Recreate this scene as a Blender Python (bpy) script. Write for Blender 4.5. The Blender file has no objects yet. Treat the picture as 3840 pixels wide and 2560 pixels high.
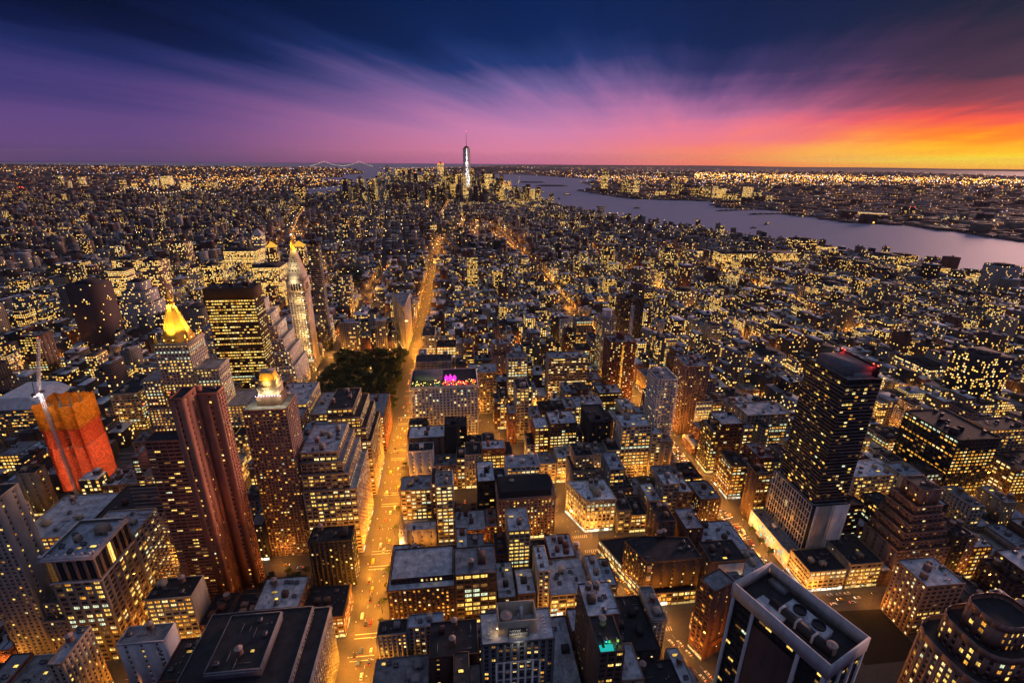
import bpy, math, random
import numpy as np
from mathutils import Vector, Matrix
random.seed(7); rng = np.random.default_rng(7)
R = math.radians
sc = bpy.context.scene
COL = sc.collection

# ------------------------------------------------------------------ camera
FPX, PW, PH = 1120/2352*3840, 3840, 2560
HEAD, PITCH, ROLL, CAMZ = R(6.64), R(20.5), R(0.52), 322.0
f0 = np.array([math.sin(HEAD)*math.cos(PITCH), math.cos(HEAD)*math.cos(PITCH), -math.sin(PITCH)])
r_ = np.array([math.cos(HEAD), -math.sin(HEAD), 0]); u_ = np.cross(r_, f0)
r0 = r_*math.cos(ROLL)+u_*math.sin(ROLL); u0 = -r_*math.sin(ROLL)+u_*math.cos(ROLL)
cd = bpy.data.cameras.new('camera'); cam = bpy.data.objects.new('camera', cd); COL.objects.link(cam)
cd.sensor_width = 36; cd.lens = FPX/PW*36; cd.clip_start = 1; cd.clip_end = 200000
cam.matrix_world = Matrix(((r0[0], u0[0], -f0[0], 0), (r0[1], u0[1], -f0[1], 0), (r0[2], u0[2], -f0[2], CAMZ), (0, 0, 0, 1)))
sc.camera = cam
CAMP = np.array([0, 0, CAMZ])
def proj(X, Y, Z):
    d = np.array([X, Y, Z])-CAMP; z = d@f0
    return PW/2+FPX*(d@r0)/z, PH/2-FPX*(d@u0)/z, z
def ray(px, py): return f0+r0*(px-PW/2)/FPX-u0*(py-PH/2)/FPX
def un(px, py, Z=0):
    d = ray(px, py); return CAMP+d*((Z-CAMZ)/d[2])
def unY(px, py, Y):
    d = ray(px, py); return CAMP+d*(Y/d[1])
CROP = {'A': (0, 1060, 1/1.8375), 'B': (1280, 1060, 1/1.8375), 'C': (2560, 1060, 1/1.8375), 'U1': (0, 560, 1280/2352),
        'U2': (1280, 460, 1020/2285), 'U3': (2200, 560, 800/2091), 'U4': (2900, 560, 940/2352), 'S': (0, 0, 3840/2352)}
def pix(c, x, y): o = CROP[c]; return o[0]+x*o[2], o[1]+y*o[2]

# ------------------------------------------------------------------ render / colour
sc.render.engine = 'CYCLES'
sc.view_settings.view_transform = 'Standard'; sc.view_settings.look = 'None'
sc.view_settings.exposure = 0.2; sc.view_settings.gamma = 1.0
sc.cycles.use_denoising = True; sc.cycles.use_adaptive_sampling = True; sc.cycles.adaptive_threshold = .025; sc.cycles.max_bounces = 5; sc.cycles.diffuse_bounces = 2; sc.cycles.glossy_bounces = 3
sc.cycles.transmission_bounces = 3; sc.cycles.volume_bounces = 0; sc.cycles.sample_clamp_indirect = 2.0
sc.cycles.caustics_reflective = False; sc.cycles.caustics_refractive = False

# ------------------------------------------------------------------ sky
def s2l(c): return tuple(((v/255)/12.92 if v/255 <= .04045 else ((v/255+.055)/1.055)**2.4) for v in c)
SUN_AZ, SUN_EL = 57.0, 8.0      # degrees to the right of the avenue axis / above the horizon
world = bpy.data.worlds.new('World'); sc.world = world; world.use_nodes = True
nt = world.node_tree; N = nt.nodes; L = nt.links; N.clear()
def wmath(op, a, b=None, c=None, clamp=False):
    n = N.new('ShaderNodeMath'); n.operation = op; n.use_clamp = clamp
    for i, v in enumerate((a, b, c)):
        if v is None: continue
        if isinstance(v, (int, float)): n.inputs[i].default_value = v
        else: L.new(v, n.inputs[i])
    return n.outputs[0]
tc = N.new('ShaderNodeTexCoord'); sx = N.new('ShaderNodeSeparateXYZ'); L.new(tc.outputs['Generated'], sx.inputs[0])
dx, dy, dz = sx.outputs
elev = wmath('MULTIPLY', wmath('ARCSINE', dz), 180/math.pi)
az = wmath('MULTIPLY', wmath('ARCTAN2', dx, dy), 180/math.pi)
dd = wmath('ABSOLUTE', wmath('WRAP', wmath('SUBTRACT', az, SUN_AZ), 180.0, -180.0))
# high cirrus seen in perspective: streaks run along one direction of the cloud plane
den = wmath('ADD', wmath('MAXIMUM', dz, 0.0), 0.06)
cx, cy = wmath('DIVIDE', dx, den), wmath('DIVIDE', dy, den)
A = R(24)
al = wmath('ADD', wmath('MULTIPLY', cx, math.sin(A)), wmath('MULTIPLY', cy, math.cos(A)))
ac = wmath('SUBTRACT', wmath('MULTIPLY', cx, math.cos(A)), wmath('MULTIPLY', cy, math.sin(A)))
cb = N.new('ShaderNodeCombineXYZ'); L.new(wmath('MULTIPLY', al, .10), cb.inputs[0]); L.new(wmath('MULTIPLY', ac, .8), cb.inputs[1])
n1 = N.new('ShaderNodeTexNoise'); n1.inputs['Scale'].default_value = 1.0; n1.inputs['Detail'].default_value = 5; n1.inputs['Roughness'].default_value = .62
L.new(cb.outputs[0], n1.inputs['Vector'])
streak = wmath('SUBTRACT', n1.outputs[0], .5)
cb2 = N.new('ShaderNodeCombineXYZ'); L.new(wmath('MULTIPLY', az, .035), cb2.inputs[0])
L.new(wmath('ADD', wmath('MULTIPLY', elev, .55), wmath('MULTIPLY', az, -.012)), cb2.inputs[1])
n2 = N.new('ShaderNodeTexNoise'); n2.inputs['Scale'].default_value = 1.0; n2.inputs['Detail'].default_value = 6; n2.inputs['Roughness'].default_value = .6; n2.inputs['Distortion'].default_value = .4
L.new(cb2.outputs[0], n2.inputs['Vector'])
band = wmath('SUBTRACT', n2.outputs[0], .5)
near = wmath('SUBTRACT', 1.0, wmath('DIVIDE', dd, 60.0), clamp=True)
el2 = wmath('SUBTRACT', elev, wmath('MULTIPLY', streak, wmath('MINIMUM', wmath('MAXIMUM', wmath('MULTIPLY', elev, 1.1), 0.0), 12.0)))
el2 = wmath('ADD', el2, wmath('MULTIPLY', band, wmath('ADD', .5, wmath('MULTIPLY', near, 3.6))))
el2 = wmath('ADD', wmath('MULTIPLY', wmath('LESS_THAN', elev, 0.0), elev), wmath('MULTIPLY', wmath('GREATER_THAN', elev, 0.0), wmath('MAXIMUM', el2, -1.0)))
pos = wmath('DIVIDE', wmath('ADD', el2, 2.0), 22.0, clamp=True)
def ramp(keys):
    n = N.new('ShaderNodeValToRGB'); cr = n.color_ramp; cr.interpolation = 'EASE' if False else 'LINEAR'
    while len(cr.elements) < len(keys): cr.elements.new(0.5)
    for e, (a, c) in zip(cr.elements, keys): e.position = (a+2)/22; e.color = (*s2l(c), 1)
    L.new(pos, n.inputs[0]); return n.outputs[0]
far = ramp([(-.8, (66, 54, 104)), (1.2, (98, 70, 126)), (3.2, (94, 68, 128)), (5.5, (64, 56, 116)), (8, (30, 41, 96)), (10, (6, 22, 66)), (13, (1, 12, 44)), (20, (2, 15, 48))])
mid = ramp([(-.8, (190, 102, 142)), (.7, (220, 128, 160)), (2.9, (204, 128, 172)), (5, (166, 114, 168)), (7, (112, 94, 152)), (9.2, (30, 54, 114)), (11.5, (4, 36, 90)), (20, (1, 18, 58))])
ora = ramp([(-.8, (255, 116, 78)), (.3, (255, 140, 84)), (1.3, (250, 126, 112)), (2.6, (234, 120, 142)), (4.4, (186, 108, 152)), (6.2, (118, 78, 130)), (8.2, (58, 52, 102)), (11, (10, 32, 80)), (20, (1, 17, 54))])
yel = ramp([(-.8, (252, 140, 10)), (.3, (255, 224, 0)), (1.2, (255, 198, 4)), (2.2, (255, 128, 22)), (3.5, (240, 78, 70)), (5, (140, 58, 80)), (7.4, (66, 40, 70)), (11, (10, 24, 54)), (20, (2, 16, 48))])
def mixc(f, a, b):
    n = N.new('ShaderNodeMix'); n.data_type = 'RGBA'; L.new(f, n.inputs['Factor']); L.new(a, n.inputs[6]); L.new(b, n.inputs[7]); return n.outputs[2]
def sm(a, b):
    n = N.new('ShaderNodeMapRange'); n.interpolation_type = 'SMOOTHSTEP'; L.new(dd, n.inputs[0]); n.inputs[1].default_value = a; n.inputs[2].default_value = b; return n.outputs[0]
skyc = mixc(sm(9, 31), yel, ora); skyc = mixc(sm(24, 50), skyc, mid); skyc = mixc(sm(48, 88), skyc, far)
zen = N.new('ShaderNodeRGB'); zen.outputs[0].default_value = (.17, .205, .34, 1)
mr = N.new('ShaderNodeMapRange'); mr.interpolation_type = 'SMOOTHSTEP'; L.new(elev, mr.inputs[0]); mr.inputs[1].default_value = 14; mr.inputs[2].default_value = 70
skyc = mixc(mr.outputs[0], skyc, zen.outputs[0])
# faint physical twilight sky under the clouds' colour
ns = N.new('ShaderNodeTexSky'); ns.sky_type = 'NISHITA'; ns.sun_disc = False; ns.sun_elevation = R(SUN_EL); ns.sun_rotation = R(SUN_AZ); ns.altitude = 300
vs = N.new('ShaderNodeVectorMath'); vs.operation = 'SCALE'; L.new(ns.outputs[0], vs.inputs[0]); vs.inputs['Scale'].default_value = .0008
va = N.new('ShaderNodeVectorMath'); L.new(skyc, va.inputs[0]); L.new(vs.outputs[0], va.inputs[1])
bg = N.new('ShaderNodeBackground'); L.new(va.outputs[0], bg.inputs[0]); bg.inputs[1].default_value = .9
wo = N.new('ShaderNodeOutputWorld'); L.new(bg.outputs[0], wo.inputs[0])
# the afterglow as one soft, low sun
sd = bpy.data.lights.new('afterglow', 'SUN'); sd.energy = 2.1; sd.angle = R(16); sd.color = (1.0, .53, .43)
so = bpy.data.objects.new('afterglow', sd); COL.objects.link(so)
sv = Vector((math.sin(R(SUN_AZ))*math.cos(R(SUN_EL)), math.cos(R(SUN_AZ))*math.cos(R(SUN_EL)), math.sin(R(SUN_EL))))
so.rotation_euler = sv.to_track_quat('Z', 'Y').to_euler(); so.location = (0, 0, 900)

# ------------------------------------------------------------------ materials
def new_mat(name):
    m = bpy.data.materials.new(name); m.use_nodes = True; n = m.node_tree.nodes; n.clear()
    o = n.new('ShaderNodeOutputMaterial'); return m, n, m.node_tree.links, o
_mc = {}
def wall_mat(name, col, rough=.85, var=.35, scale=.25):
    if name in _mc: return _mc[name]
    m, n, l, o = new_mat(name); p = n.new('ShaderNodeBsdfPrincipled'); l.new(p.outputs[0], o.inputs[0])
    t = n.new('ShaderNodeTexCoord'); a = n.new('ShaderNodeTexNoise'); a.inputs['Scale'].default_value = scale; a.inputs['Detail'].default_value = 6; a.inputs['Roughness'].default_value = .65
    mp = n.new('ShaderNodeMapping'); mp.inputs['Scale'].default_value = (1, 1, .35); l.new(t.outputs['Object'], mp.inputs[0]); l.new(mp.outputs[0], a.inputs['Vector'])
    oi = n.new('ShaderNodeObjectInfo')
    r = n.new('ShaderNodeMapRange'); l.new(a.outputs[0], r.inputs[0]); r.inputs[1].default_value = .25; r.inputs[2].default_value = .75; r.inputs[3].default_value = 1-var; r.inputs[4].default_value = 1+var*.6
    r2 = n.new('ShaderNodeMapRange'); l.new(oi.outputs['Random'], r2.inputs[0]); r2.inputs[3].default_value = .8; r2.inputs[4].default_value = 1.15
    mu = n.new('ShaderNodeMath'); mu.operation = 'MULTIPLY'; l.new(r.outputs[0], mu.inputs[0]); l.new(r2.outputs[0], mu.inputs[1])
    v = n.new('ShaderNodeVectorMath'); v.operation = 'SCALE'; v.inputs[0].default_value = col; l.new(mu.outputs[0], v.inputs['Scale'])
    l.new(v.outputs[0], p.inputs['Base Color']); p.inputs['Roughness'].default_value = rough
    b = n.new('ShaderNodeTexNoise'); b.inputs['Scale'].default_value = 2.5; b.inputs['Detail'].default_value = 3; l.new(t.outputs['Object'], b.inputs['Vector'])
    bu = n.new('ShaderNodeBump'); bu.inputs['Strength'].default_value = .25; bu.inputs['Distance'].default_value = .1; l.new(b.outputs[0], bu.inputs['Height']); l.new(bu.outputs[0], p.inputs['Normal'])
    _mc[name] = m; return m
def plain(name, col, rough=.6, metal=0.0):
    if name in _mc: return _mc[name]
    m, n, l, o = new_mat(name); p = n.new('ShaderNodeBsdfPrincipled'); l.new(p.outputs[0], o.inputs[0])
    t = n.new('ShaderNodeTexCoord'); a = n.new('ShaderNodeTexNoise'); a.inputs['Scale'].default_value = 1.2; l.new(t.outputs['Object'], a.inputs['Vector'])
    r = n.new('ShaderNodeMapRange'); l.new(a.outputs[0], r.inputs[0]); r.inputs[3].default_value = .75; r.inputs[4].default_value = 1.2
    v = n.new('ShaderNodeVectorMath'); v.operation = 'SCALE'; v.inputs[0].default_value = col; l.new(r.outputs[0], v.inputs['Scale'])
    l.new(v.outputs[0], p.inputs['Base Color']); p.inputs['Roughness'].default_value = rough; p.inputs['Metallic'].default_value = metal
    _mc[name] = m; return m
def glow(name, col, s, sampling='NONE', vary=0.0):
    if name in _mc: return _mc[name]
    m, n, l, o = new_mat(name); e = n.new('ShaderNodeEmission'); l.new(e.outputs[0], o.inputs[0]); e.inputs[0].default_value = (*col, 1); e.inputs[1].default_value = s
    if vary:
        g = n.new('ShaderNodeNewGeometry'); t = n.new('ShaderNodeTexCoord'); oi = n.new('ShaderNodeObjectInfo')
        ad = n.new('ShaderNodeMath'); l.new(g.outputs['Random Per Island'], ad.inputs[0]); l.new(oi.outputs['Random'], ad.inputs[1])
        w = n.new('ShaderNodeTexWhiteNoise'); w.noise_dimensions = '1D'; l.new(ad.outputs[0], w.inputs['W'])
        no = n.new('ShaderNodeTexNoise'); no.inputs['Scale'].default_value = 1.1; no.inputs['Detail'].default_value = 2; l.new(t.outputs['Object'], no.inputs['Vector'])
        r = n.new('ShaderNodeMapRange'); l.new(w.outputs[0], r.inputs[0]); r.inputs[3].default_value = s*(1-vary); r.inputs[4].default_value = s*(1+vary)
        r2 = n.new('ShaderNodeMapRange'); l.new(no.outputs[0], r2.inputs[0]); r2.inputs[1].default_value = .3; r2.inputs[2].default_value = .7; r2.inputs[3].default_value = .35; r2.inputs[4].default_value = 1.45
        mu = n.new('ShaderNodeMath'); mu.operation = 'MULTIPLY'; l.new(r.outputs[0], mu.inputs[0]); l.new(r2.outputs[0], mu.inputs[1]); l.new(mu.outputs[0], e.inputs[1])
    m.cycles.emission_sampling = sampling; _mc[name] = m; return m
def glass_mat(name, col, rough=.08):
    if name in _mc: return _mc[name]
    m, n, l, o = new_mat(name); p = n.new('ShaderNodeBsdfPrincipled'); l.new(p.outputs[0], o.inputs[0])
    p.inputs['Base Color'].default_value = (*col, 1); p.inputs['Roughness'].default_value = rough; p.inputs['Specular IOR Level'].default_value = .6
    g = n.new('ShaderNodeNewGeometry'); r = n.new('ShaderNodeMapRange'); l.new(g.outputs['Random Per Island'], r.inputs[0]); r.inputs[3].default_value = .3; r.inputs[4].default_value = 1.6
    v = n.new('ShaderNodeVectorMath'); v.operation = 'SCALE'; v.inputs[0].default_value = col; l.new(r.outputs[0], v.inputs['Scale']); l.new(v.outputs[0], p.inputs['Base Color'])
    _mc[name] = m; return m
WALLS = dict(red=(.20, .075, .05), brown=(.15, .09, .065), tan=(.40, .31, .22), lime=(.50, .44, .36), white=(.80, .76, .72), grey=(.28, .27, .27),
             dark=(.045, .04, .042), pink=(.36, .22, .17), cream=(.55, .46, .33), brickdk=(.10, .05, .04), bronze=(.07, .04, .022), black=(.02, .02, .022),
             slate=(.13, .135, .15), orange=(.45, .16, .06))
ROOFS = dict(tar=(.03, .029, .033), grey=(.27, .275, .285), silver=(.68, .70, .73), white=(.82, .83, .85), blue=(.40, .44, .49), brown=(.13, .10, .08))
def W(n): return wall_mat('wall_'+n, WALLS[n])
def RF(n): return wall_mat('roof_'+n, ROOFS[n], .8, .75, .2)
GLASS = glass_mat('window_glass_dark', (.03, .033, .04))
LIT = [glow('window_lit_warm', (1.0, .62, .13), 1.15, vary=.6), glow('window_lit_amber', (1.0, .42, .05), .9, vary=.6),
       glow('window_lit_pale', (1.0, .74, .30), 1.3, vary=.55), glow('window_lit_cool', (.80, .92, .60), .85, vary=.5), glow('window_lit_dim', (.95, .45, .12), .2, vary=.6)]
WIN = [GLASS]+LIT
FRAME = plain('window_frame', (.10, .095, .09), .6)
MET = plain('grey_metal', (.22, .22, .23), .5, .6)
DKMET = plain('dark_metal', (.04, .04, .045), .5, .5)
TANKW = plain('tank_wood', (.27, .17, .12), .9)
TANKC = plain('tank_cap', (.50, .36, .29), .9)
SHOP = glow('shop_front_glow', (1.0, .66, .22), 1.1, vary=.6)
SHOPW = glow('shop_front_white', (1.0, .90, .66), 1.2, vary=.6)
STONE = W('lime')

# ------------------------------------------------------------------ mesh builder
class MB:
    def __init__(s): s.v = []; s.f = []; s.m = []; s.n = 0
    def quads(s, q, mat=0):
        q = np.asarray(q, float).reshape(-1, 4, 3); k = len(q)
        if not k: return s
        s.v.append(q.reshape(-1, 3)); s.f.append((np.arange(4*k)+s.n).reshape(-1, 4))
        s.m.append(np.broadcast_to(np.asarray(mat), (k,)).astype(int)); s.n += 4*k; return s
    def tris(s, q, mat=0):
        q = np.asarray(q, float).reshape(-1, 3, 3); k = len(q)
        s.v.append(q.reshape(-1, 3)); s.f.append((np.arange(3*k)+s.n).reshape(-1, 3))
        s.m.append(np.broadcast_to(np.asarray(mat), (k,)).astype(int)); s.n += 3*k; return s
    def boxes(s, a, mat=0, bottom=False, top=True):
        a = np.asarray(a, float).reshape(-1, 6); k = len(a)
        if not k: return s
        x0, x1, y0, y1, z0, z1 = a.T
        v = np.stack([np.stack(p, -1) for p in ((x0, y0, z0), (x1, y0, z0), (x1, y1, z0), (x0, y1, z0), (x0, y0, z1), (x1, y0, z1), (x1, y1, z1), (x0, y1, z1))], 1)
        fs = [[0, 1, 5, 4], [1, 2, 6, 5], [2, 3, 7, 6], [3, 0, 4, 7]]
        if top: fs.append([4, 5, 6, 7])
        if bottom: fs.append([3, 2, 1, 0])
        fs = np.array(fs); s.v.append(v.reshape(-1, 3)); s.f.append((fs[None]+(np.arange(k)*8)[:, None, None]+s.n).reshape(-1, 4))
        s.m.append(np.repeat(np.broadcast_to(np.asarray(mat), (k,)), len(fs)).astype(int)); s.n += 8*k; return s
    def oboxes(s, p0, u, a, mat=0, bottom=True):
        # a: N x 6 (a0,a1 along u ; b0,b1 along the outward normal ; z0,z1)
        a = np.asarray(a, float).reshape(-1, 6); k = len(a)
        if not k: return s
        n = np.array([u[1], -u[0]]); a0, a1, b0, b1, z0, z1 = a.T
        def P(aa, bb, zz): return np.stack([p0[0]+u[0]*aa+n[0]*bb, p0[1]+u[1]*aa+n[1]*bb, zz], -1)
        v = np.stack([P(a0, b1, z0), P(a1, b1, z0), P(a1, b0, z0), P(a0, b0, z0), P(a0, b1, z1), P(a1, b1, z1), P(a1, b0, z1), P(a0, b0, z1)], 1)
        fs = [[0, 1, 5, 4], [1, 2, 6, 5], [3, 0, 4, 7], [4, 5, 6, 7]]
        if bottom: fs.append([3, 2, 1, 0])
        fs = np.array(fs); s.v.append(v.reshape(-1, 3)); s.f.append((fs[None]+(np.arange(k)*8)[:, None, None]+s.n).reshape(-1, 4))
        s.m.append(np.repeat(np.broadcast_to(np.asarray(mat), (k,)), len(fs)).astype(int)); s.n += 8*k; return s
    def prism(s, poly, z0, z1, mat=0, cap=True, top=None):
        p = np.asarray(poly, float); t = p if top is None else np.asarray(top, float); k = len(p)
        for i in range(k):
            j = (i+1) % k
            s.quads([[(*p[i], z0), (*p[j], z0), (*t[j], z1), (*t[i], z1)]], mat)
        if cap:
            s.v.append(np.c_[t, np.full(k, z1)]); s.f.append((np.arange(k)+s.n).reshape(1, -1)); s.m.append(np.array([mat])); s.n += k
        return s
    def lathe(s, c, prof, n=12, mat=0, rot=0, cap=True):
        an = np.arange(n)*2*math.pi/n+rot
        ring = lambda r: [(c[0]+r*math.cos(t), c[1]+r*math.sin(t)) for t in an]
        for (ra, za), (rb, zb) in zip(prof[:-1], prof[1:]): s.prism(ring(ra), za, zb, mat, False, ring(rb))
        if cap and prof[-1][0] > .01: s.prism(ring(prof[-1][0]), prof[-1][1]-.001, prof[-1][1], mat)
        return s
    def beam(s, p, q, r, mat=0):
        p, q = np.array(p, float), np.array(q, float); d = q-p; d /= np.linalg.norm(d)
        a = np.cross(d, (0, 0, 1) if abs(d[2]) < .9 else (1, 0, 0)); a /= np.linalg.norm(a); b = np.cross(d, a)
        c = [a*r+b*r, -a*r+b*r, -a*r-b*r, a*r-b*r]
        for i in range(4): s.quads([[p+c[i], q+c[i], q+c[(i+1) % 4], p+c[(i+1) % 4]]], mat)
        return s
    def mesh(s, name, mats):
        me = bpy.data.meshes.new(name)
        if not s.v: return me
        v = np.concatenate(s.v); li = np.concatenate([f.ravel() for f in s.f]); tot = np.concatenate([np.full(len(f), f.shape[1]) for f in s.f])
        st = np.concatenate([[0], np.cumsum(tot)[:-1]])
        me.vertices.add(len(v)); me.vertices.foreach_set('co', v.astype(np.float32).ravel())
        me.loops.add(len(li)); me.loops.foreach_set('vertex_index', li.astype(np.int32))
        me.polygons.add(len(tot)); me.polygons.foreach_set('loop_start', st.astype(np.int32))
        me.polygons.foreach_set('material_index', np.concatenate(s.m).astype(np.int32))
        for m in (mats if isinstance(mats, (list, tuple)) else [mats]): me.materials.append(m)
        me.update(calc_edges=True); return me
    def build(s, name, mats, parent=None, **kw): return link(name, s.mesh(name, mats), parent, **kw)
def link(name, data, parent=None, loc=None, rz=0, label=None, cat=None, group=None, kind=None, scale=None):
    o = bpy.data.objects.new(name, data); COL.objects.link(o)
    if parent is not None: o.parent = parent
    if loc is not None: o.location = loc
    if rz: o.rotation_euler = (0, 0, rz)
    if scale: o.scale = scale
    if label: o['label'] = label
    if cat: o['category'] = cat
    if group: o['group'] = group
    if kind: o['kind'] = kind
    return o
def thing(name, label, cat, loc=(0, 0, 0), rz=0, group=None): return link(name, None, None, loc, rz, label, cat, group)
def inset(poly, d):
    p = np.asarray(poly, float); k = len(p); out = []
    for i in range(k):
        a, b, c = p[i-1], p[i], p[(i+1) % k]
        u = (b-a)/np.linalg.norm(b-a); w = (c-b)/np.linalg.norm(c-b)
        n1 = np.array([-u[1], u[0]]); n2 = np.array([-w[1], w[0]])
        M = np.array([n1, n2]); out.append(np.linalg.solve(M, np.array([n1@a+d, n2@c+d])))
    return np.array(out)
def rect(x0, x1, y0, y1): return [(x0, y0), (x1, y0), (x1, y1), (x0, y1)]

# ------------------------------------------------------------------ building kit
# style: bay, floor height, window width share, window height share, panes, lit share, clustered by floor
STY = dict(
    loft=(4.6, 3.9, .72, .53, 3, .46, 1), loftdim=(4.6, 3.9, .70, .53, 3, .13, 1), loftlit=(4.4, 3.8, .74, .55, 3, .72, 1),
    hotel=(3.2, 3.3, .46, .56, 1, .28, 0), hoteldim=(3.4, 3.3, .44, .55, 1, .10, 0), apt=(3.6, 3.0, .56, .5, 2, .22, 0), aptdim=(3.6, 3.0, .5, .5, 2, .09, 0),
    strip=(3.0, 3.7, .93, .46, 1, .45, 1), stripdim=(3.0, 3.7, .93, .46, 1, .16, 1), glass=(2.6, 3.8, .92, .82, 1, .22, 0), few=(8.5, 4.2, .17, .36, 1, .25, 0),
    frame=(3.3, 7.4, .78, .86, 1, .10, 0), grid=(3.7, 3.3, .52, .6, 2, .22, 0), big=(5.4, 4.3, .82, .66, 4, .45, 1), blank=None)
DEP = .34
SEEN = [0]
def pick_lit(ny, nx, lit, clus, r):
    if clus:
        pf = r.choice([.04, lit, min(1, lit*1.7)], size=(ny, 1), p=[.25, .45, .30])
    else: pf = np.full((ny, 1), lit)
    on = r.random((ny, nx)) < pf
    base = r.choice([1, 2, 3], p=[.5, .2, .3])
    idx = np.full((ny, nx), base)
    rnd = r.random((ny, nx)); idx[rnd < .22] = 1; idx[(rnd > .22) & (rnd < .34)] = 3; idx[(rnd > .34) & (rnd < .48)] = 2
    if clus:
        fl = r.random((ny, 1)) < .10; idx = np.where(fl, 4, idx)
    else: idx[rnd > .95] = 4
    idx = np.where(on, idx, 0); idx = np.where((idx == 0) & (r.random((ny, nx)) < .12), 5, idx)
    return idx
def facade(wall, wins, p0, p1, z0, z1, sty, odd, r, lit=None, wmat=0):
    p0, p1 = np.array(p0, float), np.array(p1, float); Lg = np.linalg.norm(p1-p0); u = (p1-p0)/Lg
    o = .02 if odd else 0.0
    if sty == 'blank' or STY.get(sty) is None or Lg < 3 or z1-z0 < 3:
        wall.oboxes(p0, u, [[o, Lg-o, -DEP-.02, o, z0, z1]], wmat); return
    bay, fl, sw, sh, panes, l0, clus = STY[sty]
    lit = l0 if lit is None else lit
    e = .45; nx = max(1, int(round((Lg-2*e)/bay))); bay = (Lg-2*e)/nx
    ny = max(1, int(round((z1-z0)/fl))); fl = (z1-z0)/ny
    ww, wh = bay*sw, fl*sh; sill = (fl-wh)*.55
    A0 = e+bay*np.arange(nx)+(bay-ww)/2; A1 = A0+ww
    Z0 = z0+fl*np.arange(ny)+sill; Z1 = Z0+wh
    pa0 = np.r_[o, A1]; pa1 = np.r_[A0, Lg-o]
    k = nx+1; wall.oboxes(p0, u, np.c_[pa0, pa1, np.full(k, -DEP-.02), np.full(k, o), np.full(k, z0), np.full(k, z1)], wmat)
    bz0 = np.r_[z0, Z1]; bz1 = np.r_[Z0, z1]; k = ny+1
    wall.oboxes(p0, u, np.c_[np.full(k, .05), np.full(k, Lg-.05), np.full(k, -DEP-.02), np.full(k, o-.05), bz0, bz1], wmat)
    idx = pick_lit(ny, nx, lit, clus, r)
    wins.append((p0, u, A0, ww, Z0, wh, panes, idx))
_wm = {}
def window_mesh(ww, wh, panes, li):
    key = (round(ww, 2), round(wh, 2), panes, li)
    if key in _wm: return _wm[key]
    b = MB(); t = .07; ed = np.linspace(0, ww, panes+1)
    for i in range(panes): b.quads([[(ed[i]+t, 0, t), (ed[i+1]-t, 0, t), (ed[i+1]-t, 0, wh-t), (ed[i]+t, 0, wh-t)]], 0)
    fr = [[0, ww, -.08, .02, 0, t], [0, ww, -.08, .02, wh-t, wh]]+[[x-t if i else x, x+t if i < panes else x, -.07, .02, t, wh-t] for i, x in enumerate(ed)]
    b.boxes(fr, 1)
    me = b.mesh('window', [WIN[li], FRAME]); _wm[key] = me; return me
def wins_geo(wins, parent, limit):
    """the first `limit` windows as objects of their own, the rest joined into one part"""
    n = 0; b = MB()
    for (p0, u, A0, ww, Z0, wh, panes, idx) in wins:
        nrm = np.array([u[1], -u[0]]); ny, nx = idx.shape; rz = math.atan2(u[1], u[0])
        base = p0-nrm*(DEP-.02)
        if n+nx*ny <= limit or n == 0 and limit >= 60:
            for j in range(ny-1, -1, -1):
                for i in range(nx):
                    if n >= limit: break
                    q = base+u*A0[i]
                    link('window', window_mesh(ww, wh, panes, int(idx[j, i])), parent, (q[0], q[1], Z0[j]), rz); idx[j, i] = -1; n += 1
        jj, ii = np.nonzero(idx >= 0)
        if not len(jj): continue
        li = idx[jj, ii]; t = .1
        for k in range(panes):
            a0 = A0[ii]+ww*k/panes+t*.6; a1 = A0[ii]+ww*(k+1)/panes-t*.6; z0, z1 = Z0[jj]+t, Z0[jj]+wh-t
            P = lambda a, z: np.stack([base[0]+u[0]*a, base[1]+u[1]*a, z], -1)
            b.quads(np.stack([P(a0, z0), P(a1, z0), P(a1, z1), P(a0, z1)], 1), li)
    if b.n: b.build('window_panes', WIN, parent, kind='stuff')
_tank = {}
def tank_mesh(s):
    if s in _tank: return _tank[s]
    b = MB(); r, h = 2.0*s, 4.0*s
    for x in (-1, 1):
        for y in (-1, 1): b.boxes([[x*1.3*s-.12, x*1.3*s+.12, y*1.3*s-.12, y*1.3*s+.12, 0, 2.4*s]], 1)
    b.boxes([[-1.6*s, 1.6*s, -1.6*s, 1.6*s, 2.4*s, 2.6*s]], 1, bottom=True)
    b.lathe((0, 0), [(r, 2.6*s), (r*.96, 2.6*s+h)], 14, 0, cap=False)
    for z in (.2, .45, .7): b.lathe((0, 0), [(r*1.01, 2.6*s+h*z), (r*1.01, 2.6*s+h*z+.12)], 14, 1, cap=False)
    b.lathe((0, 0), [(r*1.12, 2.6*s+h-.05), (.02, 2.6*s+h+1.5*s)], 14, 2, cap=False)
    _tank[s] = b.mesh('water_tank', [TANKW, DKMET, TANKC]); return _tank[s]
_unit = []
def unit_mesh():
    if not _unit:
        b = MB(); b.boxes([[-1.5, 1.5, -1.1, 1.1, .3, 1.9]], 0, bottom=True)
        for x in (-1.2, 1.2): b.boxes([[x-.15, x+.15, -1.0, 1.0, 0, .3]], 1)
        for x in (-.7, .7): b.lathe((x, 0), [(.55, 1.9), (.55, 2.15), (.45, 2.15)], 10, 1)
        _unit.append(b.mesh('air_unit', [MET, DKMET]))
    return _unit[0]
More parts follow.
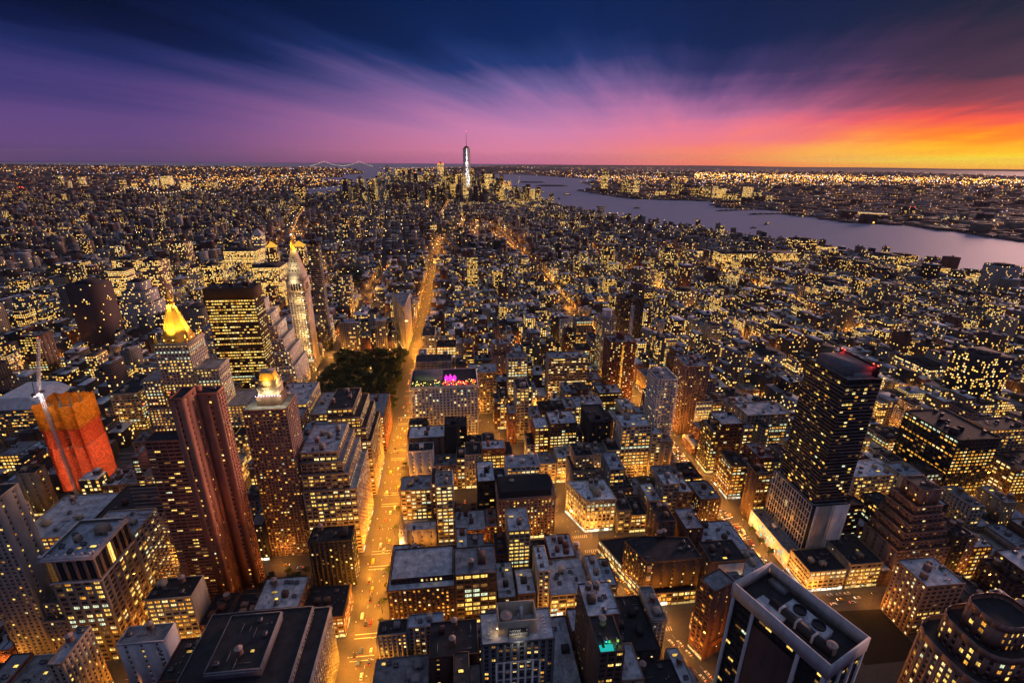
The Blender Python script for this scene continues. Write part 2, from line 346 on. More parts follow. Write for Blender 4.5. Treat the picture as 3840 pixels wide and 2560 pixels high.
def roof_part(root, poly, z, wallm, roofm, feats, r, cornice=0, clear=None, parapet=1.0):
    b = MB(); n = len(poly); pin = inset(poly, .3)
    b.prism(pin, z-.2, z+.06, 0)
    for i in range(n):
        a, c = np.array(poly[i], float), np.array(poly[(i+1) % n], float); Lg = np.linalg.norm(c-a); u = (c-a)/Lg; o = .03 if i % 2 else 0
        b.oboxes(a, u, [[o, Lg-o, -.42, .06+o, z-.25, z+parapet]], 1)
        if cornice: b.oboxes(a, u, [[-cornice+o, Lg+cornice-o, -.1, cornice+o, z-.9, z-.3], [-cornice*.6+o, Lg+cornice*.6-o, -.1, cornice*.6+o, z-1.5, z-.9]], 1)
    ro = b.build('roof', [roofm, wallm], root)
    p = np.array(poly); lo, hi = p.min(0)+1.6, p.max(0)-1.6
    def spot(m):
        for _ in range(25):
            q = r.uniform(lo+m, np.maximum(hi-m, lo+m+.01))
            if clear is not None and any(c[0]-m < q[0] < c[1]+m and c[2]-m < q[1] < c[3]+m for c in clear): continue
            if inside(q, inset(poly, min(m*.8+1, 3))) and all(np.hypot(*(q-t[:2])) > m+t[2] for t in used): used.append((q[0], q[1], m)); return q
        return None
    used = []
    for ft in feats:
        if isinstance(ft, tuple): kind, fx, fy = ft[:3]; q = np.array([fx, fy]); used.append((fx, fy, 3))
        else:
            kind = ft; q = spot({'tank': 2.4, 'bulk': 3.2, 'unit': 1.6, 'sky': 1.6, 'vent': .6, 'bigbulk': 4.5, 'pipe': 1.8}.get(kind, 1.5))
            if q is None: continue
        if kind == 'tank': link('water_tank', tank_mesh(1.0), ro, (q[0], q[1], z+.06), r.uniform(0, 3))
        elif kind == 'unit': link('air_unit', unit_mesh(), ro, (q[0], q[1], z+.06), r.choice([0, math.pi/2]))
        elif kind in ('bulk', 'bigbulk'):
            w, d, h = (r.uniform(3, 5), r.uniform(3, 5), r.uniform(2.8, 4.5)) if kind == 'bulk' else (r.uniform(5, 8), r.uniform(4.5, 7), r.uniform(4, 7))
            m = MB(); m.boxes([[-w/2, w/2, -d/2, d/2, 0, h], [-w/2-.15, w/2+.15, -d/2-.15, d/2+.15, h, h+.25]], 0, bottom=True); m.boxes([[-.5, .5, -d/2-.06, -d/2, .1, 2.2]], 1)
            m.build('bulkhead', [wallm, DKMET], ro, loc=(q[0], q[1], z+.06))
        elif kind == 'sky':
            m = MB(); w = r.uniform(1, 2); m.boxes([[-w, w, -.9, .9, 0, .5]], 1); m.quads([[(-w+.1, -.8, .53), (w-.1, -.8, .53), (w-.1, .8, .53), (-w+.1, .8, .53)]], 0)
            m.build('skylight', [LIT[0], MET], ro, loc=(q[0], q[1], z+.06))
        elif kind == 'vent':
            if 'v' not in _tank: m = MB(); m.lathe((0, 0), [(.3, 0), (.3, 1.1), (.5, 1.15), (.5, 1.5)], 8); _tank['v'] = m.mesh('roof_vent', [MET])
            link('roof_vent', _tank['v'], ro, (q[0], q[1], z+.06))
        elif kind == 'pipe':
            if 'p' not in _tank: m = MB(); m.boxes([[-3, 3, -.18, .18, .25, .6], [-2.9, -2.6, -.2, .2, 0, .25], [2.6, 2.9, -.2, .2, 0, .25], [2.7, 3.05, -.18, .18, .6, 1.3]], 0, bottom=True); _tank['p'] = m.mesh('roof_duct', [MET])
            link('roof_duct', _tank['p'], ro, (q[0], q[1], z+.06), r.choice([0, math.pi/2]))
    return ro
def inside(q, poly):
    p = np.asarray(poly); k = len(p)
    return all((p[(i+1) % k][0]-p[i][0])*(q[1]-p[i][1])-(p[(i+1) % k][1]-p[i][1])*(q[0]-p[i][0]) > 0 for i in range(k))
BLD = []           # everything that occupies the ground: polygon boxes (x0,x1,y0,y1,h)
THINGS = []        # (root, world bounds) used to describe neighbours
def zstart(poly, i, z0, me):
    """height up to which a neighbour hides this edge"""
    a, c = np.array(poly[i]), np.array(poly[(i+1) % len(poly)]); m = (a+c)/2; u = (c-a)/np.linalg.norm(c-a); n = np.array([u[1], -u[0]])
    hs = []
    for t in (.2, .5, .8):
        q = a+(c-a)*t+n*1.2; hh = 0
        for bx in BLD:
            if bx is me: continue
            if bx[0] < q[0] < bx[1] and bx[2] < q[1] < bx[3]: hh = max(hh, bx[4])
        hs.append(hh)
    return max(z0, min(hs))
def building(name, label, cat, tiers, styN='loft', styS='few', wall='tan', roof='tar', feats=(), lit=None, seed=None, cornice=0, indiv=0, group=None, me=None, trims=None, shop=None, parapet=1.0, extra=None):
    r = np.random.default_rng(seed if seed is not None else sum(map(ord, label)))
    P0 = np.array(tiers[0][0], float); c = (P0.min(0)+P0.max(0))/2
    root = thing(name, label, cat, (c[0], c[1], 0), 0, group)
    if feats:
        q = np.array(tiers[-1][0]); ar = np.prod(q.max(0)-q.min(0)); feats = list(feats)+list(r.choice(['vent', 'unit', 'pipe', 'bulk'], int(np.clip(ar/110, 1, 9)), p=[.4, .22, .28, .10]))
    wm = W(wall); wb = MB(); wins = []
    for ti, T in enumerate(tiers):
        poly, z0, z1 = T[:3]; tw = T[3] if len(T) > 3 else None
        pl = np.array(poly, float)-c
        wb.prism(inset(pl, DEP), z0, z1-.3, 0, cap=False)
        n = len(pl)
        for i in range(n):
            st = styN if i == 0 else styS
            if isinstance(styS, (list, tuple)): st = (styN, *styS)[i] if i <= len(styS) else 'blank'
            if tw: st = tw[i]
            if i == 2 and n == 4 and not isinstance(styS, (list, tuple)) and not tw: st = 'blank'
            zs = zstart(poly, i, z0, me) if ti == 0 else z0
            if zs >= z1-3: st = 'blank'; zs = z0
            if zs > z0:
                a = pl[i]; u = pl[(i+1) % n]-a; Lg = np.linalg.norm(u); u = u/Lg; o = .02 if i % 2 else 0
                wb.oboxes(a, u, [[o, Lg-o, -DEP-.02, o, z0, zs]], 0)
            facade(wb, wins, pl[i], pl[(i+1) % n], zs, z1, st, i % 2, r, lit)
    wb.build('wall', [wm], root)
    order = sorted(wins, key=lambda w: w[1][1]*0+abs(w[1][1]))     # camera-facing edges first
    wins_geo(order, root, indiv)
    for ti, T in enumerate(tiers):
        poly, z0, z1 = T[:3]; pl = np.array(poly, float)-c; clear = None
        if ti+1 < len(tiers):
            q = np.array(tiers[ti+1][0], float)-c; clear = [(q[:, 0].min(), q[:, 0].max(), q[:, 1].min(), q[:, 1].max())]
        roof_part(root, pl, z1, wm, RF(roof), feats if ti == len(tiers)-1 else (), r, cornice, clear, parapet)
    if shop:
        b = MB()
        for i in ([0, 1, 3] if len(P0) == 4 else range(len(P0))):
            if i not in shop: continue
            a = P0[i]-c; u = P0[(i+1) % len(P0)]-P0[i]; Lg = np.linalg.norm(u); u = u/Lg; nn = max(1, int(Lg/4.5)); w = Lg/nn
            b.oboxes(a, u, [[k*w+.3, (k+1)*w-.3, -.3, .09, .7, 3.3] for k in range(nn) if r.random() < .8], 0)
            b.oboxes(a, u, [[k*w+.2, (k+1)*w-.2, -.3, .9, 3.75, 3.95] for k in range(nn) if r.random() < .5], 1)
        if b.n: b.build('shop_front', [SHOP if r.random() < .65 else SHOPW, DKMET], root)
    if extra: extra(root, c, r)
    x = P0[:, 0]; y = P0[:, 1]
    THINGS.append((root, (x.min(), x.max(), y.min(), y.max(), max(t[2] for t in tiers))))
    return root

# ------------------------------------------------------------------ ground, water, streets
def ground_mat():
    m, n, l, o = new_mat('city_ground'); p = n.new('ShaderNodeBsdfPrincipled'); l.new(p.outputs[0], o.inputs[0])
    t = n.new('ShaderNodeNewGeometry'); a = n.new('ShaderNodeTexNoise'); a.inputs['Scale'].default_value = .35; a.inputs['Detail'].default_value = 8; l.new(t.outputs['Position'], a.inputs['Vector'])
    c = n.new('ShaderNodeValToRGB'); l.new(a.outputs[0], c.inputs[0]); c.color_ramp.elements[0].color = (.035, .034, .034, 1); c.color_ramp.elements[1].color = (.085, .08, .078, 1)
    l.new(c.outputs[0], p.inputs['Base Color']); p.inputs['Roughness'].default_value = .7; return m
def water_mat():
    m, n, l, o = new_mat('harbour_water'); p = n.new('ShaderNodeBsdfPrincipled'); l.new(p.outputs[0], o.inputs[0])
    p.inputs['Base Color'].default_value = (.42, .42, .52, 1); p.inputs['Specular IOR Level'].default_value = .2; p.inputs['Roughness'].default_value = .62; p.inputs['IOR'].default_value = 1.33  # reflected sky is put into the pale base colour; the water itself is dark
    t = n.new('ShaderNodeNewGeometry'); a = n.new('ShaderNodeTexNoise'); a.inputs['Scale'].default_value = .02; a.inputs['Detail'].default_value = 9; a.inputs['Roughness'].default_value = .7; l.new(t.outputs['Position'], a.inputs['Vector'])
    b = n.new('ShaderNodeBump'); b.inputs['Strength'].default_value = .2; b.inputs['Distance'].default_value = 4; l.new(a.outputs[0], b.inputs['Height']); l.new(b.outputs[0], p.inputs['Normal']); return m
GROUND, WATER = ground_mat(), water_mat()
CONC = wall_mat('pavement_concrete', (.085, .082, .08), .85, .3, .4)
PAINT = plain('road_paint', (.75, .73, .66), .7)
an = np.linspace(0, 2*math.pi, 97)[:-1]
MB().prism([(33500*math.cos(t), 33500*math.sin(t)) for t in an], -40, 0, 0).build('ground', GROUND, kind='structure')
def flat(name, pts, z, mat):
    b = MB(); p = np.array(pts, float); k = len(p); b.v.append(np.c_[p, np.full(k, z)]); b.f.append(np.arange(k).reshape(1, -1)); b.m.append(np.array([0])); b.n = k
    return b.build(name, mat, kind='structure')
BAY = [(2100, -400), (1900, 400), (1740, 900), (1600, 1350), (1480, 1700), (1360, 1956), (1255, 2134), (1165, 2458), (1030, 2638), (870, 3063), (800, 3300), (745, 3660), (600, 4214), (540, 4700), (450, 5300), (150, 5620),
       (-300, 5680), (-700, 5450), (-1000, 5050), (-1180, 4650), (-1560, 4180), (-2250, 3700), (-3050, 3560), (-4300, 3350), (-4300, 3640), (-3054, 3860), (-2309, 3950), (-1700, 4400), (-1430, 4900), (-1450, 5330), (-1640, 5700), (-1380, 6400), (-1300, 7200),
       (-1900, 7900), (-2177, 8673), (-1902, 9200), (-2181, 10382), (-1900, 11237), (-2300, 13300), (-3050, 15600), (-4900, 18500), (-22000, 21500), (-24500, 22500), (-13000, 30700), (0, 33300), (5500, 32900), (1500, 24500), (-900, 18500), (-2300, 16400), (-1716, 14651), (-537, 13014), (367, 11800), (1419, 11200), (1750, 10400),
       (2300, 9300), (2653, 8371), (1900, 7636), (1760, 6300), (1500, 5700), (1320, 5450), (1425, 4966), (1525, 4330), (1853, 4165), (2160, 4071), (1900, 3500), (2250, 3240), (2090, 3042), (2190, 2853), (2200, 2560), (2420, 2450), (2470, 2188), (2440, 1849), (2620, 1000), (2900, -400)]
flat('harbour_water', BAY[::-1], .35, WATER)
nb = [un(*pix('U4', *p))[:2] for p in ((-500, 268), (0, 283), (700, 303), (1200, 322), (1220, 342), (700, 326), (0, 301), (-500, 284))]
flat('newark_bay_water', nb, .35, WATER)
# islands in the bay
def island(name, c, rx, ry, rz=0, h=3):
    p = [(c[0]+rx*math.cos(t)*(1+.12*math.sin(3*t))*math.cos(rz)-ry*math.sin(t)*math.sin(rz), c[1]+rx*math.cos(t)*math.sin(rz)+ry*math.sin(t)*math.cos(rz)) for t in an[::4]]
    b = MB(); b.prism(p, 0, h, 0); b.prism(inset(p, min(rx, ry)*.2), h, h+9, 0, top=inset(p, min(rx, ry)*.55)); b.build(name, W('black'), kind='structure')
il = un(*pix('U2', 1590, 503)); island('island', il, 230, 120); ie = un(*pix('U2', 1770, 532)); island('island', ie, 210, 130)
# hills on the horizon
def ridge(name, pts, depth, seed, hs):
    r = np.random.default_rng(seed); b = MB(); p = np.array(pts, float)
    n = 60; t = np.linspace(0, 1, n); x = np.interp(t, np.linspace(0, 1, len(p)), p[:, 0]); y = np.interp(t, np.linspace(0, 1, len(p)), p[:, 1]); hh = np.interp(t, np.linspace(0, 1, len(hs)), hs)
    hh = hh*(.8+.2*np.sin(t*23+seed)*np.cos(t*9))+r.uniform(-3, 3, n)
    for i in range(n-1):
        b.quads([[(x[i], y[i]-depth, 0), (x[i+1], y[i+1]-depth, 0), (x[i+1], y[i+1], hh[i+1]), (x[i], y[i], hh[i])], [(x[i], y[i], hh[i]), (x[i+1], y[i+1], hh[i+1]), (x[i+1], y[i+1]+depth, 0), (x[i], y[i]+depth, 0)]], 0)
    b.build(name, wall_mat('hill_wood', (.03, .035, .03), .95, .3, .004), kind='structure')
ridge('hills', [(-900, 16400), (800, 14800), (2600, 15000), (5200, 17000)], 1100, 3, [15, 95, 110, 60, 10])
ridge('hills', [(6000, 30000), (14000, 28500), (22000, 24000), (27000, 17500), (30000, 9000)], 1500, 5, [30, 60, 75, 85, 80, 70])
ridge('hills', [(-8200, 9800), (-5600, 9000), (-3600, 9300)], 500, 8, [10, 45, 40, 8])

AVE = [('a', -1130, 15), ('b', -900, 15), ('c', -680, 15), ('d', -530, 12), ('e', -375, 17), ('f', -218, 12), ('g', -73, 14), ('h', 250, 15), ('i', 524, 15), ('j', 798, 15), ('k', 1072, 15), ('l', 1346, 15)]
STR = [(97, 9), (176, 9), (256, 9), (336, 9), (415.5, 9), (495, 9), (574, 9), (653.5, 9), (733, 9), (818, 14)]+[(902+79.4*i, 9 if i != 8 else 14) for i in range(9)]
def bwx(y): return 156-.388*(y-211)
BWN = np.array([1, .388])/math.hypot(1, .388)          # unit normal of the diagonal avenue
def bwd(x, y): return ((x-bwx(y))*BWN[0])
def clip(poly, n, c):                                   # keep n.p <= c
    out = []
    for i in range(len(poly)):
        a, b = np.array(poly[i]), np.array(poly[(i+1) % len(poly)]); da, db = n@a-c, n@b-c
        if da <= 0: out.append(tuple(a))
        if (da < 0 < db) or (db < 0 < da): out.append(tuple(a+(b-a)*da/(da-db)))
    return out
PARK = (-206, -88, 585, 800)
BLOCKS = []
avx = [(AVE[i][1]+AVE[i][2], AVE[i+1][1]-AVE[i+1][2]) for i in range(len(AVE)-1)]
sty = [(STR[i][0]+STR[i][1], STR[i+1][0]-STR[i+1][1]) for i in range(len(STR)-1)]
bc = BWN@np.array([156, 211])
pav = 0
for (bx0, bx1) in avx:
    for (by0, by1) in sty:
        if bx1 == -87 and bx0 > -210 and 580 < by0 < 790: continue
        R0 = [(bx0-5.5, by0-4), (bx1+5.5, by0-4), (bx1+5.5, by1+4), (bx0-5.5, by1+4)]
        parts = [(clip(R0, BWN, bc-8), -1), (clip(R0, -BWN, -(bc+8)), 1)]
        for q, side in parts:
            if len(q) < 3: continue
            q = [p for i, p in enumerate(q) if np.hypot(p[0]-q[i-1][0], p[1]-q[i-1][1]) > .05]
            ar = abs(sum(q[i-1][0]*q[i][1]-q[i][0]*q[i-1][1] for i in range(len(q))))/2
            if ar < 60: continue
            MB().prism(q, 0, .15, 0).build('pavement', CONC, kind='structure')
        BLOCKS.append((bx0, bx1, by0, by1))
# Madison Square: paths, lawns
flatp = [(PARK[0], PARK[2]), (PARK[1]-2, PARK[2]), (PARK[1]-2, PARK[3]-12), (PARK[1]-8, PARK[3]), (PARK[0], PARK[3])]
MB().prism(flatp, 0, .15, 0).build('park_paths', CONC, kind='structure')
SOIL = wall_mat('vacant_soil', (.022, .016, .012), .95, .5, .2)
MB().prism([(269, 206), (316, 206), (316, 245.5), (269, 248)], .15, .2, 0).build('vacant_lot', SOIL, kind='structure')
LAWN = wall_mat('park_lawn', (.03, .05, .02), .95, .4, .3)
for (x0, x1, y0, y1) in ((-200, -152, 595, 650), (-142, -98, 595, 650), (-198, -100, 662, 722), (-200, -152, 735, 790), (-142, -104, 735, 786)):
    MB().prism([(x0+6, y0), (x1-6, y0), (x1, y0+6), (x1, y1-6), (x1-6, y1), (x0+6, y1), (x0, y1-6), (x0, y0+6)], .15, .22, 0).build('lawn', LAWN, kind='structure')
# painted markings: one object per crossing and per lane line
def markings():
    z = .012
    def stripes(name, c, u, n, L0, wid, gap, ln):     # ladder crossing
        b = MB(); v = np.array([-u[1], u[0]]); c = np.array(c, float)
        for i in range(n):
            q = c+u*((i-(n-1)/2)*(wid+gap))
            b.quads([[(*(q-u*wid/2-v*ln/2), z), (*(q+u*wid/2-v*ln/2), z), (*(q+u*wid/2+v*ln/2), z), (*(q-u*wid/2+v*ln/2), z)]])
        b.build(name, PAINT, kind='structure')
    X, Y = np.array([1, 0.]), np.array([0, 1.])
    for (cx, hw) in ((-73, 8), (250, 9), (-218, 7), (524, 9)):
        for sy, sh in STR:
            if not 150 < sy < 900 or (cx > 500 and sy > 600): continue
            for k in (-1, 1):
                b = MB()
                for e in (-1.6, 1.6): yy = sy+k*(sh-.5)+e; b.quads([[(cx-hw, yy-.2, z), (cx+hw, yy-.2, z), (cx+hw, yy+.2, z), (cx-hw, yy+.2, z)]])
                b.build('crossing', PAINT, kind='structure')
        b = MB()
        for lx in (-hw/3, hw/3):
            for y in np.arange(180, 900, 12):
                if min(abs(y-s) for s, _ in STR) < 12: continue
                b.quads([[(cx+lx-.09, y, z), (cx+lx+.09, y, z), (cx+lx+.09, y+2.6, z), (cx+lx-.09, y+2.6, z)]])
        b.build('lane_marking', PAINT, kind='structure')
    ud = np.array([-.388, 1])/math.hypot(.388, 1); b = MB()
    for off in (-2.7, 2.7):
        for y in np.arange(190, 700, 8):
            if min(abs(y-s) for s, _ in STR) < 12: continue
            c = np.array([bwx(y), y])+BWN*off; w = BWN*.09; e = ud*3
            b.quads([[(*(c-w), z), (*(c+w), z), (*(c+w+e), z), (*(c-w+e), z)]])
    b.build('lane_marking', PAINT, kind='structure')
    for sy, sh in STR:
        if 150 < sy < 700:
            for k in (-1, 1): stripes('crossing', (bwx(sy+k*9), sy+k*9), X, 8, 0, .6, 1.2, 3.5)
markings()

# ------------------------------------------------------------------ hand placed buildings (metres, from the photograph)
T1, T2 = ('tank',), ('tank', 'tank')
HB = [
 # left of the long avenue
 ('loft_building', -262, -229.5, 299, 327, 74, 'loft', 'loft', 'lime', 'blue', ('sky', 'bulk', 'unit'), 'limestone loft with blue roof joined behind the arched white-cornice block', 60),
 ('loft_building', -211, -182, 266, 284, 47.7, 'loftlit', 'blank', 'cream', 'tar', ('tank', 'bulk', 'unit', 'unit'), 'cream loft with brightly lit front in front of the brick slab tower', 220),
 ('apartment_tower', -300, -275, 268, 286, 130, 'aptdim', 'few', 'lime', 'tar', ('bulk',), 'tall pink slab with blank wall of tiny windows at left edge', 0),
 ('apartment_building', -120, -87.5, 311, 327, 45, 'hoteldim', 'loft', 'dark', 'tar', ('bigbulk', 'unit', 'unit', 'tank'), 'dark square hotel block on the avenue beside the small tree plaza', 120),
 ('loft_building', -127, -88, 503.5, 565, 45, 'loft', 'loft', 'red', 'grey', ('bulk', 'unit', 'unit', 'vent'), 'red brick building with white rimmed roof at the corner of the dark park', 0, dict(parapet=1.2)),
 ('loft_building', -424, -392, 583, 640, 50, 'loft', 'loftlit', 'cream', 'tar', ('bulk', 'unit', 'bulk'), 'low lit office block with dark courtyard roof left of the gold pyramid', 0, dict(cornice=1)),
 ('loft_building', -160, -131, 424.5, 470, 62, 'loft', 'loft', 'brown', 'blue', ('tank', 'tank', 'bulk', 'unit'), 'brown loft with silver roof between the lantern tower and the park', 0),
 ('loft_building', -200, -163, 424.5, 486, 70, 'loftdim', 'loftdim', 'brickdk', 'grey', ('tank', 'bulk', 'unit', 'unit'), 'dark brick loft just right of the lit lantern crown', 0),
 ('loft_building', -168, -130, 503.5, 560, 52, 'loft', 'loft', 'tan', 'blue', ('tank', 'bulk', 'unit', 'unit'), 'tan loft at the near left corner of the park', 0),
 ('office_building', -206, -170, 503.5, 560, 66, 'loftlit', 'loft', 'lime', 'blue', ('bigbulk', 'unit', 'tank'), 'limestone loft behind the lantern tower facing the dark park', 0),
 ('office_building', -300, -256, 424.5, 486, 40, 'loft', 'loft', 'lime', 'grey', ('bulk', 'unit', 'bulk'), 'low limestone block in front of the gold pyramid tower', 0, dict(cornice=1)),
 ('loft_building', -352, -306, 346, 400, 38, 'loft', 'loft', 'cream', 'blue', ('bulk', 'unit', 'unit', 'tank'), 'cream lit loft with pale roof left of the orange netted tower', 0),
 ('loft_building', -300, -264, 424.5-79, 400, 44, 'loftdim', 'few', 'brickdk', 'tar', ('bulk', 'tank'), 'dark brick loft at left behind the dormered mansard block', 0),
 # right of the avenue, near rows
 ('apartment_tower', 7, 46.5, 186, 205.5, 80, 'grid', 'grid', 'slate', 'silver', (), 'dark tower with white window grid and NOW RENTING sign on its roof', 300),
 ('loft_building', -58.5, -39.5, 236, 247, 33, 'hotel', 'few', 'grey', 'tar', ('bulk', 'unit'), 'grey corner building with five lit storeys at the avenue crossing', 90),
 ('loft_building', -39, -16, 237, 247, 36, 'grid', 'blank', 'grey', 'blue', ('unit', 'bulk'), 'grey block with amber lit window rows beside the corner building', 120),
 ('loft_building', -24, 6, 212, 236, 40, 'few', 'few', 'brickdk', 'tar', ('tank', 'tank', 'vent'), 'dark H shaped brick block with two water tanks left of the rental tower', 60),
 ('loft_building', -58.5, -25, 196, 227, 24, 'hoteldim', 'few', 'grey', 'grey', ('sky', 'sky', 'bulk', 'unit'), 'low grey block with lit skylights at the bottom edge by the avenue', 60),
 ('store_building', 48, 68, 186, 247, 22, 'blank', 'few', 'dark', 'blue', ('bulk', 'vent', 'vent'), 'low dark block with plain blue grey roof right of the rental tower', 0),
 ('loft_building', 70, 90, 205, 229, 70, 'few', 'hoteldim', 'brown', 'silver', (('tank', -5, 6), ('tank', 0, 6), 'unit', 'bulk'), 'brown tower with pale roof and twin tanks above the teal terrace', 120),
 ('loft_building', 70, 84.5, 181, 203.5, 72, 'loftdim', 'blank', 'brown', 'tar', (('tank', -1, 5), 'unit'), 'slim brown tower with glowing teal terrace on its roof', 120),
 ('loft_building', 85, 98, 181, 203, 48, 'few', 'few', 'tan', 'silver', ('vent', 'vent'), 'small tan block with pale blue roof right of the teal terrace tower', 40),
 ('store_building', 92, 119, 206, 246, 36, 'few', 'few', 'dark', 'tar', ('bulk', 'tank', 'unit', 'sky'), 'low black roofed block between the twin tank tower and the diagonal avenue', 40),
 ('store_building', 99, 125, 181, 203, 30, 'few', 'few', 'dark', 'tar', ('tank', 'unit', 'unit'), 'low black roofed block beside the white rimmed tower', 30),
 ('store_building', 162, 182, 235.5, 246.5, 14, 'strip', 'strip', 'cream', 'blue', ('vent',), 'two storey shop with flat blue roof on the diagonal avenue', 30, dict(shop=(0, 3))),
 ('apartment_building', -55.5, -8.4, 266, 303, 37.5, 'hotel', 'hotel', 'brickdk', 'silver', (), 'dark brick hotel with long white roofs on the avenue corner', 200, dict(upper=(-53.5, -9.5, 272, 301, 41.5), shop=(3,))),
 ('loft_building', -8, 21.6, 266, 292, 47, 'big', 'few', 'brown', 'grey', ('bigbulk', 'tank'), 'brown loft with sunken grey roof deck and wide dark windows', 90),
 ('loft_building', 51.5, 60.5, 267, 292, 43, 'grid', 'few', 'cream', 'white', ('unit', 'unit', 'unit'), 'very slim cream building with bright white roof', 60),
 ('loft_building', 22.5, 36, 266, 300, 22, 'few', 'few', 'dark', 'silver', ('bulk', 'unit', 'sky'), 'low dark building with pale roof behind the twin round tanks', 20),
 ('loft_building', 37, 50.5, 266, 290, 24, 'few', 'few', 'brown', 'silver', ('sky', 'unit'), 'low building with pale roof left of the very slim white roofed block', 20),
 ('loft_building', 61.5, 92, 266, 300, 20, 'big', 'few', 'cream', 'silver', ('vent', 'vent', 'unit', 'bulk'), 'low cream shop block with scuffed pale roof and bright shop fronts', 40, dict(shop=(0,))),
 ('loft_building', 12, 46.5, 208, 247, 34, 'few', 'few', 'tan', 'grey', (('tank', -8, 6), ('tank', 2, 12), ('tank', 6, 12), 'unit', 'bulk'), 'tan building with round tanks directly behind the rental tower', 30),
 ('town_house', -50, -25, 347, 358, 18, 'few', 'few', 'cream', 'white', ('vent',), 'cream house with few windows behind the church spire', 20),
 ('loft_building', -58.5, -30, 383, 405, 33, 'loft', 'few', 'tan', 'blue', ('bulk', 'bulk', 'unit'), 'tan loft with blue roof on the avenue behind the church', 0),
 ('loft_building', -24, -9, 350, 372, 60, 'loftlit', 'blank', 'lime', 'grey', ('bulk', 'unit'), 'narrow limestone loft left of the small car park', 0),
 ('loft_building', 13, 29, 372, 404, 46, 'loftdim', 'blank', 'black', 'silver', ('unit', 'bulk'), 'black slab with pale roof right of the small car park', 0),
 ('hotel_building', 29.5, 80.5, 347, 376, 45, 'hotel', 'hotel', 'pink', 'tar', ('bigbulk', 'bulk', 'tank', 'unit', 'unit', 'sky'), 'pinkish brick hotel with black mansard roof and corner dome', 0, dict(cornice=1.0, shop=(0,))),
 ('loft_building', -54, -29, 424.5, 440, 48, 'few', 'few', 'white', 'tar', ('bulk', 'unit'), 'white blank walled block right of the avenue in front of the white hotel', 0),
 ('loft_building', -55, -18, 446, 470, 50, 'few', 'few', 'brown', 'silver', ('bulk', 'unit', 'unit'), 'brown block with few windows standing against the white hotel', 0),
 ('loft_building', -17.5, -2, 446, 466, 62, 'blank', 'blank', 'black', 'tar', ('unit',), 'black windowless slab against the front of the white hotel', 0),
 ('loft_building', 20, 43.5, 424.5, 441, 46, 'loftlit', 'few', 'orange', 'silver', ('bulk', 'unit'), 'orange lit ornate building with bright storeys right of the white hotel', 0, dict(cornice=.8, shop=(0,))),
 ('loft_building', 41, 73, 385, 405, 50, 'loft', 'few', 'white', 'blue', ('bulk', 'unit', 'bulk'), 'white walled loft with blue roof behind the domed hotel', 0),
 ('loft_building', 64.5, 80, 508, 535, 71, 'loft', 'few', 'lime', 'tar', ('bigbulk',), 'slim limestone tower with lit centre bay right of the white hotel', 0),
 ('loft_building', -56, -10, 588, 612, 76, 'loftdim', 'loftdim', 'grey', 'tar', ('bigbulk', 'unit'), 'grey corniced block directly behind the white hotel with rooftop bar', 0, dict(cornice=1)),
 ('loft_building', 12, 48, 583.5, 612, 60, 'loftdim', 'few', 'tan', 'blue', ('sky', 'sky', 'unit'), 'tan block with blue roof and skylights behind the white hotel', 0, dict(cornice=.8)),
 ('loft_building', 63, 89, 583.5, 604, 78, 'loftlit', 'few', 'lime', 'grey', ('bulk', 'unit'), 'lit limestone loft with paired tall bays behind the slim tower', 0),
 ('loft_building', 117, 170, 583.5, 606, 76, 'strip', 'few', 'tan', 'blue', ('sky', 'bulk', 'unit', 'unit'), 'wide tan loft with long lit upper rows below the brick towers', 0),
 ('office_building', -36, -5, 742.5, 775, 36, 'big', 'big', 'orange', 'tar', ('bulk', 'unit', 'unit'), 'amber glowing block with wide lit glass bays near the flatiron wedge', 0, dict(lit=.95)),
 ('office_building', -58.5, -38, 742.5, 790, 56, 'loft', 'loft', 'lime', 'tar', ('bulk', 'unit', 'tank'), 'limestone office at the avenue bend facing the flatiron wedge', 0),
 ('loft_tower', 178, 210, 797, 803.5, 58, 'hotel', 'few', 'white', 'grey', ('bulk',), 'pale limestone tower with arched top left of the cylinder topped tower', 0),
 ('apartment_tower', 199, 234.5, 583.5, 612, 96, 'apt', 'aptdim', 'red', 'grey', ('bulk', 'unit', 'unit'), 'red brick apartment tower with glowing yellow stair strip', 0),
 ('apartment_tower', 211, 232, 662.5, 690, 104, 'aptdim', 'strip', 'lime', 'grey', (), 'pale tower crowned by a round white drum', 0),
 ('apartment_tower', 268, 306, 746, 780, 108, 'aptdim', 'aptdim', 'dark', 'tar', ('bigbulk', 'bulk'), 'dark brown tower with white central window strip', 0),
 ('apartment_tower', 205, 226, 440, 470, 108, 'apt', 'stripdim', 'white', 'grey', ('bigbulk',), 'white balcony tower stepping up beside the right hand avenue', 0),
 ('apartment_tower', 268, 298, 505, 540, 92, 'aptdim', 'apt', 'pink', 'grey', ('bulk', 'bulk'), 'pinkish apartment tower just behind the white balcony tower', 0),
 ('loft_building', 166, 198, 427, 453, 62, 'loftlit', 'few', 'lime', 'silver', ('bigbulk', 'sky', 'sky'), 'brightly lit limestone loft left of the white balcony tower', 0),
 ('loft_building', 96, 126, 457, 485, 52, 'loftlit', 'few', 'brown', 'silver', ('tank', 'unit', 'bulk'), 'lit brown loft with pale roof and one water tank', 0),
 ('loft_building', 136, 170, 504, 531, 46, 'loftlit', 'few', 'cream', 'blue', ('bulk', 'unit', 'tank'), 'cream loft with three lit rows above the black slab', 0),
 ('loft_building', 137, 160, 446, 486, 58, 'few', 'blank', 'black', 'tar', ('bulk',), 'black blank slab left of the brightly lit limestone loft', 0),
 ('loft_building', 138, 152.5, 375, 404, 48, 'loftlit', 'few', 'grey', 'blue', ('bulk', 'unit'), 'grey block with lit narrow front behind the wedge corner building', 0),
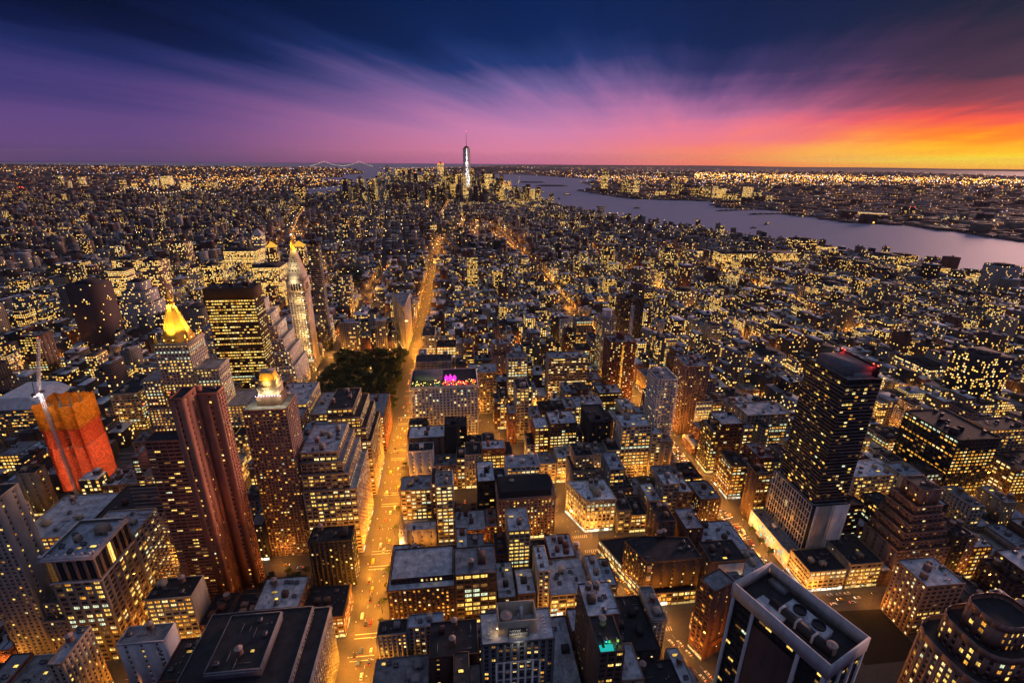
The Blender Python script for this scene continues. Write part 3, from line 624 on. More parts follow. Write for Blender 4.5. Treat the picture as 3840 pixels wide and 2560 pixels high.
 ('loft_building', 80, 97, 424.5, 447, 24, 'loft', 'few', 'cream', 'grey', ('unit', 'vent'), 'low cream building with scuffed roof and blue shop sign', 0, dict(shop=(0,))),
 ('loft_building', 98, 118, 424.5, 447, 30, 'loftlit', 'few', 'cream', 'silver', ('bulk', 'unit'), 'low yellow lit building beside the cream scuffed roof', 0, dict(shop=(0,))),
 ('loft_building', 157, 171, 303, 327, 47, 'few', 'few', 'brown', 'tar', (('tank', -2, 2), ('tank', 3, 2), 'bulk'), 'brown block with two pale tanks behind the black L shaped store', 60),
 ('loft_building', 178, 193, 345.5, 362, 50, 'loftdim', 'few', 'grey', 'silver', ('bulk', 'unit'), 'slender grey setback block near the right hand avenue', 0),
 ('theatre_building', 184, 212, 267, 288, 38, 'blank', 'few', 'brown', 'tar', ('unit', 'unit', 'sky'), 'brown windowless theatre with floodlit white panel on its front', 20),
 ('store_building', 196, 233, 292, 327, 22, 'few', 'few', 'brown', 'silver', ('unit', 'unit', 'bulk', 'vent'), 'low block with cluttered pale roof behind the floodlit theatre', 20),
 # right of the second avenue
 ('loft_building', 287, 308, 504, 530, 45, 'loftlit', 'few', 'white', 'tar', ('bulk', 'unit'), 'white fronted lit loft right of the white balcony tower', 0),
 ('loft_building', 274, 299, 425, 452, 60, 'loftdim', 'loft', 'brickdk', 'blue', ('bulk', 'unit'), 'dark brick block with blue roof and lit left side', 0),
 ('loft_building', 312, 362, 440, 470, 60, 'loftlit', 'few', 'tan', 'silver', ('bulk', 'tank', 'unit', 'unit'), 'wide tan loft with white roof and glowing rows left of the dark tower', 0),
 ('loft_building', 300, 311.5, 424.5, 440, 54, 'loft', 'few', 'pink', 'grey', ('bulk',), 'thin brick building with lit front beside the dark brick block', 0),
 ('armory_building', 330, 356, 424.5, 439, 14, 'hotel', 'hotel', 'red', 'white', ('vent', 'sky'), 'low red brick hall with white roof left of the dark tower', 0, dict(cornice=.7)),
 ('loft_building', 268, 281, 346, 362, 53, 'loft', 'few', 'brown', 'tar', ('bulk',), 'brown building with lit narrow side in front of the low brick hall', 0),
 ('loft_building', 366, 408, 345.5, 371, 44, 'loft', 'few', 'cream', 'silver', ('sky', 'sky', 'bulk', 'unit'), 'cream loft with pale roof and lit skylight right of the dark tower', 0),
 ('loft_building', 416.5, 439, 345.5, 366, 42, 'loftlit', 'few', 'cream', 'blue', ('unit',), 'cream loft with flat blue roof next to the skylit loft', 0),
 ('loft_building', 442, 460, 345.5, 366, 42, 'loft', 'few', 'brown', 'tar', ('bulk',), 'brown gabled loft left of the tall lit corner block', 0),
 ('office_building', 463, 508, 345.5, 404, 78, 'loftlit', 'loft', 'dark', 'tar', ('bigbulk', 'unit', 'bulk'), 'tall dark block with scattered lit side and bright front at far right', 0),
 ('office_building', 541, 590, 380, 404, 64, 'loftlit', 'loftlit', 'tan', 'tar', ('bulk', 'unit'), 'big lit tan office block at the right edge across the glowing street', 0),
 ('office_building', 541, 590, 345.5, 376, 40, 'loftlit', 'loft', 'brown', 'tar', ('bulk', 'unit'), 'brown lit office in front of the big tan one at right edge', 0),
 ('loft_building', 314, 337, 303, 327, 50, 'stripdim', 'few', 'brickdk', 'tar', ('bulk',), 'dark block with black roof just right of the white framed podium', 0),
 ('loft_building', 357, 374, 300, 326, 42, 'loftlit', 'loftlit', 'dark', 'tar', ('unit', 'unit', 'bulk'), 'dark corner building with tight bright windows left of the ziggurat', 0),
 ('office_building', 316, 346, 222, 246.5, 47, 'loftdim', 'hotel', 'pink', 'silver', ('bulk', 'unit', 'bulk', 'vent'), 'pink brick block with pale roof beside the dark empty lot', 200),
 ('office_building', 397, 440, 222, 246.5, 48, 'loft', 'hotel', 'brown', 'silver', ('bulk', 'unit'), 'brown block with pale roof at the right edge', 60),
 ('loft_building', 350, 372, 215, 246, 30, 'few', 'few', 'brickdk', 'tar', ('bulk', 'tank', 'sky'), 'low dark block right of the pink brick one', 20),
 ('loft_building', 268, 300, 266, 290, 20, 'loftlit', 'strip', 'cream', 'tar', ('unit', 'bulk'), 'low block with yellow lit ground floor right of the white podium', 40, dict(shop=(0, 3))),
 ('loft_building', 302, 330, 266, 298, 24, 'loftlit', 'few', 'tan', 'tar', ('unit', 'bulk', 'sky'), 'low tan lit block facing the cross street with waiting cars', 60, dict(shop=(0,))),
]
OCC = []     # ground already taken by special buildings
def occ(x0, x1, y0, y1, h=30): t = (x0, x1, y0, y1, h); OCC.append(t); BLD.append(t)
for a in ((-259.5, -229.5, 263, 298.5, 91), (-272, -235, 346, 373, 59), (-207, -163, 299, 327, 150), (-161, -87, 150, 247, 55), (-346, -231, 524, 565, 60), (-306, -247, 611, 641, 170), (-366, -231, 662.5, 724, 90), (-258, -231, 757, 785, 150), (-356, -259, 742.5, 804, 60),
          (-165.5, -132.5, 348, 376, 141), (-131, -87.5, 346, 406, 75), (-130, -87.5, 424.5, 486, 75), (-395, -350, 438, 478, 60), (-57.5, 20.5, 508, 560, 78), (-58, -49, 344, 351, 20), (-48, -30, 360, 380, 14), (-9, 12, 372, 406, 0), (96, 138, 348, 380, 35),
          (112, 180, 264, 327, 20), (152, 182, 214, 236, 62), (118, 160, 100, 170, 150), (281, 313, 293, 344, 60), (267, 280.5, 290, 346, 15), (338, 386, 266, 299, 30), (270, 335, 140, 205, 40), (-214, -182, 232, 247, 50), (-175, -122, 311, 327, 0), (268, 314, 205, 246, 0), (-245, -222, 836, 860, 60), (-110, -76, 815, 905, 80)):
    occ(*a)
HREG = []
for h in HB:
    x0, x1, y0, y1, hh = h[1:6]; b = (x0, x1, y0, y1, hh); BLD.append(b); HREG.append(b)
CATN = dict(loft_building='building', apartment_tower='tower', apartment_building='building', office_building='building', store_building='store', town_house='house', hotel_building='hotel', loft_tower='tower', theatre_building='theatre', armory_building='hall')
HROOT = {}
SHOPMAT = SHOP
for h, me in zip(HB, HREG):
    name, x0, x1, y0, y1, hh, sn, ss, wl, rf, fe, lab, ind = h[:13]; o = h[13] if len(h) > 13 else {}
    tiers = [(rect(x0, x1, y0, y1), 0, hh)]
    if 'upper' in o: a = o['upper']; tiers.append((rect(*a[:4]), hh, a[4]))
    HROOT[lab] = building(name, lab, CATN[name], tiers, sn, ss, wl, rf, fe, o.get('lit'), cornice=o.get('cornice', 0), indiv=ind, me=me, shop=o.get('shop'), parapet=o.get('parapet', 1.0))

# ------------------------------------------------------------------ landmark buildings
def own(x, y): return next(b for b in OCC if b[0] <= x <= b[1] and b[2] <= y <= b[3])
def bulb(parent, loc, e, col=(1, .6, .2), rad=.4, name='floodlight', spot=None):
    d = bpy.data.lights.new(name, 'SPOT' if spot else 'POINT'); d.energy = e; d.color = col; d.shadow_soft_size = rad
    o = bpy.data.objects.new(name, d); COL.objects.link(o); o.parent = parent; o.location = loc
    if spot: d.spot_size = R(spot[1]); d.spot_blend = .6; o.rotation_euler = Vector(spot[0]).to_track_quat('-Z', 'Y').to_euler()
    return o
def text(body, size, name, parent, loc, rot, mat, bold=.0, ext=.06):
    cu = bpy.data.curves.new(name, 'FONT'); cu.body = body; cu.size = size; cu.extrude = ext; cu.offset = bold; cu.resolution_u = 3
    t = bpy.data.objects.new(name, cu); COL.objects.link(t); dg = bpy.context.evaluated_depsgraph_get(); me = bpy.data.meshes.new_from_object(t.evaluated_get(dg)); bpy.data.objects.remove(t)
    me.materials.clear(); me.materials.append(mat)
    return link(name, me, parent, loc) if rot is None else _rot(link(name, me, parent, loc), rot)
def _rot(o, e): o.rotation_euler = e; return o
GOLD = plain('gilded_roof', (.85, .50, .06), .7, 0.0)
LAMP_OR = glow('lamp_orange', (1.0, .55, .15), 14.0)
LAMP_WH = glow('lamp_white', (1.0, .93, .8), 12.0)
RED = glow('beacon_red', (1.0, .05, .03), 9.0)
VIO = glow('lamp_violet', (.65, .5, 1.0), 9.0)
def dots(name, mat, parent, pts, r=.35):
    for p in pts:
        b = MB(); b.lathe((0, 0), [(.01, -r), (r, 0), (.01, r)], 6, 0, cap=False); link(name, b.mesh(name, [mat]), parent, p)

# 1 gilded pyramid tower
STY['limeo'] = (4.0, 3.6, .55, .55, 2, .62, 1); STY['arch'] = (5.9, 16, .66, .86, 2, .12, 0); STY['loftw'] = (5.9, 3.9, .64, .6, 3, .33, 1)
nyl = building('gilded_pyramid_tower', 'stone office tower with floodlit golden pyramid roof and spire', 'tower',
    [(rect(-346, -231, 524, 565), 0, 58), (rect(-288, -264, 525, 552), 58, 104), (rect(-345, -326, 525, 556), 58, 92), (rect(-324, -289, 524.6, 560), 58, 133)], 'limeo', 'limeo', 'lime', 'grey', (), seed=3, me=own(-300, 540), cornice=.8)
cx_, cy_ = -306.5-(-288.5), 542.3-544.5
b = MB(); b.lathe((cx_, cy_), [(15.5, 133.5), (15.5, 138), (14.4, 138.2)], 8, 0, R(22.5)); b.build('gilded_drum', GOLD, nyl)
b = MB(); b.lathe((cx_, cy_), [(14.2, 138), (12.2, 143), (4.2, 169), (4.6, 169.4), (4.6, 170)], 8, 0, R(22.5)); pyr = b.build('gilded_pyramid', GOLD, nyl)
b = MB()
for k in range(8):
    t = R(22.5)+k*math.pi/4; b.beam((cx_+14.3*math.cos(t), cy_+14.3*math.sin(t), 138.1), (cx_+4.3*math.cos(t), cy_+4.3*math.sin(t), 169.2), .22)
b.build('gilded_rib', GOLD, pyr)
b = MB(); b.lathe((cx_, cy_), [(3.6, 170), (3.6, 173), (4.0, 173.2), (4.0, 174), (2.6, 174.4), (2.6, 178), (3.0, 178.4), (2.4, 179), (.15, 187), (.05, 189)], 8, 0, R(22.5)); b.build('gilded_lantern', GOLD, nyl)
for sx_ in (-1, 1):
    for sy_ in (-1, 1):
        b = MB(); px, py = cx_+sx_*15.4, cy_+sy_*15.6; b.lathe((px, py), [(1.5, 133), (1.5, 137), (1.8, 137.3), (1.2, 138), (.05, 143)], 8); b.build('gilded_pinnacle', GOLD, nyl)
        bulb(nyl, (cx_+sx_*17, cy_+sy_*17, 141), 60000, (1, .62, .16), 2.0, spot=((-sx_*.5, -sy_*.5, .9), 80)); bulb(nyl, (cx_+sx_*14.6, cy_+sy_*14.6, 135.4), 2500, (1, .6, .15), .4)
for (px, py) in ((0, -19), (19, 0), (-19, 0)): bulb(nyl, (cx_+px, cy_+py, 140), 50000, (1, .62, .16), 2.0, spot=((-px*.035, -py*.035, 1.0), 80))
for k in range(8):
    t = k*math.pi/4; bulb(nyl, (cx_+5.3*math.cos(t), cy_+5.3*math.sin(t), 171), 5000, (1, .6, .15), .3) if k % 2 == 0 else None
dots('floodlight', LAMP_OR, nyl, [(cx_+x, cy_+y, 137.5) for x in (-15.5, -6, 3, 15.5) for y in (-16.6,)]+[(cx_+16.6, cy_+y, 137.5) for y in (-15, -6, 6, 15)], .45)

# 2 bronze glass office tower
STY['bronze'] = (3.2, 3.75, .88, .5, 2, .62, 1)
br = building('office_tower', 'bronze glass office tower with many lit floors behind the gold pyramid', 'tower', [(rect(-306, -248, 612, 640), 0, 158), (rect(-306, -248, 612, 640), 158.05, 171, ('blank',)*4)], 'bronze', ['bronze', 'blank', 'blank'], 'bronze', 'tar', ('bigbulk', 'unit', 'unit', 'unit'), seed=12, me=own(-270, 620))

# 3 stepped limestone block
STY['stepo'] = (4.2, 3.8, .5, .52, 2, .45, 0)
tiers = [(rect(-366, -231, 663, 723), 0, 45), (rect(-360, -236, 666, 720), 45, 66), (rect(-352, -243, 669, 716), 66, 84), (rect(-345, -250, 672, 712), 84, 102), (rect(-338, -257, 676, 708), 102, 118), (rect(-328, -266, 680, 704), 118, 136)]
building('stepped_office_block', 'pale stepped office block with many setbacks left of the clock tower', 'building', tiers, 'stepo', ['stepo', 'blank', 'blank'], 'white', 'grey', ('bulk', 'unit', 'unit'), seed=8, me=own(-300, 700))

# 4 clock tower
WALLS['marble'] = (.72, .60, .46)
STY['camp'] = (3.9, 3.9, .5, .5, 3, .10, 0)
ct = building('clock_tower', 'white marble campanile clock tower with golden lantern, floodlit', 'tower', [(rect(-257.5, -231.5, 757.3, 784.7), 0, 128), (rect(-257.8, -231.2, 757, 785), 128.05, 147, ('blank',)*4)], 'camp', ['camp', 'blank', 'camp'], 'marble', 'grey', (), seed=4, me=own(-240, 770), cornice=1.0)
MARB = W('marble'); b = MB()
b.boxes([[-11.4, 11.4, -12, 12, 147.1, 156]], 0); b.build('belfry', MARB, ct)
for x in (-5.5, -1.8, 1.8, 5.5):
    b = MB(); b.boxes([[x-1.2, x+1.2, -14.12, -13.9, 131, 141]], 0); b.lathe((x, -14.0), [(1.2, 141), (.02, 142.4)], 8, 0, cap=False); b.build('loggia_arch', DKMET, ct)
    b = MB(); b.boxes([[13.2, 13.42, x-1.2, x+1.2, 131, 141]], 0); b.build('loggia_arch', DKMET, ct)
for (p, rr) in (((0, -13.9, 112), (R(90), 0, 0)), ((13.2, 0, 112), (R(90), 0, R(90)))):
    b = MB(); b.lathe((0, 0), [(4.2, 0), (4.2, .3), (3.6, .3), (3.55, .2)], 24); _rot(b.build('clock_face', MARB, ct, loc=p), rr)
b = MB(); b.prism(rect(-11, 11, -11.6, 11.6), 156, 190, 0, top=rect(-3.6, 3.6, -3.9, 3.9)); pyr2 = b.build('pyramid_roof', MARB, ct)
for lv, n_ in ((160, 4), (166, 3), (173, 2), (179, 1)):
    f = 1-(lv-156)/34
    for k in range(n_):
        x = (k-(n_-1)/2)*4.2; y = -(3.9+(11.6-3.9)*f)
        MB().boxes([[x-.7, x+.7, y-.15, y+1.2, lv, lv+2.2]], 0).build('dormer', DKMET, pyr2)
b = MB(); b.lathe((0, 0), [(3.6, 190), (3.6, 197), (4.3, 197.5), (4.3, 198.5), (3.2, 199), (2.9, 202), (1.6, 204), (1.2, 206.5), (1.5, 207), (.9, 209), (.05, 213)], 8, 0); b.build('golden_lantern', GOLD, ct)
dots('beacon', LAMP_WH, ct, [(0, 0, 213.3)], .9)
for z in range(20, 150, 12): dots('edge_lamp', LAMP_WH, ct, [(8.6, -14.4, z)], .45)
for z in (30, 60, 90, 118): bulb(ct, (4, -22, z), 6000, (1, .76, .32), 1)
bulb(ct, (-2, -20, 148), 4500, (1, .85, .5), 1); bulb(ct, (0, -16, 168), 3000, (1, .85, .5), 1); bulb(ct, (4.5, -5.5, 192), 6000, (1, .62, .15), .5); bulb(ct, (-4.5, -5.5, 199), 5000, (1, .62, .15), .5)
hb = MB()
for z in range(6, 150, 4): hb.boxes([[9.4, 12.6, -15.6, -14.2, z, z+.4]], 0, bottom=True)
hb.boxes([[9.2, 9.5, -15.7, -15.4, 0, 152], [12.5, 12.8, -15.7, -15.4, 0, 152]], 0); hb.build('hoist_scaffold', DKMET, ct)
building('office_building', 'low lit stone block behind the white clock tower', 'building', [(rect(-356, -259, 743, 804), 0, 62)], 'limeo', ['limeo', 'blank', 'few'], 'lime', 'blue', ('bigbulk', 'unit', 'bulk'), seed=2, me=own(-300, 780))

# 5 slender striped tower
def fins(root, c, r):
    b = MB()
    for z in np.arange(20, 186, 3.55): b.boxes([[-9.0, 9.0, -9.5, 9.0, z, z+.35]], 0, bottom=True)
    b.build('balcony_band', W('white'), root)
building('slender_tower', 'slender black glass tower banded with thin white stripes right of the clock tower', 'tower', [(rect(-243, -226, 838, 855), 0, 188)], 'glass', 'glass', 'black', 'tar', ('bulk',), lit=.1, seed=4, me=own(-235, 845), extra=fins)

# 6 wedge shaped flatiron
DEP = .1
fl_poly = [(-95, 817), (-91, 817), (-88, 905), (-122, 905)]
fi = building('wedge_building', 'triangular limestone wedge building where the two avenues meet', 'building', [(fl_poly, 0, 84)], 'camp', ['camp', 'blank', 'camp'], 'lime', 'grey', ('bulk', 'unit'), lit=.14, seed=9, me=own(-90, 830), cornice=1.4, shop=(0, 1, 3))
DEP = .34

# 7 arched white cornice block
def arches(root, c, r):
    pl = np.array(rect(-259, -230, 264, 298))-c; b = MB()
    for i in (0, 1):
        a = pl[i]; d = pl[i+1]-a; Lg = np.linalg.norm(d); u = d/Lg; n = np.array([u[1], -u[0]]); nx = int(round((Lg-.9)/5.9)); bay = (Lg-.9)/nx; ww = bay*.66
        for k in range(nx):
            m = .45+bay*(k+.5); zt = 70.6+15.9*.86+16.4*0+(16.4*.14)*.55; zt = 70.05+(17.95*.14)*.55+17.95*.86
            for sgn in (-1, 1):
                arc = [(m+sgn*ww/2*math.cos(t), zt-ww/2+ww/2*math.sin(t)) for t in np.linspace(0, math.pi/2, 6)]
                pts = [(m+sgn*ww/2, zt+.05)]+arc
                for q, w in zip(pts[1:-1], pts[2:]):
                    tri = [pts[0], q, w] if sgn < 0 else [pts[0], w, q]
                    b.tris([[(*(a+u*s-n*.08), z) for s, z in tri]], 0)
    b.build('arch_spandrel', W('white'), root)
    bb = MB()
    for x in np.linspace(-14, 14, 7): bb.lathe((x, -17.4), [(.9, 91.5), (.9, 92.6), (.1, 93.4)], 8)
    for y in np.linspace(-16, 16, 7): bb.lathe((14.9, y), [(.9, 91.5), (.9, 92.6), (.1, 93.4)], 8)
    for k in range(14):
        x, y = ((np.linspace(-14, 14, 7)[k], -17.4) if k < 7 else (14.9, np.linspace(-16, 16, 7)[k-7])); e = MB(); e.lathe((x, y), [(.9, 91.6), (.9, 92.7), (.1, 93.5)], 8); e.build('cornice_boss', W('white'), root)
building('ornate_office_block', 'ornate block with heavy white cornice and tall arched top windows at lower left', 'building', [(rect(-259, -230, 264, 298), 0, 70), (rect(-259, -230, 264, 298), 70.05, 88, ('arch', 'arch', 'blank', 'blank'))], 'loftw', ['loftw', 'blank', 'blank'], 'tan', 'blue', ('bigbulk', 'sky', 'sky', 'unit', 'unit', 'vent'), seed=11, me=own(-245, 280), indiv=300, cornice=0, extra=arches)
OB = bpy.data.objects
ob = [o for o in OB if o.name.startswith('ornate_office_block')][0]
b = MB()
for i in range(4):
    a = np.array(rect(-14.5, 14.5, -17, 17)[i]); d = np.array(rect(-14.5, 14.5, -17, 17)[(i+1) % 4])-a; Lg = np.linalg.norm(d); u = d/Lg; o_ = .04 if i % 2 else 0
    b.oboxes(a, u, [[-1.5+o_, Lg+1.5-o_, -.2, 1.5+o_, 88.2, 89.2], [-1.0+o_, Lg+1.0-o_, -.5, 1.0+o_, 89.2, 90.4], [-.5+o_, Lg+.5-o_, -.6, .5+o_, 69.4, 70.6]], 0)
b.build('cornice', W('white'), ob)

# 8 dormered mansard block
def mansard(root, c, r):
    P_ = rect(-18.2, 18.2, -13.2, 13.2); b = MB(); b.prism(P_, 50.1, 58.5, 0, top=inset(P_, 2.6)); mr_ = b.build('mansard_roof', W('black'), root)
    for i in (0, 1):
        for k in range(7 if i == 0 else 5):
            m = MB(); m.boxes([[-1.1, 1.1, -1.4, 1.4, 50.6, 53.6]], 0); m.prism([(-1.3, -1.5), (1.3, -1.5), (1.3, 1.5), (-1.3, 1.5)], 53.6, 55.8, 0, top=[(-.02, -1.5), (.02, -1.5), (.02, 1.5), (-.02, 1.5)])
            m.quads([[(-.7, -1.44, 51), (.7, -1.44, 51), (.7, -1.44, 53.2), (-.7, -1.44, 53.2)]], 1)
            m.build('dormer', [W('lime'), GLASS], mr_, loc=((k-3)*5.0, -12.6, 0) if i == 0 else (17.6, (k-2)*5.0, 0), rz=0 if i == 0 else R(90))
    for q in ((-8, 2), (4, -2), (9, 4)): m = MB(); m.boxes([[-2.5, 2.5, -2, 2, 58.5, 62]], 0); m.build('bulkhead', W('brown'), mr_, loc=(*q, 0))
building('mansard_office_block', 'stone block with row of pointed dormers along its black mansard roof', 'building', [(rect(-272, -235.6, 346, 372.4), 0, 50)], 'loftlit', ['loft', 'blank', 'blank'], 'lime', 'tar', (), seed=5, me=own(-250, 360), extra=mansard, cornice=.9)

# 9 brick slab tower (pinwheel of three slabs)
WALLS['slab'] = (.55, .23, .14); STY['balc'] = (4.4, 2.95, .9, .45, 3, .16, 0)
def slab_x(root, c, r):
    b = MB()
    for z in np.arange(6, 146, 2.95): b.boxes([[-22, -.6, -14.8, -14.0, z, z+.25]], 0, bottom=True)
    b.build('balcony_slab', W('pink'), root); dots('beacon', RED, root, [(0.6, -13.5, 178.6), (7.5, -13.5, 178.6), (7.8, 2, 178.6)], .45)
building('brick_slab_tower', 'tall reddish brick slab tower with dark balconied face at left', 'tower', [(rect(-206, -184.1, 299.1, 312), 0, 147, ('balc', 'blank', 'blank', 'blank')), (rect(-184, -176, 299, 316), 0, 177, ('few', 'few', 'blank', 'blank')), (rect(-183, -163.5, 316.05, 327), 0, 172, ('few', 'aptdim', 'blank', 'blank'))], 'balc', ['aptdim', 'blank', 'blank'], 'slab', 'tar', ('bulk',), seed=6, me=own(-185, 310), extra=slab_x)

# 10 lantern crowned apartment tower
STY['brk'] = (2.7, 2.95, .62, .5, 2, .17, 0)
def lantern(root, c, r):
    STN = W('cream'); b = MB(); x, y = 1.5, 2
    b.boxes([[x-9, x+9, y-7, y+7, 141, 149]], 0); b.build('crown_base', W('brown'), root)
    b = MB(); b.boxes([[x-7.5, x+7.5, y-6, y+6, 149.1, 155], [x-8, x+8, y-6.5, y+6.5, 155, 155.8], [x-6.2, x+6.2, y-5, y+5, 155.8, 160.5], [x-6.7, x+6.7, y-5.5, y+5.5, 160.5, 161.2]], 0); b.build('crown_tier', STN, root)
    b = MB(); b.prism(rect(x-6, x+6, y-4.8, y+4.8), 161.2, 167, 0, top=rect(x-4.4, x+4.4, y-3.6, y+3.6)); b.build('crown_lantern', GOLD, root)
    b = MB(); b.boxes([[x-4.9, x+4.9, y-4, y+4, 167, 168.2]], 0); b.build('crown_cap', STN, root)
    for s in (-1, 1): bulb(root, (x+s*10, y-10, 150), 2600, (1, .85, .5), .5)
    bulb(root, (x, y-10, 153), 2600, (1, .85, .5), .5); bulb(root, (x, y-8, 161), 2200, (1, .6, .15), .4); bulb(root, (x+9, y-2, 160), 2200, (1, .6, .15), .4)
    dots('crown_lamp', VIO, root, [(x-9+k*2, y-7.4, 149.5) for k in range(10)], .3)
building('lantern_tower', 'brown brick apartment tower with floodlit stepped lantern crown', 'tower', [(rect(-165, -133, 348.5, 374), 0, 141)], 'brk', ['aptdim', 'blank', 'blank'], 'pink', 'grey', (), seed=7, me=own(-150, 360), extra=lantern)

# 11 stepped lofts along the avenue
building('stepped_loft', 'broad tan stepped loft with lit windows at the left kerb of the avenue', 'building', [(rect(-130.5, -88, 346, 405), 0, 66), (rect(-130.4, -93, 348, 404), 66, 80), (rect(-130.3, -97, 350, 402), 80, 90), (rect(-130.2, -101, 353, 400), 90, 98)], 'loft', ['loft', 'blank', 'blank'], 'tan', 'blue', ('bulk', 'bulk', 'unit', 'tank'), seed=21, me=own(-110, 370), shop=(1,))
building('stepped_loft', 'tan stepped loft with turret on the avenue before the red brick corner', 'building', [(rect(-129, -88, 424.5, 486), 0, 62), (rect(-128.9, -92, 427, 484), 62, 76), (rect(-128.8, -97, 430, 482), 76, 86), (rect(-128.7, -104, 434, 480), 86, 94)], 'loft', ['loft', 'blank', 'blank'], 'tan', 'tar', ('bulk', 'tank', 'unit'), seed=22, me=own(-110, 450), shop=(1,))

# 12 big dark roof at the bottom
STY['colon'] = (2.6, 4.2, .55, .7, 1, .08, 0)
building('department_store', 'large block with stacked black roofs and white parapet rim at the bottom', 'store', [(rect(-160, -87.5, 182, 246.5), 0, 50), (rect(-157, -97, 188, 243), 50, 55.5, ('colon',)*4), (rect(-142, -113, 200, 236), 55.5, 61, ('blank',)*4)], 'loftdim', ['hotel', 'blank', 'few'], 'grey', 'tar', ('tank', 'unit', 'vent', 'sky'), seed=14, me=own(-120, 200), indiv=80, cornice=.6)

# 13 white lettered block
def letters(root, c, r):
    for k in range(5): MB().boxes([[9.4, 10.5, -6.34, -6.2, 40-k*3.4, 41.5-k*3.4]], 0, bottom=True).build('small_window', GLASS, root)
building('white_walled_block', 'blank white walled block with one column of small dark windows at lower left', 'building', [(rect(-209, -182, 234, 246.5), 0, 48)], 'few', 'blank', 'white', 'grey', (('tank', 2, 2), 'unit'), lit=.1, seed=3, me=own(-200, 240), extra=letters)

# 14 tower under construction, wrapped in orange netting, and its crane
def net_mat(name, col, tr):
    m, n, l, o = new_mat(name); d = n.new('ShaderNodeBsdfDiffuse'); t = n.new('ShaderNodeBsdfTranslucent'); mx = n.new('ShaderNodeMixShader'); mx.inputs[0].default_value = tr
    g = n.new('ShaderNodeTexCoord'); w = n.new('ShaderNodeTexNoise'); w.inputs['Scale'].default_value = .5; w.inputs['Detail'].default_value = 6; l.new(g.outputs['Object'], w.inputs['Vector'])
    r = n.new('ShaderNodeMapRange'); l.new(w.outputs[0], r.inputs[0]); r.inputs[1].default_value = .3; r.inputs[2].default_value = .7; r.inputs[3].default_value = .55; r.inputs[4].default_value = 1.2
    v = n.new('ShaderNodeVectorMath'); v.operation = 'SCALE'; v.inputs[0].default_value = col; l.new(r.outputs[0], v.inputs['Scale'])
    for s in (d, t): l.new(v.outputs[0], s.inputs[0])
    l.new(d.outputs[0], mx.inputs[1]); l.new(t.outputs[0], mx.inputs[2]); l.new(mx.outputs[0], o.inputs[0]); return m
NETO, NETR = net_mat('net_orange', (.85, .30, .03), .5), net_mat('net_red', (.85, .13, .05), .5)
nx0 = thing('construction_tower', 'unfinished tower wrapped in glowing orange and red netting', 'tower', (-372, 456, 0))
b = MB()
for z in np.arange(2, 104, 10.2): b.boxes([[-15.5, 15.5, -13.5, 13.5, z, z+.3]], 0, bottom=True)
b.build('floor_slab', W('grey'), nx0, kind='stuff')
for x in (-14, -5, 5, 14):
    for y in (-12.5, 0, 12.5): MB().boxes([[x-.4, x+.4, y-.4, y+.4, 0, 104]], 0).build('column', W('grey'), nx0)
rr_ = random.Random(4)
def net(poly, z0, z1, mat, ph):
    b = MB(); n = len(poly); K = int((z1-z0)/3.4)
    for i in range(n):
        p, q = np.array(poly[i]), np.array(poly[(i+1) % n]); d = q-p; Lg = np.linalg.norm(d); u = d/Lg; nn = np.array([u[1], -u[0]]); M = max(2, int(Lg/3))
        S = np.linspace(0, Lg, M+1); Z = np.linspace(z0, z1, K+1); off = np.array([[rr_.uniform(-.15, .35) if 0 < a < M else 0 for a in range(M+1)] for _ in range(K+1)])
        top = np.array([rr_.uniform(-2.5, 1.5) for _ in range(M+1)])
        for a in range(M):
            for k in range(K):
                P_ = lambda aa, kk: (*(p+u*S[aa]+nn*off[kk][aa]), Z[kk]+(top[aa] if kk == K and ph else 0))
                b.quads([[P_(a, k), P_(a+1, k), P_(a+1, k+1), P_(a, k+1)]], 0)
    return b.build('safety_net', mat, nx0)
pn = [(-16.5, -14.5), (2, -14.5), (4, -11.5), (6, -14.5), (16.5, -14.5), (16.5, 14.5), (-16.5, 14.5)]
net(pn, 14, 62, NETR, False); net(inset(pn, .3), 62.2, 84, NETR, False); net(inset(pn, -.4), 82, 107, NETO, True)
for z in (17, 27.5, 37.5, 48, 58, 68, 78, 88, 98):
    for x in (-9, 9):
        for y in (-7, 7): bulb(nx0, (x, y, z), 2600 if z < 60 else 1300, (1, .70, .46) if z < 60 else (1, .6, .3), .6, 'work_light')
cr = thing('tower_crane', 'white lattice luffing crane with jib pointing up beside the netted tower', 'crane', (-375, 438.5, 0))
def lattice(name, p, q, w, mat, parent, step=3):
    p, q = np.array(p, float), np.array(q, float); Lg = np.linalg.norm(q-p); d = (q-p)/Lg; a = np.cross(d, (0, 1, 0)); a /= np.linalg.norm(a); c = np.cross(d, a); b = MB()
    cs = [a*w+c*w, -a*w+c*w, -a*w-c*w, a*w-c*w]
    for k in cs: b.beam(p+k, q+k, .14)
    n = int(Lg/step)
    for i in range(n):
        s, e = p+d*Lg*i/n, p+d*Lg*(i+1)/n
        for k in range(4): b.beam(s+cs[k], e+cs[(k+1) % 4], .09); b.beam(s+cs[k], s+cs[(k+1) % 4], .09)
    return b.build(name, mat, parent)
CRW = plain('crane_white', (.75, .73, .72), .5)
lattice('mast', (0, 0, 0), (0, 0, 122), 1.0, CRW, cr); lattice('jib', (0, 0, 124), (11, 4, 172), .8, CRW, cr)
MB().boxes([[-1.6, 1.6, -5.5, 3, 121.5, 124]], 0, bottom=True).build('slewing_deck', CRW, cr); MB().boxes([[1.7, 3.4, -1, 1.5, 121.8, 124.4]], 0, bottom=True).build('operator_cab', GLASS, cr)
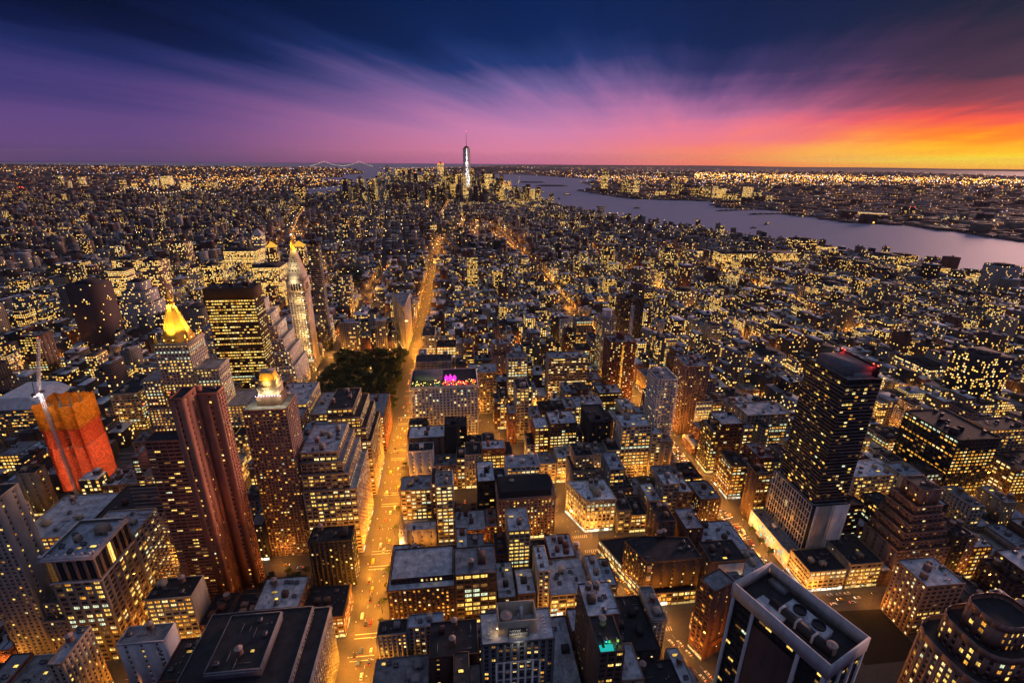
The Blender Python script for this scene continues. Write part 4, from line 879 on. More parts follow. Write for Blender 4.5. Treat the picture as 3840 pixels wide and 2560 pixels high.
MB().boxes([[-1.5, 1.5, -7, -4.5, 121, 124.5]], 0, bottom=True).build('counterweight', W('grey'), cr); b = MB(); b.beam((0, -5, 124), (0, -3.5, 134), .2); b.beam((0, -3.5, 134), (10.5, 3.8, 170), .06); b.build('pendant_line', DKMET, cr)
bulb(cr, (3, -7, 118), 9000, (1, .85, .8), .5); dots('beacon', RED, cr, [(11, 4, 173)], .4)

# 15 white hotel with the rooftop bar
STY['wgrid'] = (4.0, 3.7, .5, .62, 2, .16, 0)
wh = building('grid_hotel', 'broad white hotel with even window grid and colourful rooftop bar', 'hotel', [(rect(-57, 20, 509, 559), 0, 77)], 'wgrid', ['few', 'blank', 'wgrid'], 'white', 'tar', (), seed=31, me=own(-20, 530), cornice=.9, shop=(0, 3), parapet=1.4)
MAG = glow('bar_magenta', (.95, .05, .7), 1.1); REDG = glow('bar_red', (1, .05, .04), 2.2); GRN = glow('bar_green', (.35, 1, .25), 1.6)
b = MB(); b.boxes([[-35, -2, -6, 14, 77.1, 83]], 0); b.build('bar_pavilion', W('slate'), wh)
[MB().lathe((tx, -6), [(2.1, 77.1), (2.1, 80.4), (2.6, 80.4), (.1, tz_)], 10).build('bar_tent', MAG, wh) for tx, tz_ in ((2.5, 84.5), (7.2, 85.5), (12, 84))]; bulb(wh, (8, -11, 81), 2500, (1, .05, .7), .6, 'bar_light')
rq = random.Random(2)
for k in range(46):
    x = rq.uniform(-2, 36); y = rq.uniform(-23.5, -13); m = MB()
    m.lathe((0, 0), [(.08, 0), (.08, 2.1)], 5, 1); m.lathe((0, 0), [(1.3, 2.1), (.05, 2.9)], 8, 0, cap=False); m.build('bar_parasol', [REDG if rq.random() < .7 else LIT[1], DKMET], wh, loc=(x, y, 77.1))
for k in range(26):
    x = rq.uniform(-36, -3); y = rq.uniform(-23.5, -9); m = MB(); m.lathe((0, 0), [(.05, 0), (.8, .5), (.9, 1.2), (.1, 2)], 7, 0); m.build('bar_planter', [plain('planter_leaf', (.05, .11, .03), .9)], wh, loc=(x, y, 77.1))
for x, c_ in ((-30, (.7, 1, .3)), (-18, (1, .7, .3)), (-8, (.5, 1, .5)), (20, (1, .1, .05)), (30, (1, .1, .08)), (4, (1, .12, .08))): bulb(wh, (x, -17, 80.5), 1300, c_, .4, 'bar_light')
dots('bar_lamp', LAMP_OR, wh, [(rq.uniform(-37, 37), rq.uniform(-24, -10), 79.5) for _ in range(40)], .3)

# 16 church with spire
ch = thing('church', 'small marble church with tall pale steeple at the avenue kerb', 'church', (-53.5, 347.5, 0))
b = MB(); b.boxes([[-3.2, 3.2, -3.2, 3.2, 0, 16], [-3.6, 3.6, -3.6, 3.6, 16, 16.7], [-2.6, 2.6, -2.6, 2.6, 16.7, 22], [-3, 3, -3, 3, 22, 22.5]], 0); b.build('church_tower', W('white'), ch)
b = MB(); b.lathe((0, 0), [(2.9, 22.5), (2.3, 25), (.08, 43)], 8, 0, R(22.5)); b.build('spire', W('grey'), ch)
b = MB(); b.boxes([[-4, 20, 4, 24, 0, 9]], 0); b.build('nave_wall', W('lime'), ch)
b = MB(); b.prism(rect(-4.4, 20.4, 3.6, 24.4), 9, 15, 0, top=rect(-4.4, 20.4, 13.9, 14.1)); b.build('nave_roof', RF('grey'), ch)
b = MB(); b.lathe((0, 0), [(1.1, 0), (1.1, .2), (.02, .2)], 16); _rot(b.build('clock_face', LIT[2], ch, loc=(0, -3.25, 14)), (R(90), 0, 0))
for x in (-1, 1): MB().boxes([[x*1.2-.5, x*1.2+.5, -2.7, -2.5, 18, 20.6]], 0).build('belfry_opening', DKMET, ch)
bulb(ch, (-3, -7, 10), 1200, (1, .85, .6), .4)

# 17 wedge corner block with the white roof, 18 black L shaped store, 19 brick tower with mural sign
STY['wedge'] = (3.9, 4.0, .66, .6, 2, .8, 1)
building('corner_block', 'brightly lit corner block with wide white roof on the diagonal avenue', 'building', [([(109.5, 349.5), (137, 349.5), (134, 379), (97.5, 379)], 0, 35)], 'wedge', ['few', 'blank', 'wedge'], 'cream', 'white', ('bigbulk', ('tank', 2, 8), ('tank', 7, 8), 'bulk', 'vent', 'vent'), seed=13, me=own(120, 360), cornice=.7, shop=(0, 3))
STY['store'] = (4.6, 4.6, .8, .66, 2, .8, 1)
def posters(root, c, r):
    ps = [(3.6, 3.2, 'poster', plain('poster_pale', (.6, .55, .5), .7), 34.5), (3.6, 2.4, 'poster', plain('poster_rose', (.65, .3, .27), .7), 31.5), (3.6, 3.4, 'poster', plain('poster_black', (.06, .05, .05), .7), 27.9), (3.6, 4.6, 'poster', plain('poster_white', (.65, .62, .57), .7), 23)]
    for w, h_, nme, m, z in ps: MB().boxes([[0, w, -.12, 0, 0, h_]], 0, bottom=True).build(nme, m, root, loc=(135.2-c[0], 269.8-c[1], z))
    MB().boxes([[0, 9, -.15, 0, 0, 5]], 0, bottom=True).build('billboard', plain('billboard_skin', (.62, .5, .38), .7), root, loc=(138.5-c[0], 265.75-c[1], 5.5))
    MB().boxes([[0, 15, -1.2, 0, 0, 2]], 0, bottom=True).build('sign_band', SHOPW, root, loc=(137.5-c[0], 265.7-c[1], 2.6)); bulb(root, (145-c[0], 263-c[1], 4), 600, (1, .95, .9), .6, 'sign_light')
building('l_shaped_store', 'black roofed L shaped store with bright shop fronts along the diagonal avenue', 'store', [([(137, 266), (176, 266), (176, 326), (115, 326)], 0, 12.5), ([(134.6, 270), (178, 270), (177, 292), (141, 297), (124.8, 293)], 12.5, 40, ('few', 'blank', 'blank', 'blank', 'hotel'))], 'store', ['blank', 'blank', 'store'], 'brown', 'tar', (('tank', 8, -2), ('tank', 12, -1)), seed=17, me=own(150, 300), extra=posters, indiv=120, shop=(0, 3))
ud = np.array([-.3617, .9323]); vd = np.array([.9323, .3617])
def rpoly(c, w, d):                                     # box turned with the diagonal avenue
    c = np.array(c, float); return [tuple(c), tuple(c+vd*w), tuple(c+vd*w+ud*d), tuple(c+ud*d)]
def mural(root, c, r):
    p = np.array([158.5, 220.5])-c; a = math.atan2(vd[1], vd[0])
    m = MB(); m.boxes([[5, 17.6, -.25, -.05, 8, 16]], 0, bottom=True); bd = m.build('mural_board', plain('mural_brown', (.16, .05, .02), .8), root, loc=(p[0], p[1], 0), rz=a)
    t = text('GAETDU', 4.6, 'mural_lettering', bd, (7.4, -.28, 9.7), (R(90), 0, 0), plain('mural_orange', (.75, .25, .06), .8), .05, .02); t.scale = (.62, 1.15, 1)
building('brick_mural_tower', 'brick tower with orange lettered mural low on its plain side', 'tower', [(rpoly((158.5, 220.5), 18.5, 12.5), 0, 62)], 'few', ['blank', 'blank', 'loftdim'], 'red', 'grey', (), seed=18, me=own(165, 225), indiv=90, extra=mural, shop=(3,))

# 20 white rimmed tower in the right foreground
STY['darkgl'] = (3.0, 4.0, .9, .45, 2, .2, 1)
cw = np.array([130.8, 111.0])
def rimtop(root, c, r):
    a = math.atan2(vd[1], vd[0]); p = cw-c; WH = W('white')
    g = MB(); Wd, Dp = 23.6, 41.0
    fr = [[-.8, Wd+.8, -.8, 0, 144, 151], [-.8, Wd+.8, Dp, Dp+.8, 144, 151], [-.82, -.02, -.02, Dp+.02, 144.02, 150.98], [Wd+.02, Wd+.82, -.02, Dp+.02, 144.02, 150.98]]
    for f in fr: MB().boxes([f], 0, bottom=True).build('roof_rim', WH, root, loc=(p[0], p[1], 0), rz=a)
    for x in (.6, 8.2, 15.8, Wd-.9): MB().boxes([[x-.5, x+.9, -.75, -.05, 0, 144]], 0).build('facade_pier', WH, root, loc=(p[0], p[1], 0), rz=a)
    for y in (.5, 10.5, 30.5, Dp-.9): MB().boxes([[-.75, -.05, y-.5, y+.9, 0, 144]], 0).build('facade_pier', WH, root, loc=(p[0], p[1], 0), rz=a)
    g = MB(); g.boxes([[-.5, -.02, 11.5, 30, 20, 139]], 0); g.build('blank_panel', W('brickdk'), root, loc=(p[0], p[1], 0), rz=a)
    g = MB()
    g.boxes([[2.5, 10, 22, 34, 144.6, 146]], 0); g.build('roof_platform', RF('silver'), root, loc=(p[0], p[1], 0), rz=a)
    g = MB(); g.boxes([[11.5, 18, 9, 26, 144.6, 147.6]], 0); ct_ = g.build('cooling_plant', RF('silver'), root, loc=(p[0], p[1], 0), rz=a)
    for y in (13, 21): q = MB(); q.lathe((14.8, y), [(2.6, 147.6), (2.6, 148.6), (2.2, 148.6), (2.0, 147.9)], 18); q.build('cooling_fan', DKMET, ct_)
    g = MB()
    g.boxes([[8, 10.8, 4, 30, 144.6, 148]], 0); g.build('plant_duct', DKMET, root, loc=(p[0], p[1], 0), rz=a)
    for y in (11, 18, 25): MB().boxes([[7.6, 11.2, y-.4, y+.4, 144.6, 148.5]], 0).build('duct_band', WH, root, loc=(p[0], p[1], 0), rz=a)
    q = MB(); q.lathe((10.5, 5.2), [(1.9, 145), (1.9, 149), (2.0, 149), (.1, 150)], 14); q.build('water_tank', TANKC, root, loc=(p[0], p[1], 0), rz=a)
    MB().boxes([[18.5, 21.5, 30, 38, 144.6, 146.8]], 0).build('air_handler', MET, root, loc=(p[0], p[1], 0), rz=a)
    MB().boxes([[2, 4, 35, 39, 144.6, 145.8]], 0).build('air_handler', CRW, root, loc=(p[0], p[1], 0), rz=a)
building('rimmed_office_tower', 'black office tower with thick white roof rim in the right foreground', 'tower', [(rpoly(cw, 23.6, 41), 0, 144.4)], 'darkgl', ['darkgl', 'blank', 'darkgl'], 'black', 'tar', (), seed=19, me=own(135, 130), indiv=200, extra=rimtop, parapet=.3)

# 21 dark glass tower on the white framed podium
STY['evt'] = (2.9, 3.05, .94, .66, 1, .09, 0); STY['pod'] = (3.6, 7.0, .8, .86, 1, .06, 0)
def evx(root, c, r):
    WH = W('white')
    for z in np.arange(63, 168, 3.05): MB().boxes([[-13.2, 15.25, -22.25, 21.25, z, z+.4]], 0, bottom=True).build('floor_band', W('grey'), root)
    b = MB(); b.boxes([[-10, 12, -15, 16, 171, 178]], 0); b.build('penthouse', W('slate'), root); b = MB(); b.boxes([[-4, 10, -17, -15.1, 171.2, 174]], 0); b.build('roof_plant', W('grey'), root)
    b = MB(); b.boxes([[12, 12.5, -20, 20, 171, 180]], 0); b.build('crown_screen', W('black'), root)
    dots('beacon', RED, root, [(12.3, -18, 180.3), (12.3, -14, 180.3), (12.3, 15, 180.3), (12.3, 18, 180.3)], .6); bulb(root, (11, 16, 179), 500, (1, .05, .04), .3, 'beacon_light'); bulb(root, (11, -16, 179), 500, (1, .05, .04), .3, 'beacon_light')
    for x in (-12, 2.2, 15.6): MB().boxes([[x-1, x+1, -25.4, -24.7, 0, 60]], 0).build('podium_pier', WH, root)
    MB().boxes([[2.9, 15, -25.1, -24.72, 2, 60]], 0).build('podium_panel', WH, root); MB().boxes([[-11, 1.2, -25.2, -24.74, 2, 60]], 0).build('podium_panel', W('lime'), root)
    rq2 = random.Random(8)
    for j in range(9):
        zz = 3+j*6.4
        for k in range(16):
            y = -24+k*3.05
            MB().boxes([[-16.62, -16.1, y+.2, y+2.2+(.5 if (k+j) % 3 else -.4), zz+5.6, zz+6.3]], 0, bottom=True).build('frame_rail', WH, root)
    for k in range(17):
        y = -24.2+k*3.05; MB().boxes([[-16.7, -16.1, y-.28, y+.28, 0, 60]], 0).build('frame_post', WH, root)
building('dark_glass_tower', 'dark glass apartment tower with red beacons on a white framed podium', 'tower', [(rect(281, 313, 294, 343), 0, 60.2, ('blank', 'few', 'blank', 'pod')), (rect(284, 312, 296.5, 340), 60.25, 171, ('evt', 'evt', 'blank', 'evt'))], 'evt', 'evt', 'black', 'grey', (), seed=23, me=own(290, 320), extra=evx, parapet=.6)
TEAL = glow('window_lit_teal', (.25, .85, .75), .9, vary=.4)
def annex(root, c, r):
    rq3 = random.Random(3)
    for z in (2.5, 7, 11.3):
        for k in range(13):
            if rq3.random() < .72: MB().boxes([[-6.62, -6.4, -26+k*4.1+rq3.uniform(0, 1), -24.3+k*4.1+rq3.uniform(0, .8), z, z+3.1]], 0, bottom=True).build('teal_window', TEAL, root)
building('annex_block', 'low white annex with slanted teal lit windows on the right hand avenue', 'building', [(rect(267.5, 280.5, 290.5, 345.5), 0, 15)], 'blank', 'blank', 'white', 'grey', ('unit', 'bulk'), seed=2, me=own(270, 300), extra=annex)

# 22 ziggurat, 23 rounded tower at lower right
tz = [(rect(339, 386, 266, 299), 0, 34)]+[(rect(339+k*2.6, 386-k*2.2, 266+k*1.6, 298.5), 34+(k-1)*7, 34+k*7) for k in range(1, 6)]+[(rect(355, 372, 276, 294), 69, 83, ('few',)*4)]
STY['zig'] = (4.2, 3.5, .6, .45, 2, .14, 0)
building('ziggurat_building', 'brown terraced ziggurat apartment block with penthouse at right', 'building', tz, 'zig', ['few', 'blank', 'few'], 'pink', 'brown', ('bulk',), seed=6, me=own(360, 280), indiv=60)
def oval(cx, cy, rx, ry, n=20, p=.6):
    out = []
    for k in range(n):
        t = 2*math.pi*(k+.5)/n-math.pi*.75; c_, s_ = math.cos(t), math.sin(t); out.append((cx+rx*math.copysign(abs(c_)**p, c_), cy+ry*math.copysign(abs(s_)**p, s_)))
    return out
STY['ov'] = (4.0, 4.2, .5, .6, 2, .5, 0)
ovs = ['ov']*19
building('rounded_terrace_tower', 'brown tower of stacked rounded terraces at the lower right corner', 'tower', [(oval(303, 172, 30, 24), 0, 52), (oval(304, 173, 22, 18), 52, 66), (oval(304, 174, 14, 11.5), 66, 80)], 'ov', ovs, 'pink', 'tar', (), seed=25, me=own(300, 170), parapet=4)

# details on the table buildings
def on(label): return HROOT[label]
rt = on('dark tower with white window grid and NOW RENTING sign on its roof')
CREAM = W('cream')
b = MB(); hw_, hd_ = 10.5, 6.2
for bx in ([-hw_, hw_, -hd_, -hd_+.5, 80.1, 90], [-hw_, hw_, hd_-.5, hd_, 80.1, 90.5], [-hw_, -hw_+.5, -hd_+.5, hd_-.5, 80.1, 90], [hw_-.5, hw_, -hd_+.5, hd_-.5, 80.1, 90]): b.boxes([bx], 0)
b.build('roof_enclosure', CREAM, rt, loc=(0, 1.2, 0))
b = MB(); b.lathe((0, 0), [(3.3, 80.2), (3.3, 88), (3.4, 88), (.1, 89.6)], 20); b.build('round_tank', TANKC, rt, loc=(-5.6, 1.2, 0)); MB().boxes([[0, 2, -1.2, 3.8, 86, 86.5]], 0, bottom=True).build('enclosure_deck', MET, rt, loc=(0, 1.2, 0)); MB().boxes([[2.4, 4, 2, 4.8, 80.2, 88.5]], 0).build('access_hatch', CRW, rt, loc=(0, 1.2, 0))
sg = MB().boxes([[-5.5, 5.8, -6.9, -6.25, 80.1, 88.3]], 0).build('sign_box', CREAM, rt); MB().boxes([[-5.2, 5.5, -7.0, -6.91, 82, 87.2]], 0, bottom=True).build('sign_board', plain('sign_black', (.035, .03, .028), .6), rt)
for t_, x_, z_, s_ in (('NOW', -4.8, 84.75, 2.35), ('RENTING', -4.8, 82.35, 2.35), ('3', 4.1, 85.2, 2.0)): text(t_, s_, 'sign_lettering', sg, (x_, -7.02, z_), (R(90), 0, 0), plain('sign_white', (.8, .78, .74), .6), .02, .02)
bulb(rt, (0, -12, 82), 700, (1, .9, .75), .5, 'sign_light'); dots('sign_lamp', LAMP_OR, rt, [(-11, -3, 83.5)], .4); bulb(rt, (-12, -4, 83.5), 250, (1, .6, .25), .3, 'sign_light')
for k in range(6):
    for sx_ in (-1, 1): m = MB(); m.boxes([[-.9, .9, -.35, .35, .35, .5], [.5, .9, -.35, .35, .5, 1.0], [-.8, -.6, -.3, .3, 0, .35], [.6, .8, -.3, .3, 0, .35]], 0); m.build('roof_lounger', CRW, rt, loc=(sx_*15, -6+k*2.1, 80.06), rz=0 if sx_ > 0 else math.pi)
WF = W('white')
for x in np.linspace(-12, 12, 7): MB().boxes([[x-.55, x+.55, -10.15, -9.72, 0, 66]], 0).build('frame_post', WF, rt)
for z in np.arange(6.6, 67, 6.6): MB().boxes([[-12.4, 12.4, -10.05, -9.74, z-.5, z+.5]], 0, bottom=True).build('frame_rail', WF, rt)
te = on('slim brown tower with glowing teal terrace on its roof')
b = MB(); b.boxes([[-6.0, 1.5, -10.2, -6.5, 72.1, 72.5]], 0); b.build('terrace_pool', glow('terrace_teal', (.02, .6, .55), .7), te); bulb(te, (-1, -8, 75), 900, (.1, 1, .9), .5, 'terrace_light'); bulb(te, (4, -7, 75), 400, (1, .8, .3), .4, 'terrace_light')
for q in ((-4, -8), (0, -6), (3, -9), (5, -6)): m = MB(); m.lathe((0, 0), [(.1, 0), (.9, .6), (1.1, 1.5), (.2, 2.6)], 7); m.build('terrace_plant', plain('planter_leaf', (.05, .11, .03), .9), te, loc=(*q, 72.5))
th = on('brown windowless theatre with floodlit white panel on its front')
MB().boxes([[-8, 13, -10.8, -10.52, 24, 36]], 0).build('floodlit_panel', W('white'), th)
for k in range(6): dots('panel_lamp', VIO, th, [(-6+k*3.6, -14, 23.5)], .35); bulb(th, (-6+k*3.6, -14, 23.6), 700, (.95, 1, .75), .3)
MB().boxes([[-9, 14, -14.5, -10.6, 22.4, 23]], 0, bottom=True).build('lamp_gantry', DKMET, th)
ap = on('red brick apartment tower with glowing yellow stair strip')
for z in np.arange(3, 92, 3.2): MB().boxes([[-1.2, 1.2, -14.6, -14.3, z, z+2.2]], 0, bottom=True).build('stair_window', LIT[1], ap)
b = MB(); b.lathe((1, 0), [(5, 96), (5, 104), (5.4, 104), (5.4, 105), (4.6, 105)], 20); b.build('round_plant_room', W('red'), ap)
dr = on('pale tower crowned by a round white drum'); b = MB(); b.lathe((0, 0), [(7, 104), (7, 113), (7.5, 113), (7.5, 114), (6.2, 114)], 22); b.build('roof_drum', W('white'), dr)
dk = on('dark brown tower with white central window strip'); MB().boxes([[-3, 3, -17.4, -17.05, 0, 98]], 0).build('white_strip', W('white'), dk)
for z in np.arange(4, 96, 3.2):
    for x in (-1.5, 1.5): MB().boxes([[x-.8, x+.8, -17.5, -17.38, z, z+1.7]], 0, bottom=True).build('strip_window', GLASS, dk)
ca = on('pinkish brick hotel with black mansard roof and corner dome'); P_ = rect(-25, 25, -14, 14); MB().prism(P_, 45.3, 50.5, 0, top=inset(P_, 2.5)).build('mansard_roof', W('black'), ca)
b = MB(); b.lathe((23.5, -12.5), [(2.4, 45), (2.4, 49), (2.2, 51), (1.2, 53), (.1, 54.5)], 14); b.build('corner_dome', W('grey'), ca)
ba = on('white balcony tower stepping up beside the right hand avenue')
for z in np.arange(6, 105, 3): MB().boxes([[-2, 11.2, -16.6, -15.1, z, z+.3]], 0, bottom=True).build('balcony', W('white'), ba)

# ------------------------------------------------------------------ words for labels
ORD = 'first second third fourth fifth sixth seventh eighth ninth tenth eleventh twelfth thirteenth fourteenth fifteenth sixteenth seventeenth eighteenth nineteenth twentieth'.split()
def ordw(i): return ORD[i] if i < 20 else (['', '', 'twenty', 'thirty', 'forty', 'fifty', 'sixty', 'seventy'][(i+1)//10]+('-'+ORD[(i+1) % 10-1] if (i+1) % 10 else '-th')).replace('y-th', 'ieth')
def uniq(items, tail='from camera'):
    g = {}
    for o, lab, key in items: g.setdefault(lab, []).append((key, o))
    for lab, v in g.items():
        v.sort(key=lambda t: t[0])
        for i, (_, o) in enumerate(v): o['label'] = lab if len(v) == 1 else '%s, %s %s' % (lab, ordw(i), tail)
LM = [('gold pyramid tower', -306, 540), ('bronze glass tower', -277, 626), ('white clock tower', -244, 770), ('wedge building', -95, 850), ('rooftop bar hotel', -18, 530), ('lantern crowned tower', -149, 360), ('brick slab tower', -185, 310),
      ('orange netted tower', -372, 456), ('red beacon tower', 297, 318), ('white rimmed tower', 135, 134), ('church steeple', -53, 347), ('white roofed block', 118, 365), ('yellow strip tower', 216, 597), ('white balcony tower', 215, 455),
      ('drum topped tower', 221, 676), ('brown ziggurat', 362, 282), ('L shaped store', 150, 295), ('rental sign tower', 27, 195), ('dark park', -147, 690), ('white strip tower', 287, 763), ('arched cornice block', -245, 281),
      ('black roofed store', -125, 215), ('small car park', 2, 390), ('dark lit block', 485, 375), ('low brick hall', 343, 432), ('slender striped tower', -235, 846), ('amber glass block', -20, 758)]
def near_lm(x, y):
    n, lx, ly = min(LM, key=lambda t: (t[1]-x)**2+(t[2]-y)**2)
    ax, ay = x-lx, y-ly
    rel = ('right of' if ax > 0 else 'left of') if abs(ax) > abs(ay) else ('behind' if ay > 0 else 'before')
    return '%s the %s' % (rel, n)

# ------------------------------------------------------------------ city fabric too small to pick apart: boxes with a window shader
def city_mats():
    m, n, l, o = new_mat('city_wall'); p = n.new('ShaderNodeBsdfPrincipled'); l.new(p.outputs[0], o.inputs[0]); p.inputs['Roughness'].default_value = .8
    def at(nm): a = n.new('ShaderNodeAttribute'); a.attribute_name = nm; return a
    def ma(op, a, b=None, clamp=False):
        k = n.new('ShaderNodeMath'); k.operation = op; k.use_clamp = clamp
        for i, v in enumerate((a, b)):
            if v is None: continue
            if isinstance(v, (int, float)): k.inputs[i].default_value = v
            else: l.new(v, k.inputs[i])
        return k.outputs[0]
    uv = n.new('ShaderNodeUVMap'); uv.uv_map = 'uvm'; s = n.new('ShaderNodeSeparateXYZ'); l.new(uv.outputs[0], s.inputs[0])
    wz, lit, rid = at('wsz').outputs['Fac'], at('lit').outputs['Fac'], at('rid').outputs['Fac']
    U_, V_ = ma('DIVIDE', s.outputs[0], ma('MULTIPLY', wz, 3.1)), ma('DIVIDE', s.outputs[1], ma('MULTIPLY', wz, 3.5))
    fu, fv = ma('FLOOR', U_), ma('FLOOR', V_)
    c = n.new('ShaderNodeCombineXYZ'); l.new(fu, c.inputs[0]); l.new(fv, c.inputs[1]); l.new(rid, c.inputs[2])
    w = n.new('ShaderNodeTexWhiteNoise'); w.noise_dimensions = '3D'; l.new(c.outputs[0], w.inputs[0])
    c2 = n.new('ShaderNodeCombineXYZ'); l.new(fv, c2.inputs[0]); l.new(rid, c2.inputs[1]); w2 = n.new('ShaderNodeTexWhiteNoise'); w2.noise_dimensions = '2D'; l.new(c2.outputs[0], w2.inputs[0])
    eff = ma('MULTIPLY', lit, ma('ADD', .35, ma('MULTIPLY', w2.outputs[0], 1.3)))
    on_ = ma('LESS_THAN', w.outputs[0], eff)
    mk = ma('MULTIPLY', ma('COMPARE', ma('FRACT', U_), .5), 1.0)
    k = n.new('ShaderNodeMath'); k.operation = 'COMPARE'; l.new(ma('FRACT', U_), k.inputs[0]); k.inputs[1].default_value = .5; k.inputs[2].default_value = .33
    k2 = n.new('ShaderNodeMath'); k2.operation = 'COMPARE'; l.new(ma('FRACT', V_), k2.inputs[0]); k2.inputs[1].default_value = .52; k2.inputs[2].default_value = .29
    win = ma('MULTIPLY', k.outputs[0], k2.outputs[0])
    ss = n.new('ShaderNodeSeparateXYZ'); l.new(w.outputs[1], ss.inputs[0])
    cr = n.new('ShaderNodeValToRGB'); l.new(ss.outputs[1], cr.inputs[0]); e = cr.color_ramp.elements; e[0].color = (1, .45, .07, 1); e[1].color = (1, .76, .34, 1); x = cr.color_ramp.elements.new(.55); x.color = (1, .58, .12, 1)
    es = ma('MULTIPLY', ma('MULTIPLY', on_, win), ma('ADD', .45, ma('MULTIPLY', ss.outputs[2], 1.0)))
    l.new(cr.outputs[0], p.inputs['Emission Color']); l.new(ma('MULTIPLY', es, at('glow').outputs['Fac']), p.inputs['Emission Strength'])
    mx = n.new('ShaderNodeMix'); mx.data_type = 'RGBA'; l.new(win, mx.inputs['Factor']); l.new(at('wcol').outputs['Color'], mx.inputs[6]); mx.inputs[7].default_value = (.03, .033, .04, 1); l.new(mx.outputs[2], p.inputs['Base Color'])
    m.cycles.emission_sampling = 'NONE'
    m2, n2, l2, o2 = new_mat('city_roof'); p2 = n2.new('ShaderNodeBsdfPrincipled'); l2.new(p2.outputs[0], o2.inputs[0]); p2.inputs['Roughness'].default_value = .85
    a = n2.new('ShaderNodeAttribute'); a.attribute_name = 'rcol'; g = n2.new('ShaderNodeNewGeometry'); no = n2.new('ShaderNodeTexNoise'); no.inputs['Scale'].default_value = .16; no.inputs['Detail'].default_value = 6; l2.new(g.outputs['Position'], no.inputs['Vector'])
    r = n2.new('ShaderNodeMapRange'); l2.new(no.outputs[0], r.inputs[0]); r.inputs[1].default_value = .3; r.inputs[2].default_value = .7; r.inputs[3].default_value = .45; r.inputs[4].default_value = 1.35
    v = n2.new('ShaderNodeVectorMath'); v.operation = 'SCALE'; l2.new(a.outputs['Color'], v.inputs[0]); l2.new(r.outputs[0], v.inputs['Scale']); l2.new(v.outputs[0], p2.inputs['Base Color'])
    return [m, m2]
CITY = city_mats()
WCOL = np.array([WALLS[k] for k in ('red', 'brown', 'tan', 'lime', 'white', 'grey', 'dark', 'pink', 'cream', 'brickdk')])*.8
RCOL = np.array([ROOFS[k] for k in ('tar', 'grey', 'silver', 'blue', 'brown', 'white')])
def city(name, bx, lit=.2, wsz=1.0, glow_=1.0, wc=None, rc=None, parent=None, rot=0, about=(0, 0), kind='stuff', seed=1, loc=None, label=None, cat=None, split=False):
    bx = np.asarray(bx, float).reshape(-1, 6); k = len(bx); r = np.random.default_rng(seed)
    b = MB(); b.boxes(bx, 0); b.m[0] = np.tile([0, 0, 0, 0, 1], k)
    if rot:
        v = b.v[0]; c, s = math.cos(rot), math.sin(rot); x, y = v[:, 0]-about[0], v[:, 1]-about[1]; b.v[0] = np.c_[about[0]+c*x-s*y, about[1]+s*x+c*y, v[:, 2]]
    me = b.mesh(name, CITY)
    dx_, dy_ = bx[:, 1]-bx[:, 0], bx[:, 3]-bx[:, 2]; z0, z1 = bx[:, 4], bx[:, 5]; u = np.zeros((k, 5, 4, 2))
    for f, Ln in enumerate((dx_, dy_, dx_, dy_)):
        u[:, f, 1, 0] = u[:, f, 2, 0] = Ln; u[:, f, 0, 1] = u[:, f, 1, 1] = z0; u[:, f, 2, 1] = u[:, f, 3, 1] = z1
    me.uv_layers.new(name='uvm'); me.uv_layers['uvm'].data.foreach_set('uv', u.astype(np.float32).ravel())
    def attr(nm, val):
        a = me.attributes.new(nm, 'FLOAT', 'FACE'); a.data.foreach_set('value', np.repeat(np.broadcast_to(val, (k,)), 5).astype(np.float32))
    attr('lit', lit); attr('wsz', wsz); attr('rid', r.random(k)*97); attr('glow', glow_)
    def cattr(nm, val):
        a = me.attributes.new(nm, 'FLOAT_COLOR', 'FACE'); v = np.ones((k, 4)); v[:, :3] = val; a.data.foreach_set('color', np.repeat(v, 5, 0).astype(np.float32).ravel())
    cattr('wcol', WCOL[r.choice(len(WCOL), k, p=[.16, .18, .14, .1, .06, .12, .06, .08, .05, .05])]*r.uniform(.6, 1.1, (k, 1)) if wc is None else wc)
    cattr('rcol', RCOL[r.choice(len(RCOL), k, p=[.27, .23, .19, .2, .04, .07])] if rc is None else rc)
    return link(name, me, parent, loc, kind=kind, label=label, cat=cat)
# main glowing streets, used to keep the fabric clear of them
def route(c, pts): return [tuple(un(*pix(c, *p))[:2]) for p in pts]
ROUTES = [([(-73, 820), (-73, 2250)], 15), ([(250, 820), (250, 1650), (170, 2350)], 14), ([(524, 300), (524, 1900)], 13), ([(798, 300), (798, 1900)], 12), ([(-375, 800), (-375, 1420)], 14), ([(-98, 860), (-290, 1330)], 12),
          ([(-680, 600), (-680, 1500), (-700, 2600)], 12), (route('U1', [(2310, 830), (2280, 730)]), 12), (route('U1', [(2025, 650), (2005, 570), (2050, 470), (2095, 410)]), 34), (route('U2', [(905, 650), (870, 720), (820, 800)]), 16), (route('U2', [(1030, 790), (990, 930)]), 14),
          (route('U2', [(1140, 830), (1130, 1000)]), 16), (route('U2', [(1240, 840), (1340, 900), (1400, 960), (1470, 1050)]), 18), (route('U2', [(720, 650), (730, 740)]), 14)]
def near_route(x, y, ex=0):
    m = np.zeros(len(x), bool)
    for pl, hw in ROUTES:
        for a, b_ in zip(pl[:-1], pl[1:]):
            a, b_ = np.array(a), np.array(b_); d = b_-a; L2 = d@d; t = np.clip(((x-a[0])*d[0]+(y-a[1])*d[1])/L2, 0, 1); m |= np.hypot(x-a[0]-t*d[0], y-a[1]-t*d[1]) < hw+ex
    return m
def inpoly(x, y, poly):
    p = np.array(poly); c = np.zeros(len(x), bool); j = len(p)-1
    for i in range(len(p)):
        if p[i, 1] != p[j, 1]:
            c ^= ((p[i, 1] > y) != (p[j, 1] > y)) & (x < (p[j, 0]-p[i, 0])*(y-p[i, 1])/(p[j, 1]-p[i, 1])+p[i, 0])
        j = i
    return c
